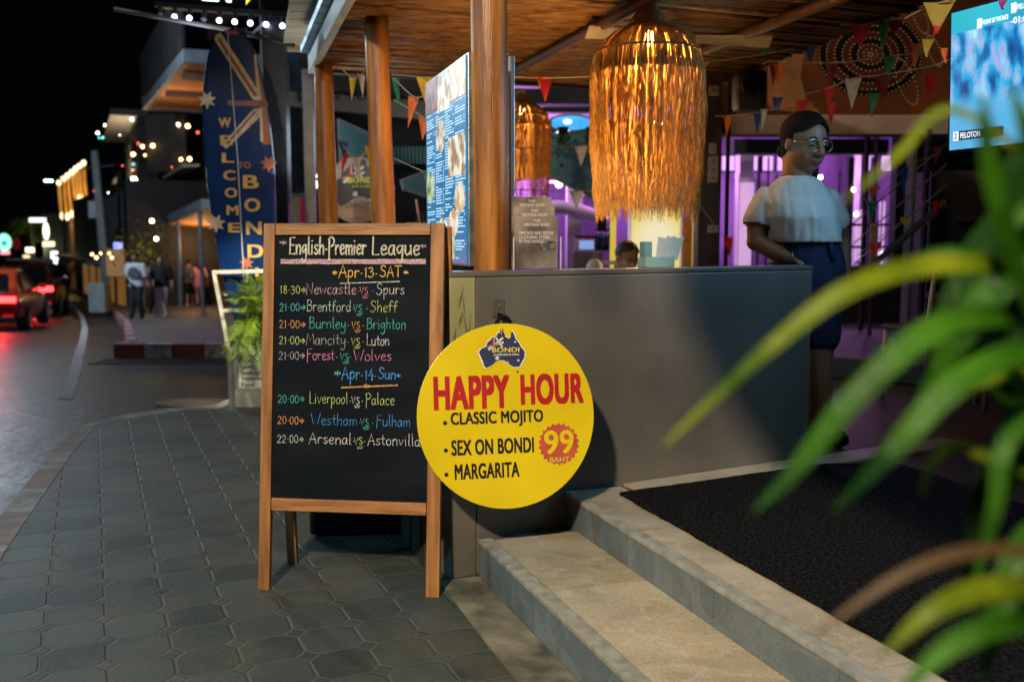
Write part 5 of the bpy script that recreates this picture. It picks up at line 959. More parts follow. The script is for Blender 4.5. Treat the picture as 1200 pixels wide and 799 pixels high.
# ------------------------------------------------------------------ dotted mural on the right
mY = 8.9; mu = thing('mural_wall', 'brown wall painted with concentric rings of cream dots', 'wall', tuple(P(1000, 140, mY))); mc = P(1000, 140, mY)
pq(MB(), 846, -40, 1330, 140, mY, .15, mc).build('panel', M('mural_brown', (.125, .042, .014), .8, .4, 1.4, .03, col2=(.055, .018, .009), spec=.08), mu)
ocb = MB(); ocb.slab([P(x, y, mY - .012) - mc for x, y in ((900, 75), (945, 52), (938, 90), (945, 118), (962, 132), (900, 130))], .008, (0, 1, 0)); ocb.build('ochre_patch', M('mural_ochre', (.14, .052, .010), .7, .3, 4, 0), mu)
dotm = M('mural_dots', (.34, .27, .15), .7, .2, 30, 0); kY = mY / F; b = MB(); rbm = MB()
def mdot(x, y, r, d=.02): b.poly([P(x + r * math.cos(i * math.pi / 4), y + r * math.sin(i * math.pi / 4), mY - d) - mc for i in range(8)])
bm2 = MB()
for i, r in enumerate((62, 52, 42.5, 33, 24, 15.5)): # painted ring bands
    q = [P(1020 + r * math.cos(t) * 1.0, 64 + r * .80 * math.sin(t), mY - .008 - i * .0009) - mc for t in [2 * math.pi * j / 60 for j in range(60)]]
    bm2.mi = i % 2; bm2.poly(q)
bm2.build('ring_bands', [M('mural_black', (.006, .004, .003), .9, .3, 5, 0, spec=.05), M('mural_red_brown', (.05, .013, .008), .9, .3, 5, 0, spec=.05)], mu)
for r in (60, 51.5, 42, 33, 24, 15, 8, 3):
    n = max(6, int(r * 1.2))
    for j in range(n): t = 2 * math.pi * j / n; mdot(1020 + r * math.cos(t), 64 + r * .80 * math.sin(t), .85)
for cx, cy, L_ in ((1062, 96, 30), (1078, 20, 22), (1095, 60, 20)):
    for j in range(30): t = 2 * math.pi * j / 30; mdot(cx + L_ * .35 * math.cos(t) + L_ * .6 * math.sin(t) * .5, cy + L_ * .9 * math.sin(t), .9)
b.build('dots', dotm, mu)
MB().box((P(1090, 140, mY - .1) - mc + V((0, 0, -.06))), (3.9, .3, .16)).build('lintel', M('grey_lintel', (.19, .155, .15), .6, .2, 3, .05), mu)
lamp('mural_glow', 'SPOT', P(985, -10, 6.6), 62, (1, .60, .28), .1, P(1000, 70, mY), 80, .8)  # added spot, brightens the mural, which gives no light itself
# right side stairs, pole, step and chairs
rst = MB(); f0, f1 = G(930, 438, ZL), G(1220, 470, ZL); rst.slab([(f0.x, f0.y, ZL - .01), (f1.x + .6, f1.y, ZL - .01), (f1.x + 2, 9.5, ZL - .01), (f0.x, 9.5, ZL - .01)], .16); structure('inner_step', rst, M('brown_tile', (.055, .038, .027), .5, .3, 3, .05), bevel=.01)
gp, c = blk_thing('grey_pillar', 'pale grey timber pillar behind the sagging pennants on the right', 'pillar', 8.0, 1062, 160, 1076, 400, .15, M('grey_timber', (.15, .135, .125), .7, .3, 3, .1, stretch=(6, 6, .6)), 'shaft', .006)
for x0, x1, Y, nm in ((1011, 1017, 9.5, 'slim black post left of the pale grey timber pillar'), (1021, 1029, 9.0, 'black post with a pale lower half near the hall opening'), (1078, 1092, 8.6, 'wide black post right of the pale grey timber pillar')):
    o, c = blk_thing('black_post', nm, 'post', Y, x0, 150, x1, 400, .08, blackm, 'shaft', .004)
    if x0 == 1021: pq(MB(), x0 - 2, 262, x1 + 1, 315, Y - .02, .03, c).build('pale_sleeve', M('pale_sleeve', (.3, .27, .28), .6, .1, 5, 0), o)
rl = thing('wire_railing', 'slanting cable stair railing between the posts on the right', 'railing', tuple(P(1030, 300, 8.2))); rc_ = P(1030, 300, 8.2); b = MB()
for k in range(4): b.tube([P(1000, 262 + k * 24, 8.3) - rc_, P(1110, 168 + k * 24, 7.6) - rc_], .006, 5)
b.build('cables', steel, rl); MB().bar(P(1000, 330, 8.3) - rc_, P(1110, 235, 7.6) - rc_, .04, .04).build('stringer', darkm, rl)
sbk, c = blk_thing('stair_block', 'dark wooden stair block in the gloom under the television', 'stairs', 8.8, 1084, 200, 1330, 385, .4, M('dark_stair', (.022, .019, .018), .7, .3, 3, .1), 'rear_panel')
for k in range(5): pq(MB(), 1090 + k * 10, 380 - k * 30, 1260, 374 - k * 30, 8.4 + k * .05, .3, c).build('tread', M('dark_tread', (.05, .04, .035)), sbk)
def metal_chair(name, label, loc, rz):
    o = thing(name, label, 'chair', loc, rz); m = M('chair_white_metal', (.40, .39, .37), .4, .15, 9, .05)
    for x in (-.19, .19):
        MB().tube([(x, -.19, 0), (x * .95, -.17, .46)], .016, 8).build('leg', m, o, smooth=True); MB().tube([(x, .22, 0), (x * .95, .18, .46), (x * .95, .24, .90)], .016, 8).build('rear_leg', m, o, smooth=True)
    MB().box((0, 0, .465), (.40, .40, .03)).build('seat', M('chair_seat_dark', (.03, .03, .03), .6, .2, 9, .1), o, bevel=.01)
    for z in (.62, .76, .88): MB().bar((-.18, .215, z), (.18, .215, z), .015, .03).build('back_rail', m, o)
    MB().bar((-.18, -.18, .2), (.18, -.18, .2), .014, .014).build('stretcher', m, o)
p = G(1085, 470, ZL); metal_chair('metal_chair', 'white metal framed chair nearest the bar landing behind the plant leaves', (p.x, p.y, ZL), R(200)); p = G(1150, 478, ZL); metal_chair('metal_chair', 'white metal framed chair under the television screen', (p.x + .25, p.y, ZL), R(150))
# ------------------------------------------------------------------ television
TE = V((.385, -.925, 0)).normalized(); To = P(1112, 178, 4.6)
tv = framed('television', 'large wall television showing a cycling race in cyan and pink', 'television', To, TE, V((-.03, -.02, 1))); TW, TH = 1.09, .615
MB().box((TW / 2, TH / 2, -.025), (TW + .016, TH + .016, .05)).build('case', blackm, tv, bevel=.004)
m = bpy.data.materials.new('race_picture'); m.use_nodes = True; nt = m.node_tree; N = nt.nodes; L = nt.links; tc = N.new('ShaderNodeTexCoord'); mp = N.new('ShaderNodeMapping'); mp.inputs['Scale'].default_value = (7, 3.6, 1); L.new(tc.outputs['Object'], mp.inputs[0])
nz = N.new('ShaderNodeTexNoise'); nz.inputs['Scale'].default_value = 1.7; nz.inputs['Detail'].default_value = 7; nz.inputs['Distortion'].default_value = .25; L.new(mp.outputs[0], nz.inputs[0])
rp = N.new('ShaderNodeValToRGB'); el = rp.color_ramp.elements; el[0].position = .30; el[0].color = (.005, .03, .16, 1); el[1].position = .72; el[1].color = (.65, .85, 1, 1)
for ps, c_ in ((.42, (.01, .16, .50, 1)), (.50, (.03, .45, .80, 1)), (.56, (.36, .42, .74, 1)), (.60, (.20, .60, .90, 1))): e = el.new(ps); e.color = c_
L.new(nz.outputs[0], rp.inputs[0]); bs = N['Principled BSDF']; sxyz = N.new('ShaderNodeSeparateXYZ'); L.new(tc.outputs['Object'], sxyz.inputs[0])
r2_ = N.new('ShaderNodeValToRGB'); r2_.color_ramp.elements[0].color = (1, 1, 1, 1); r2_.color_ramp.elements[0].position = .30; r2_.color_ramp.elements[1].color = (0, 0, 0, 1); r2_.color_ramp.elements[1].position = .42; mr = N.new('ShaderNodeMapRange'); mr.inputs[2].default_value = TH; L.new(sxyz.outputs[1], mr.inputs[0]); L.new(mr.outputs[0], r2_.inputs[0])
mx = N.new('ShaderNodeMix'); mx.data_type = 'RGBA'; L.new(r2_.outputs[0], mx.inputs[0]); L.new(rp.outputs[0], mx.inputs[6])
n5 = N.new('ShaderNodeTexNoise'); n5.inputs['Scale'].default_value = 3; L.new(tc.outputs['Object'], n5.inputs[0]); r5 = N.new('ShaderNodeValToRGB'); r5.color_ramp.elements[0].color = (.02, .30, .62, 1); r5.color_ramp.elements[1].color = (.22, .66, .95, 1); L.new(n5.outputs[0], r5.inputs[0]); L.new(r5.outputs[0], mx.inputs[7])
L.new(mx.outputs[2], bs.inputs['Emission Color']); bs.inputs['Emission Strength'].default_value = 1.05; bs.inputs['Base Color'].default_value = (.01, .01, .01, 1); bs.inputs['Roughness'].default_value = .3
MB().box((TW / 2, TH / 2, .002), (TW - .012, TH - .012, .004)).build('screen', m, tv)
MB().prism([(.006, TH - .10), (TW - .006, TH - .10), (TW - .006, TH - .006), (.006, TH - .006)], .0045, .005).build('screen_header', E('screen_teal', (.02, .38, .55), .9), tv)
swt = E('screen_white', (.9, .95, 1), 1.1); sdk = E('screen_dark', (.005, .012, .05), .8)
flat('race_banner', [(.06, .045), (.30, .045), (.30, .085), (.06, .085)], sdk, tv, .006, .0005); flat('race_tag', [(.03, .045), (.06, .045), (.06, .085), (.03, .085)], swt, tv, .006, .0005); txt('race_lettering', 'PELOTON', swt, tv, .07, .052, .11, .026, .03, .0075); txt('race_lettering', '2', sdk, tv, .037, .052, .014, .026, .03, .0075)
flat('race_tag', [(.15, .515), (.175, .515), (.175, .555), (.15, .555)], swt, tv, .006, .0005); txt('race_lettering', 'FRONT OF THE RACE', swt, tv, .182, .525, .13, .020, .03, .0075); flat('race_tag', [(.325, .545), (.35, .545), (.35, .585), (.325, .585)], swt, tv, .006, .0005); txt('race_lettering', 'PELOTON', swt, tv, .356, .553, .09, .022, .03, .0075); txt('race_lettering', '-01:02', swt, tv, .325, .50, .10, .026, .03, .0075)
MB().bar((TW * .5, TH * .5, -.05), (TW * .5, TH * .5, -.30), .10, .10, (0, 1, 0)).build('wall_bracket', darkm, tv)
tb_ = tv.matrix_world @ V((TW * .5, TH / 2, -.30)); tvp = tag(MB().box((tb_.x + .10, tb_.y + .04, 1.4), (.2, .2, 2.3)).build('television_pillar', M('dark_brown_column', (.05, .04, .036)), bevel=.008), 'dark square pillar holding the television bracket', 'pillar')
lamp('tv_glow', 'AREA', tv.matrix_world @ V((TW / 2, TH / 2, .02)), 17, (.25, .62, 1), 1.0, tv.matrix_world @ V((TW / 2, TH / 2, 1)), sy=.55)
# ------------------------------------------------------------------ things on the counter
lh = thing('leaflet_holder', 'clear acrylic holder of brown vintage shop leaflets on the counter', 'leaflet holder', tuple(C0 + CD * .43 - CN * .11 + V((0, 0, CT))), math.atan2(CD.y, CD.x) - R(18))
acr = glass('acrylic', (.96, .97, .98), .05, .94); lm = M('leaflet_brown', (.42, .33, .27), .45, .5, 9, 0, col2=(.12, .085, .07)); lwt = M('leaflet_white', (.75, .70, .66), .5, .1, 9, 0)
for i in range(3):
    y = -.05 + i * .045; z = .016 + i * .020; hgt = .175 + (.02 * i)
    MB().box((0, y, z + .045), (.182, .003, .10)).build('clear_front', acr, lh);
    lf = MB().box((.0, y + .012, (z + .02 + hgt + .006) / 2), (.172 - .004 * i, .010, z + .014 + hgt)).build('leaflet', lm, lh)
    def lt(s, w_, h_, zz, x=0): t = txt('leaflet_lettering', s, lwt, lf, 0, 0, w_, h_, .02, 0, 'C'); t.matrix_local = Matrix.Translation((x, y + .0062, zz)) @ Matrix.Rotation(R(90), 4, 'X')
    zt = z + .02 + hgt; lt('THE', .03, .009, zt - .022); lt('VINTAGE SHOP', .105, .012, zt - .039)
    if i == 0:
        lt('VINTAGE AND RETRO', .14, .013, zt - .072, -.002); lt('CLOTHING STORE', .125, .013, zt - .089, -.01); lt('IN THE RANGE', .10, .013, zt - .106, -.022); MB().box((.045, y + .0065, zt - .115), (.06, .001, .035)).build('leaflet_photo', M('leaflet_photo', (.30, .28, .26), .5, .8, 60, 0, col2=(.03, .03, .03)), lf)
MB().box((0, .03, .006), (.19, .19, .008)).build('clear_base', acr, lh)
for s in (-1, 1): MB().slab([(s * .094, -.06, .004), (s * .094, .1, .004), (s * .094, .1, .24), (s * .094, .0, .17), (s * .094, -.06, .12)], .003, (1, 0, 0)).build('clear_side', acr, lh)
for s in (-1, 1): MB().bar((s * .0955, -.055, .0), (s * .0955, -.055, .13), .005, .005).build('bright_edge', M('acrylic_edge', (.6, .62, .66), .2, .1, 9, 0), lh)
nh = thing('napkin_holder', 'pale teal paper cup holder stuffed with folded white napkins on the counter', 'napkin holder', tuple(C0 + CD * 1.035 - CN * .10 + V((0, 0, CT))), .35); tl = M('pale_teal', (.26, .42, .42), .5, .1, 5, 0); nw = M('napkin', (.52, .58, .58), .8, .1, 9, .1)
MB().prism([(-.07, -.035), (.07, -.035), (.07, .035), (-.07, .035)], 0, .045).build('tray', tl, nh, bevel=.004); MB().box((-.052, .0, .055), (.035, .05, .11)).build('tall_carton', M('blue_carton', (.16, .32, .36), .5, .2, 8, 0), nh, bevel=.003)
for i in range(7):
    x = -.02 + i * .014; MB().slab([(x, -.03 + i * .004, .03), (x + .035, -.03 + i * .004, .03), (x + .05 + .004 * i, -.028 + i * .006, .115 + random.uniform(-.01, .02)), (x + .012, -.028 + i * .006, .13 + random.uniform(-.02, .015))], .002, (0, 1, .2)).build('napkin', nw, nh)

# ------------------------------------------------------------------ people
def skinm(n, c): return M('skin_' + n, c, .5, .08, 14, .05)
hairm = M('black_hair', (.008, .006, .006), .75, .5, 30, .3, stretch=(3, 3, .4), spec=.15)
def limb(b, pts, rad, n=12):
    b.tube(pts, rad, n)
    for p, r in zip(pts, rad): b.ball(p, r * .99, seg=12, rings=8)
def oloft(b, secs, fwd, n=22): # secs: (center, half width, half depth), fwd = facing direction
    f = V(fwd).normalized(); s = V((f.y, -f.x, 0)).normalized()
    b.loft([(c, s * rx, f * ry) for c, rx, ry in secs], n)
def head_geo(b, c, f, up, k): # c = centre of the head, f = facing, k = head height
    f = V(f).normalized(); s = f.cross(V(up)).normalized(); u = s.cross(f).normalized(); m = Matrix((s, f, u)).transposed(); c = V(c)
    pt = lambda x, y, z: c + (s * x + f * y + u * z) * k
    b.ball(pt(0, -.06, .12), (.335 * k, .40 * k, .36 * k), m, 24, 16); b.ball(pt(0, .05, -.14), (.31 * k, .31 * k, .34 * k), m, 20, 14); b.ball(pt(0, .17, -.36), (.16 * k, .15 * k, .12 * k), m, 14, 10)
    for x in (-.15, .15): b.ball(pt(x, .19, -.14), (.13 * k, .12 * k, .15 * k), m, 14, 10)
    b.tube([pt(0, .345, .07), pt(0, .40, -.04), pt(0, .435, -.125)], [.030 * k, .042 * k, .062 * k], 8); b.ball(pt(0, .42, -.13), (.07 * k, .06 * k, .05 * k), m, 12, 8)
    for x in (-.055, .055): b.ball(pt(x, .385, -.14), (.045 * k, .045 * k, .035 * k), m, 10, 8)
    b.ball(pt(0, .355, -.245), (.105 * k, .05 * k, .022 * k), m, 12, 8); b.ball(pt(0, .345, -.285), (.095 * k, .05 * k, .026 * k), m, 12, 8)
    for x in (-.135, .135): b.ball(pt(x, .315, .075), (.115 * k, .05 * k, .03 * k), m, 12, 8)
    for x in (-.35, .35): b.ball(pt(x, -.03, -.03), (.04 * k, .075 * k, .12 * k), m, 12, 8)
    return pt, m
def face_bits(o, pt, m, k, lip=(.28, .09, .08)):
    for x in (-.135, .135):
        MB().ball(pt(x, .322, .015), (.062 * k, .03 * k, .030 * k), m, 12, 8).build('eye', M('eye_white', (.55, .53, .5), .3, .05, 9, 0), o, smooth=True)
        MB().ball(pt(x, .348, .012), (.026 * k, .014 * k, .028 * k), m, 10, 8).build('iris', M('iris_dark', (.015, .01, .008), .2, .05, 9, 0), o, smooth=True)
        MB().tube([pt(x - .09, .335, .105), pt(x, .365, .13), pt(x + .09, .325, .11)], [.010 * k, .018 * k, .010 * k], 6).build('eyebrow', hairm, o, smooth=True)
    MB().ball(pt(0, .385, -.262), (.095 * k, .03 * k, .030 * k), m, 14, 8).build('lips', M('lip', lip, .4, .1, 9, 0), o, smooth=True)
def hair_geo(o, pt, m, k, m_hair, low=-.12, front=.22, bun=False, sc=1.0):
    b = MB(); b.ball(pt(0, -.07, .14), (.365 * k * sc, .43 * k * sc, .385 * k * sc), m, 72, 56)
    im = m.inverted(); c = pt(0, 0, 0); rm = []
    for v in b.b.verts:
        q = im @ (v.co - c) / k
        if q.y > .06 and q.z < front + .17 - .62 * abs(q.x): rm.append(v)
        elif q.z < low or (q.z < .04 and q.y > -.03): rm.append(v)
    bmesh.ops.delete(b.b, geom=rm, context='VERTS')
    for v in b.b.verts: v.co += V((mnoise.noise(v.co * 60), mnoise.noise(v.co * 30 + V((5, 5, 5))), 0)) * .010 * k
    if low < -.3: b.ball(pt(0, -.20, -.10), (.27 * k, .25 * k, .40 * k), m, 28, 20)
    h = b.build('hair', m_hair, o, smooth=True); sd = h.modifiers.new('so', 'SOLIDIFY'); sd.thickness = .05 * k; sd.offset = -1; bake(h)
    for p_ in h.data.polygons: p_.use_smooth = True
    return h
def hand(b, w, d, pn, k, curl=.5, side=1): # wrist w, direction d, palm normal pn (towards the palm)
    d = V(d).normalized(); pn = V(pn); pn = (pn - d * pn.dot(d)).normalized(); s = d.cross(pn).normalized() * side; w = V(w)
    m = Matrix((s, d, pn)).transposed(); b.ball(w + d * .042 * k, (.040 * k, .052 * k, .017 * k), m, 16, 10)
    for i, (off, ln) in enumerate(((-.030, .062), (-.010, .072), (.010, .068), (.028, .054))):
        p = w + d * .075 * k + s * off * k; pts = [p]; a = .15
        for j in range(3):
            a += curl * (.5 + .25 * j); p = p + (d * math.cos(a) + pn * math.sin(a)) * ln * k * (.46, .32, .26)[j]; pts.append(p)
        limb(b, pts, [.0098 * k, .009 * k, .008 * k, .0068 * k], 8)
    p = w + d * .022 * k - s * .030 * k; q = p + (d * .6 - s * .7 + pn * .25).normalized() * .040 * k; limb(b, [p, q, q + (d * .9 - s * .15 + pn * .35).normalized() * .032 * k], [.013 * k, .0105 * k, .009 * k], 8)
# --- the woman at the end of the counter
WY = 4.98
foot = P(958, 527, WY); foot.z = ZL; wo = thing('person', 'woman in glasses and loose white T-shirt leaning a hand on the counter end', 'person', tuple(foot))
W0 = Matrix.Translation(-foot); wp_ = lambda x, y, dy=0: (P(x, y, WY + dy) - foot)
ft = V((.30, -.954, 0)); fh = V((.42, -.88, -.20)).normalized()
sk = skinm('brown', (.30, .145, .078)); k = .288
hc_ = wp_(944, 168); hb = MB(); pt, hm = head_geo(hb, hc_, fh, (0.02, 0, 1), k)
nk = wp_(934, 210, .03); limb(hb, [pt(0, -.16, -.20), nk, wp_(934, 224, .03)], [.074, .074, .085])
oloft(hb, [(wp_(934, 222, .03), .10, .07), (wp_(934, 238, .03), .155, .10), (wp_(933, 262, .02), .165, .13), (wp_(938, 290, .02), .165, .135), (wp_(944, 316, .02), .185, .15), (wp_(946, 345, .02), .185, .15)], ft)
RS, RE, RW = wp_(897, 237, .02), wp_(886, 283, -.01), wp_(929, 303, -.10)
limb(hb, [RS, RS.lerp(RE, .5) + V((-.012, 0, 0)), RE, RE.lerp(RW, .45) + V((0, 0, -.006)), RW], [.062, .060, .050, .046, .030]); hand(hb, RW, (.9, -.15, -.22), (.05, .3, -1), 1.0, .42, 1)
LS, LE, LW = wp_(970, 237, .08), wp_(986, 282, .10), wp_(990, 326, .02)
limb(hb, [LS, LS.lerp(LE, .5), LE, LE.lerp(LW, .5), LW], [.060, .058, .047, .042, .029]); hand(hb, LW, (-.05, -.2, -1), (-1, 0, 0), 1.0, .3, 1)
for x, dy in ((936, .05), (958, .02)):
    limb(hb, [wp_(x - 1, 345, dy), wp_(x + 1, 395, dy), wp_(x + 3, 432, dy - .02), wp_(x + 3, 462, dy), wp_(x + 4, 512, dy + .02)], [.098, .086, .060, .062, .038]); fp0 = wp_(x + 4, 519, dy + .02); limb(hb, [fp0, fp0 + V((.05, -.11, -.02))], [.036, .030])
body = hb.build('body', sk, wo); remesh(body, .0062, 3)
face_bits(wo, pt, hm, k, (.20, .06, .055))
wh_ = hair_geo(wo, pt, hm, k, hairm, -.40, .22, sc=1.05)
MB().ball(pt(0, -.52, -.20), (.12 * k, .11 * k, .13 * k), hm, 14, 10).build('hair_knot', hairm, wo, smooth=True)
b = MB(); gl_ = MB()
for x in (-.145, .145):
    b.tube([pt(x + .125 * math.cos(t), .375 - .05 * abs(x + .125 * math.cos(t)), .0 + .105 * math.sin(t)) for t in [2 * math.pi * j / 20 for j in range(21)]], .0022, 6, caps=False); b.tube([pt(x * 1.85, .345, .03), pt(x * 2.45, .0, .03)], .0022, 6)
    gl_.poly([pt(x + .12 * math.cos(t), .372 - .05 * abs(x + .12 * math.cos(t)), .10 * math.sin(t)) for t in [2 * math.pi * j / 20 for j in range(20)]])
b.tube([pt(-.03, .372, .02), pt(.03, .372, .02)], .0022, 6); gf = b.build('glasses', M('gold_frame', (.55, .42, .25), .25, .1, 9, 0, metal=.8), wo, smooth=True); gl_.build('lenses', glass('lens', (.95, .95, .95), .02, .9), gf)
MB().ball(pt(-.36, .0, -.14), .007, seg=10, rings=6).build('ear_stud', M('pearl', (.6, .6, .58), .2, .05, 9, 0), wo, smooth=True)
tee = M('white_tshirt', (.60, .61, .60), .85, .08, 10, .25)
b = MB(); oloft(b, [(wp_(934, 208, .03), .082, .078), (wp_(934, 213, .03), .115, .092), (wp_(934, 222, .03), .160, .115), (wp_(934, 238, .02), .198, .15), (wp_(935, 255, .01), .202, .180), (wp_(939, 270, .01), .194, .176), (wp_(942, 281, .01), .190, .176), (wp_(944, 286, .01), .184, .172)], ft)
e1 = RS.lerp(RE, .58); limb(b, [RS + V((.01, 0, .0)), RS.lerp(RE, .5) + V((-.012, 0, .0)), e1 + V((-.006, 0, 0))], [.076, .078, .070]); e2 = LS.lerp(LE, .64); limb(b, [LS + V((-.01, 0, -.0)), LS.lerp(LE, .5), e2], [.074, .074, .067])
cut1, cut2 = e1, e2
sh_ = b.build('t_shirt', tee, wo); remesh(sh_, .008, 2)
bmv = bmesh.new(); bmv.from_mesh(sh_.data) # open the sleeves and the hem, crease the cloth
for p_, d_ in ((e1 + V((-.01, 0, -.006)), (RE - RS)), (e2 + V((0, 0, -.006)), (LE - LS))):
    dd = d_.normalized(); rm = [v for v in bmv.verts if (v.co - p_).dot(dd) > .004 and (v.co - p_).length < .16 and abs((v.co - p_).x) < .115 and (v.co.x < wp_(905, 0).x if p_ is not e2 and p_.x < 0 else v.co.x > wp_(972, 0).x)]
    bmesh.ops.delete(bmv, geom=rm, context='VERTS')
zt = wp_(0, 284).z; bmesh.ops.delete(bmv, geom=[v for v in bmv.verts if v.co.z < zt], context='VERTS')
for v in bmv.verts:
    q = v.co; amt = .004 + .005 * max(0, min(1, (wp_(0, 235).z - q.z) / .2)); sg = math.tanh((q.x - wp_(934, 0).x) * 5); v.co += v.normal * amt * (mnoise.noise(V((q.x * 9 + sg * q.z * 6, q.y * 7, q.z * 4))) + .55 * mnoise.noise(V((q.x * 17 + q.z * 10, q.y * 9 + 3, q.z * 6))))
bmv.to_mesh(sh_.data); bmv.free(); so_ = sh_.modifiers.new('so', 'SOLIDIFY'); so_.thickness = .004; so_.offset = 1
for p_ in sh_.data.polygons: p_.use_smooth = True
den = M('blue_denim', (.014, .034, .10), .85, .3, 30, .4, col2=(.007, .016, .055))
b = MB(); oloft(b, [(wp_(942, 279, .02), .172, .158), (wp_(942, 284, .02), .174, .160), (wp_(945, 300, .02), .188, .168), (wp_(946, 322, .02), .200, .175), (wp_(947, 345, .02), .200, .172)], ft)
for x, dy in ((936, .05), (958, .02)): limb(b, [wp_(x + 1, 340, dy), wp_(x + 1, 372, dy), wp_(x + 2, 392, dy)], [.112, .112, .110])
dn_ = b.build('denim_shorts', den, wo); remesh(dn_, .008, 2)
bl = MB(); 
for kx, a in ((0, .0),): bl.tube([wp_(942, 283, .02) + V((math.cos(t) * .178 * ft.y * -1 + math.sin(t) * .164 * ft.x, math.cos(t) * .178 * ft.x + math.sin(t) * .164 * ft.y, 0)) for t in [2 * math.pi * j / 32 for j in range(33)]], .014, 8, caps=False)
bl.tube([wp_(972, 284, -.12), wp_(974, 294, -.13), wp_(976, 306, -.13)], [.02, .016, .012], 8); bl.build('waist_tie', den, wo, smooth=True)
MB().tube([RW + V((-.012, 0, .006)) + V((.0, .034 * math.cos(t), .034 * math.sin(t))) for t in [2 * math.pi * j / 18 for j in range(19)]], .004, 6, caps=False).build('bracelet', M('silver', (.6, .6, .6), .2, .1, 9, 0, metal=1), wo, smooth=True)
for x, dy in ((940, .07), (962, .04)):
    s0 = wp_(x, 523, dy); s0.z = .03; b = MB(); b.tube([s0 + V((-.02, .05, .012)), s0 + V((.01, -.03, .014)), s0 + V((.05, -.13, .0)), s0 + V((.062, -.17, -.004))], [.040, .046, .044, .028], 12)
    sh2 = b.build('shoe', blackm, wo, smooth=True)
# --- generic figure for the street, facing -y in its own frame
def figure(name, label, loc, rz, Ht, skc, shirt, trous, hairc=hairm, stride=.12, dress=False, short=False, group=None, vox=.016, long_hair=False, shoe=None, carry=None, arms=((-.02, -.03), (.02, .03))):
    o = thing(name, label, 'person', loc, rz, group); s = Ht; b = MB(); f = V((0, -1, 0))
    pt, m = head_geo(b, (0, -.01 * s, .925 * s), f, (0, 0, 1), .135 * s); limb(b, [(0, .01 * s, .90 * s), (0, .01 * s, .84 * s)], [.032 * s, .036 * s])
    oloft(b, [((0, .01 * s, z * s), rx * s, ry * s) for z, rx, ry in ((.845, .05, .04), (.815, .11, .055), (.73, .10, .065), (.62, .082, .058), (.54, .098, .065), (.48, .095, .06))], f)
    for sd, st in ((-1, stride), (1, -stride)):
        hp = V((sd * .05 * s, .005 * s, .50 * s)); kn = V((sd * .052 * s, (-.06 - st * .3) * s * .5, .285 * s)); an = V((sd * .054 * s, st * -.55 * s, .045 * s)); limb(b, [hp, hp.lerp(kn, .5), kn, kn.lerp(an, .4), an], [.058 * s, .05 * s, .036 * s, .036 * s, .024 * s]); limb(b, [an + V((0, 0, -.018 * s)), an + V((0, -.075 * s, -.026 * s))], [.024 * s, .019 * s])
        ar = arms[0 if sd < 0 else 1]; shd = V((sd * .115 * s, .01 * s, .80 * s)); el = V((sd * (.145 + abs(ar[0])) * s, (.02 + ar[1]) * s, .635 * s)); wr = V((sd * (.15 + ar[0]) * s, (-.05 + ar[1] * 2) * s, .50 * s))
        if carry and sd == carry: wr = V((sd * .09 * s, -.15 * s, .63 * s))
        limb(b, [shd, shd.lerp(el, .5), el, el.lerp(wr, .5), wr], [.034 * s, .031 * s, .026 * s, .023 * s, .016 * s]); hand(b, wr, (0, -.3, -1) if not (carry and sd == carry) else (-.5 * sd, -.6, .2), (-sd, 0, 0), s * .6, .4, 1)
    remesh(b.build('body', skc, o), vox * .7, 1)
    hair_geo(o, pt, m, .135 * s, hairc, -.42 if long_hair else -.18, .22)
    if long_hair: MB().loft([((0, .055 * s, z * s), (rx * s, 0, 0), (0, .03 * s, 0)) for z, rx in ((.95, .05), (.88, .058), (.80, .05), (.76, .02))], 14).build('long_hair', hairc, o, smooth=True)
    b = MB(); oloft(b, [((0, .01 * s, z * s), rx * s, ry * s) for z, rx, ry in ((.85, .055, .048), (.822, .122, .068), (.73, .125, .085), (.62, .112, .082), (.54 if not dress else .56, .108 if dress else .118, .082), *([(.48, .118, .085), (.40, .115, .085)] if dress else [(.485, .122, .085)]))], f)
    if not dress:
        for sd in (-1, 1): shd = V((sd * .113 * s, .01 * s, .80 * s)); el = V((sd * .145 * s, .02 * s, .66 * s)); limb(b, [shd, shd.lerp(el, .5), el], [.05 * s, .052 * s, .050 * s])
    remesh(b.build('dress' if dress else 'shirt', shirt, o), vox, 2)
    if not dress:
        b = MB(); oloft(b, [((0, .008 * s, z * s), rx * s, ry * s) for z, rx, ry in ((.56, .098, .072), (.50, .112, .08), (.46, .108, .075))], f)
        for sd, st in ((-1, stride), (1, -stride)):
            hp = V((sd * .05 * s, .005 * s, .48 * s)); kn = V((sd * .052 * s, (-.06 - st * .3) * s * .5, .285 * s)); an = V((sd * .054 * s, st * -.55 * s, .06 * s))
            limb(b, [hp, hp.lerp(kn, .5), kn] + ([] if short else [kn.lerp(an, .5), an]), [.066 * s, .060 * s, .050 * s] + ([] if short else [.046 * s, .042 * s]))
        remesh(b.build('shorts' if short else 'trousers', trous, o), vox, 1)
    for sd, st in ((-1, stride), (1, -stride)): an = V((sd * .054 * s, st * -.55 * s, .022 * s)); MB().tube([an + V((0, .025 * s, 0)), an, an + V((0, -.085 * s, -.003 * s))], [.022 * s, .028 * s, .022 * s], 10).build('shoe', shoe or blackm, o, smooth=True)
    return o
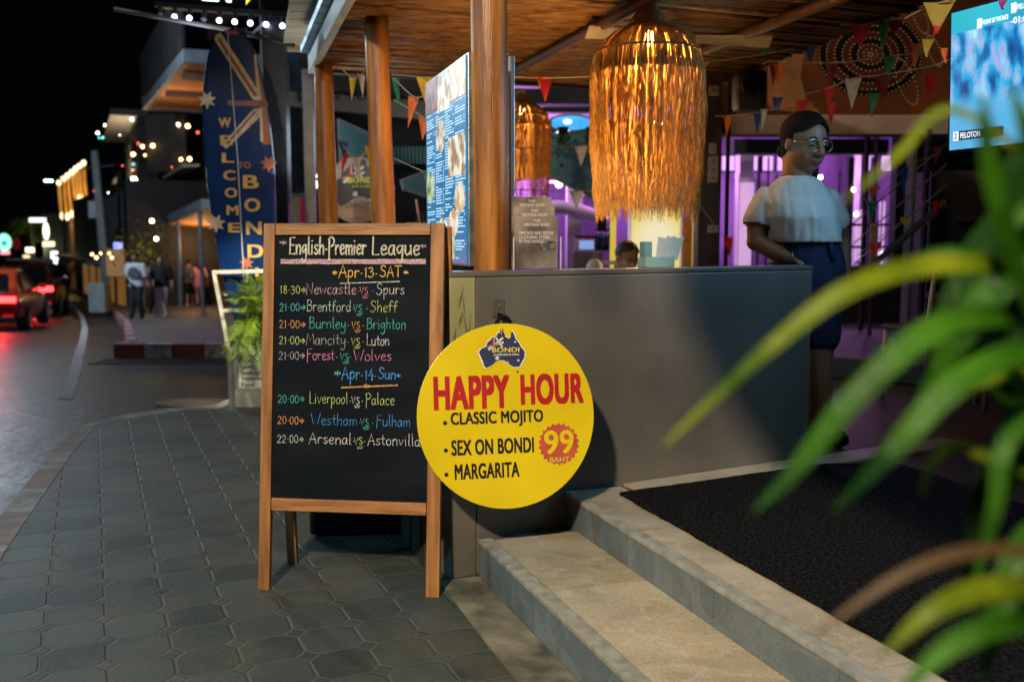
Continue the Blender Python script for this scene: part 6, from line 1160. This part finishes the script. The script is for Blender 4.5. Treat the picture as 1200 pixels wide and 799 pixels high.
wt = M('white_shirt', (.60, .62, .64), .85, .08, 6, .2); bks = M('black_cloth', (.012, .012, .013), .85, .2, 9, .2); dkt = M('dark_trousers', (.02, .022, .03), .85, .2, 9, .2); ctr_ = M('cream_trousers', (.66, .62, .54), .85, .1, 9, .2); pk = M('pink_dress', (.50, .16, .22), .8, .1, 9, .2); stp = M('striped_shirt', (.10, .13, .16), .85, .8, 6, 0, stretch=(.1, .1, 5), col2=(.01, .012, .015), contrast=(.48, .52)); ws = M('white_shoes', (.6, .6, .6), .6, .1, 9, 0)
sk2 = skinm('tan', (.28, .14, .09)); sk3 = skinm('light', (.42, .23, .16))
Y1 = 26.2; g1 = Gs(159.5, Y1); g1.z += .07
fa = figure('person', 'man in white T-shirt with dark round print walking toward the camera', tuple(g1), R(-4), 1.72, sk2, wt, dkt, stride=.10, carry=-1, vox=.018)
MB().prism(circ(0, 0, .155, 28), 0, .006).build('round_print', M('print_grey', (.07, .10, .12), .8, .5, 14, 0), fa).matrix_local = Matrix.Translation((.01, -.142, 1.20)) @ Matrix.Rotation(R(88), 4, 'X')
g2 = Gs(189, 26.8); g2.z += .07; figure('person', 'walker in black T-shirt and cream trousers beside the man in white', tuple(g2), R(6), 1.66, sk3, bks, ctr_, stride=.08, shoe=ws)
g3 = Gs(222, 34.6); g3.z += .07; figure('person', 'man in dark striped shirt standing at the shop shelter', tuple(g3), R(170), 1.62, sk2, stp, bks, stride=.02, shoe=ws, short=True)
g4 = Gs(234, 34.6); g4.z += .07; figure('person', 'woman in a pink dress standing at the shop shelter', tuple(g4), R(195), 1.60, sk3, pk, None, stride=.02, dress=True, long_hair=True, arms=((.02, 0), (.02, 0)))
g6 = Gs(180, 29.5); g6.z += .07; figure('person', 'walker half hidden behind the pair in white and black shirts', tuple(g6), R(10), 1.62, sk3, M('grey_shirt', (.3, .3, .32), .8, .1, 9, 0), dkt, stride=.06)
protos = []
for i, (px, Y, sm, ht) in enumerate(((57, 58, bks, 1.66), (63, 60, dkt, 1.72), (103, 50, bks, 1.70), (80, 59, M('peach_shirt', (.40, .20, .14), .8, .1, 9, 0), 1.62))):
    g_ = Gs(px, Y); g_.z += .07; protos.append(figure('person', ('far pedestrian in black nearest the bright doorway', 'far pedestrian in dark clothes right of the bright doorway', 'dark clothed pedestrian standing just left of the utility pole', 'far pedestrian in a peach shirt under the golden tube tower')[i], tuple(g_), R(i * 70), ht, sk2, sm, dkt, stride=.06, group='distant pedestrians', vox=.03))
for i, (px, Y, src) in enumerate(((49, 62, 1), (53, 64, 0), (70, 62, 0), (74, 57, 1), (93, 60, 2), (109, 48, 2), (114, 47, 0), (45, 66, 3), (86, 66, 1))):
    c = copy_tree(protos[src]); g_ = Gs(px, Y); g_.z += .07; c.location = g_; c.rotation_euler = (0, 0, R(i * 55)); tag(c, 'blurred pedestrian in the far dark crowd along the pavement' , 'person', 'distant pedestrians')
# --- seated man behind the counter
MY = 7.55; sb_ = P(738, 372, MY); sb_.z = ZL; mn = thing('person', 'man with short hair in white shirt bending his head behind the counter', 'person', tuple(sb_)); mp_ = lambda x, y, dy=0: P(x, y, MY + dy) - sb_
k = .245; fh = V((.42, -.78, -.42)).normalized(); b = MB(); pt, hm = head_geo(b, mp_(735, 302), fh, (.05, 0, 1), k)
limb(b, [pt(0, -.15, -.22), mp_(728, 318, .10), mp_(727, 326, .12)], [.062, .064, .07])
oloft(b, [(mp_(727, 322, .12), .10, .07), (mp_(727, 332, .13), .19, .10), (mp_(728, 365, .18), .17, .11), (V((-.05, .26, .50)), .17, .12), (V((-.05, .27, .42)), .17, .12)], (.2, -1, 0))
for x in (-.16, .06): limb(b, [V((x, .24, .46)), V((x, -.16, .47)), V((x, -.14, .08))], [.085, .062, .042]); limb(b, [V((x, -.14, .05)), V((x, -.26, .035))], [.04, .032])
for s, x in ((-1, -.26), (1, .16)): limb(b, [V((x, .15, .80)), V((x + s * .03, .02, .60)), V((x - s * .08, -.18, .56))], [.05, .042, .028]); hand(b, V((x - s * .08, -.18, .56)), (-s * .3, -1, -.1), (0, 0, -1), .95, .35, 1)
remesh(b.build('body', skinm('fair', (.45, .23, .14)), mn), .009, 2); face_bits(mn, pt, hm, k); hair_geo(mn, pt, hm, k, M('brown_hair', (.045, .025, .015), .5, .4, 30, .4), -.22, .26)
b = MB(); oloft(b, [(mp_(727, 319, .115), .085, .08), (mp_(727, 325, .12), .15, .095), (mp_(727, 333, .13), .205, .115), (mp_(728, 365, .17), .19, .125), (V((-.05, .25, .46)), .19, .135)], (.2, -1, 0))
for s, x in ((-1, -.26), (1, .16)): limb(b, [V((x, .15, .80)), V((x + s * .02, .06, .68))], [.068, .064])
remesh(b.build('shirt', wt, mn), .012, 2); b = MB(); oloft(b, [(V((-.05, .25, .50)), .185, .14), (V((-.05, .25, .40)), .185, .14)], (.2, -1, 0))
for x in (-.16, .06): limb(b, [V((x, .22, .46)), V((x, -.15, .47)), V((x, -.14, .15))], [.095, .072, .055])
remesh(b.build('trousers', dkt, mn), .012, 1)
metal_chair('metal_chair', 'metal chair under the man behind the counter', (sb_.x - .05, sb_.y + .26, ZL - .05), R(0))
# ------------------------------------------------------------------ bunting
PC = dict(red=(.55, .03, .025), orange=(.62, .14, .02), yellow=(.62, .42, .02), green=(.02, .18, .08), blue=(.015, .05, .25), white=(.52, .52, .50), pink=(.55, .03, .11), dark=(.16, .015, .02), gold=(.38, .28, .03))
def pm(c): return M('pennant_' + c, PC[c], .55, .15, 14, .2, trans=.3)
def bunting(label, cord, pens, Y0, Y1=None):
    Y1 = Y1 or Y0; xs = [c[0] for c in cord]; yy = lambda x: Y0 + (Y1 - Y0) * (x - xs[0]) / (xs[-1] - xs[0] or 1)
    pts = [P(x, y, yy(x)) for x, y in cord]; o = thing('bunting', label, 'bunting', tuple(pts[0]), 0, 'strings of coloured pennants'); o0 = pts[0]
    MB().tube([p - o0 for p in crom(pts, 5)], .0035, 5).build('cord', M('bunting_cord', (.32, .28, .22), .8, .2, 30, 0), o)
    for x, y, w_, h_, c, dx in pens: # a slightly curled triangle of cloth
        Y = yy(x); kx = Y / F; p = P(x, y, Y) - o0; b = MB(); yaw = random.uniform(-.5, .5) if w_ > 8 else 1.2; wd = w_ * kx / max(.35, math.cos(yaw)) / 2; e = V((math.cos(yaw), math.sin(yaw), 0)); rows_ = 5; prev = None
        for r in range(rows_ + 1):
            t = r / rows_; cc = p + V((dx * kx * t, .012 * math.sin(t * 3 + x), -h_ * kx * t)); ww = wd * (1 - t) + .001; ring = [b.b.verts.new(cc + e * ww * a + V((0, .010 * math.cos(a * 3 + t * 2), 0))) for a in (-1, -.33, .33, 1)]
            if prev:
                for j in range(3): b.face([prev[j], prev[j + 1], ring[j + 1], ring[j]])
            prev = ring
        b.build('pennant', pm(c), o, smooth=True)
bunting('short pennant string between the two farther log posts with yellow and white flags', [(400, 80), (412, 91), (424, 88), (434, 70)], [(414, 91, 9, 26, 'yellow', -3), (424, 88, 6, 26, 'white', 1), (433, 84, 9, 28, 'pink', 3)], 6.6)
bunting('pennant string left of the menu board with yellow and orange flags', [(459, 88), (475, 89), (498, 91), (520, 90)], [(498, 91, 19, 28, 'yellow', 0), (464, 92, 9, 34, 'green', 3)], 5.4, 5.0)
bunting('sloping pennant string of orange flags hanging near the menu board corner', [(461, 92), (484, 113), (496, 113), (506, 108)], [(485, 113, 12, 36, 'orange', -7), (499, 136, 1, 1, 'orange', 0)], 5.3, 5.0)
bunting('lower sloping cord with one broad orange flag beside the menu board', [(462, 118), (484, 130), (497, 138), (510, 142)], [(498, 137, 15, 27, 'orange', -3)], 5.35, 5.0)
bunting('pennant string with blue red and white flags low behind the farther log posts', [(396, 160), (403, 172), (418, 186), (436, 172)], [(402, 166, 8, 26, 'blue', 3), (405, 180, 9, 26, 'red', -5), (420, 185, 6, 32, 'white', -2), (433, 172, 8, 26, 'yellow', 0)], 6.9)
bunting('thin cord with a green flag running down to the menu board', [(462, 186), (480, 194), (500, 203)], [(501, 202, 7, 34, 'green', 0)], 5.5, 5.1)
bunting('nearly level cord with one bright red flag right of the thick post', [(600, 90), (640, 91.5), (700, 89), (745, 80)], [(638, 91, 20, 27, 'red', 1)], 5.5)
bunting('cord with a pale flag in front of the teal sail', [(598, 174), (682, 171), (720, 165)], [(681, 171, 16, 24, 'white', 0)], 7.6)
bunting('cord with white and red flags drooping across the purple hall', [(600, 222), (680, 224), (724, 219), (760, 205)], [(676, 224, 17, 22, 'white', -1), (724, 219, 14, 24, 'red', 2)], 7.5, 7.2)
bunting('drooping cord down the dark column with green and red flags', [(808, 220), (816, 234), (833, 258), (850, 281), (858, 290)], [(817, 233, 11, 18, 'green', 1), (853, 278, 12, 24, 'red', 3)], 7.9)
bunting('upper cord with orange flag near the bamboo ceiling of the right side', [(828, 73), (838, 72), (880, 66), (930, 58)], [(827, 73, 9, 7, 'orange', 0), (896, 58, 16, 8, 'green', 0)], 6.4)
bunting('pennant string above the woman with orange blue and yellow flags', [(838, 136), (852, 136), (889, 132), (930, 124), (975, 118)], [(852, 136, 11, 25, 'orange', 0), (888, 132, 9, 26, 'blue', -1), (895, 128, 9, 24, 'white', -2), (911, 114, 13, 22, 'blue', 0), (931, 125, 8, 12, 'yellow', 0), (940, 118, 15, 18, 'red', -3), (975, 120, 13, 26, 'red', -1)], 6.5, 6.2)
bunting('pennant string crossing the dotted mural with red white and green flags', [(893, 76), (907, 72), (972, 74), (1040, 67), (1082, 60)], [(907, 73, 12, 28, 'dark', -1), (913, 75, 15, 28, 'orange', 0), (950, 54, 12, 20, 'blue', 0), (975, 74, 14, 28, 'dark', -1), (1042, 67, 19, 22, 'green', 1), (1074, 52, 12, 28, 'orange', 0)], 6.5, 6.1)
bunting('upper pennant string of pink and dark green flags over the mural', [(985, 30), (1008, 30), (1037, 24), (1075, 20), (1110, 8)], [(1008, 30, 31, 26, 'pink', 0), (1037, 22, 15, 40, 'green', -2), (1050, 24, 14, 26, 'dark', -5)], 6.1, 5.6)
bunting('lower pennant string of white red and green flags across the mural', [(940, 112), (975, 102), (1000, 92), (1034, 88), (1090, 78), (1112, 70)], [(970, 103, 18, 22, 'red', 0), (1000, 92, 18, 34, 'white', -1), (1034, 90, 22, 25, 'dark', 0), (1024, 109, 15, 28, 'green', -1), (1091, 89, 20, 28, 'red', -3)], 6.2, 5.6)
bunting('string with the largest yellow pennant hanging beside the television', [(1060, 22), (1084, 10), (1113, 0), (1130, -6)], [(1099, 3, 32, 34, 'gold', 2), (1097, 30, 12, 12, 'red', -2), (1087, 46, 14, 20, 'gold', 0), (1107, 56, 9, 18, 'orange', 1)], 4.9, 4.6)
bunting('single pink pennant hanging over the television top edge', [(1168, -6), (1174, -4), (1195, -8)], [(1175, -3, 17, 14, 'pink', 1)], 4.1)
bunting('sagging pennant string in front of the right hand stairs', [(1012, 232), (1024, 240), (1060, 198), (1096, 182)], [(1023, 218, 16, 14, 'orange', 0), (1022, 236, 12, 22, 'green', 0), (1058, 196, 13, 32, 'blue', 1), (1097, 172, 12, 20, 'dark', 0)], 7.2)
bunting('lower sagging pennant string with red and yellow flags beside the woman', [(1004, 300), (1024, 284), (1064, 254), (1098, 235)], [(1026, 284, 14, 18, 'red', -2), (1062, 255, 13, 10, 'yellow', 0), (1097, 236, 13, 16, 'red', 0)], 7.0)
# ------------------------------------------------------------------ foreground plant
fpl = thing('potted_dracaena', 'out of focus green strap leaved plant close to the camera on the right', 'plant', (.76, .80, -.02))
fi = V((.76, .80, -.02)); leafm = M('strap_leaf', (.060, .205, .007), .45, .35, 12, .3, col2=(.006, .040, .002), trans=.35, spec=.25); leafy = M('strap_leaf_yellow', (.40, .46, .016), .42, .3, 9, .3, col2=(.016, .085, .003), trans=.5, spec=.25); leafb = M('strap_leaf_brown', (.055, .026, .009), .6, .3, 7, .1, col2=(.10, .06, .02), trans=.2)  # yellow patches in the second leaf material are painted highlights
def leaf(pts, wpx, m=leafm, tilt=.3):
    p3 = crom([P(x, y, Y * .82) for x, y, Y in pts], 7); n = len(p3); b = MB(); prev = None
    for i, p in enumerate(p3):
        t = i / (n - 1); T = (p3[min(i + 1, n - 1)] - p3[max(i - 1, 0)]).normalized(); nv = V((-.12, -.72, .68)); s = T.cross(nv).normalized(); up = s.cross(T).normalized(); wd = wpx * .46 / F * p.y * .5 * (min(1, t * 4 + .35)) * (1 - max(0, (t - .35) / .65) ** 2.2) + .0008
        r = [b.b.verts.new(p - fi + s * wd * a + up * wd * abs(a) * tilt) for a in (-1, -.5, 0, .5, 1)]
        if prev:
            for j in range(4): b.face([prev[j], prev[j + 1], r[j + 1], r[j]])
        prev = r
    o = b.build('leaf', m, fpl, smooth=True); sd = o.modifiers.new('so', 'SOLIDIFY'); sd.thickness = .0008
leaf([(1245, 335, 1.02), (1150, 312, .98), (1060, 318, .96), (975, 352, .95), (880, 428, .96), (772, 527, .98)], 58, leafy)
leaf([(1255, 385, 1.0), (1165, 372, .96), (1085, 392, .94), (1000, 468, .93), (930, 555, .94), (880, 602, .95)], 70)
leaf([(1250, 405, .98), (1180, 420, .94), (1110, 460, .92), (1040, 535, .92), (975, 600, .94)], 72)
leaf([(1250, 360, 1.04), (1190, 330, 1.04), (1110, 300, 1.06), (1010, 330, 1.1)], 60)
leaf([(1250, 250, 1.0), (1190, 175, .98), (1110, 130, .98), (1050, 185, 1.0), (985, 238, 1.02)], 26, leafy)
leaf([(1228, 420, .96), (1190, 310, .92), (1160, 200, .90), (1152, 110, .90)], 62)
leaf([(1240, 430, 1.0), (1225, 280, .96), (1205, 170, .94), (1185, 100, .94)], 60)
leaf([(1245, 560, 1.0), (1180, 548, .98), (1125, 522, .98), (1095, 538, .98), (1080, 580, .99)], 26, leafy); leaf([(1240, 470, .98), (1180, 520, .95), (1165, 600, .94), (1140, 690, .94)], 40)
leaf([(1255, 650, .92), (1150, 645, .88), (1060, 672, .86), (955, 742, .86)], 32, leafb); leaf([(1255, 690, .90), (1170, 690, .85), (1100, 712, .83), (1030, 770, .83)], 62, leafy); leaf([(1260, 740, .88), (1190, 730, .82), (1110, 760, .80), (1040, 830, .80)], 60)
leaf([(1260, 300, 1.1), (1180, 330, 1.12), (1120, 400, 1.14), (1085, 470, 1.16)], 90); leaf([(1260, 470, 1.05), (1180, 440, 1.06), (1100, 470, 1.1), (1050, 520, 1.14)], 50, leafy); leaf([(1260, 600, 1.0), (1200, 640, .96), (1170, 720, .94), (1150, 800, .93)], 70); leaf([(1270, 380, 1.0), (1235, 300, .96), (1215, 240, .95), (1170, 290, .94)], 60)
leaf([(1250, 500, 1.15), (1190, 470, 1.18), (1140, 380, 1.2), (1120, 300, 1.22)], 80)
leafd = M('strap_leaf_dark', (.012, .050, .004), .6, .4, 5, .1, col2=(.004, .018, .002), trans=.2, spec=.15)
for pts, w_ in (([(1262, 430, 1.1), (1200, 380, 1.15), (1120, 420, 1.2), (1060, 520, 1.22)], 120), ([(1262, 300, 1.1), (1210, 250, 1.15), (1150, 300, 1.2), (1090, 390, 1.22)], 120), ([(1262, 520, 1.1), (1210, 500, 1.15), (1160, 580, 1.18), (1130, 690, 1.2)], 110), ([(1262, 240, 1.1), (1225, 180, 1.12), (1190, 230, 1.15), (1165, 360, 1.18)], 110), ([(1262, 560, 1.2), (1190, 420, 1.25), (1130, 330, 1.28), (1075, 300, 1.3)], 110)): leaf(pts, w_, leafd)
cb_ = P(1250, 440, .82) - fi
MB().tube([V((0, 0, .25)), V((cb_.x * .5, 0, .5)), cb_, P(1255, 380, .82) - fi], [.022, .018, .016, .010], 10).build('stem', M('cane_stem', (.16, .12, .07), .7, .3, 12, .3), fpl, smooth=True)
for q in ((1258, 660, .76), (1255, 560, .82)): MB().tube([V((.02, 0, .28)), P(*q) - fi], [.012, .008], 8).build('stem', M('cane_stem', (.16, .12, .07)), fpl, smooth=True)
MB().lathe([(0, .02), (.12, .02), (.16, .28), (.17, .29), (.15, .30), (.14, .27), (0, .27)], 28).build('pot', M('terracotta', (.30, .12, .06), .8, .2, 8, .2), fpl, smooth=True)
# unseen sheets added between key lamp and counter, cut to shape its shade
def on_counter(px, py):
    d = cam_ray(px, py); o = V((0, 0, H)); t = (C0 - o).dot(CN) / d.dot(CN); return o + d * t
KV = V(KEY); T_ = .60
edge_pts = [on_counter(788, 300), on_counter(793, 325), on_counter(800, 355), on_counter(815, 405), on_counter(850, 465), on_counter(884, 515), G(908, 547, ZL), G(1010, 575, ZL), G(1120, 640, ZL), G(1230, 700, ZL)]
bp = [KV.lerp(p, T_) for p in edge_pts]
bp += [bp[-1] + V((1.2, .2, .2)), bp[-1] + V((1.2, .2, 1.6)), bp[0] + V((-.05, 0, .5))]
o0 = bp[0]; cv_ = thing('canvas_banner', 'dark canvas banner hung above the entrance steps', 'banner', tuple(o0))  # unseen sheet, added to shade the counter
MB().slab([p - o0 for p in bp], .006, (0, -1, 0)).build('canvas', M('dark_canvas', (.05, .05, .06), .8, .2, 9, .2), cv_)  # material made only for the added shade sheets
MB().tube([bp[-1] - o0 + V((-.1, 0, 0)), bp[-2] - o0 + V((.1, 0, 0))], .02, 8).build('top_pole', darkm, cv_, smooth=True)  # pole of the added sheet
fp2 = [KV.lerp(on_counter(x, y), T_) for x, y in ((686, 290), (690, 330), (695, 360), (698, 374), (706, 352), (716, 335), (712, 290))]  # second unseen sheet, added for the small wedge of shade
o1 = fp2[0]; fl_ = thing('hanging_pennant', 'small dark cloth pennant hung above the entrance steps', 'pennant', tuple(o1))  # unseen sheet, added for the small wedge of shade
MB().slab([p - o1 for p in fp2], .004, (0, -1, 0)).build('cloth', M('dark_canvas', (.05, .05, .06)), fl_); MB().tube([fp2[0] - o1, bp[0] + V((0, 0, .4)) - o1], .004, 6).build('cord', blackm, fl_)  # body and cord of the small added sheet
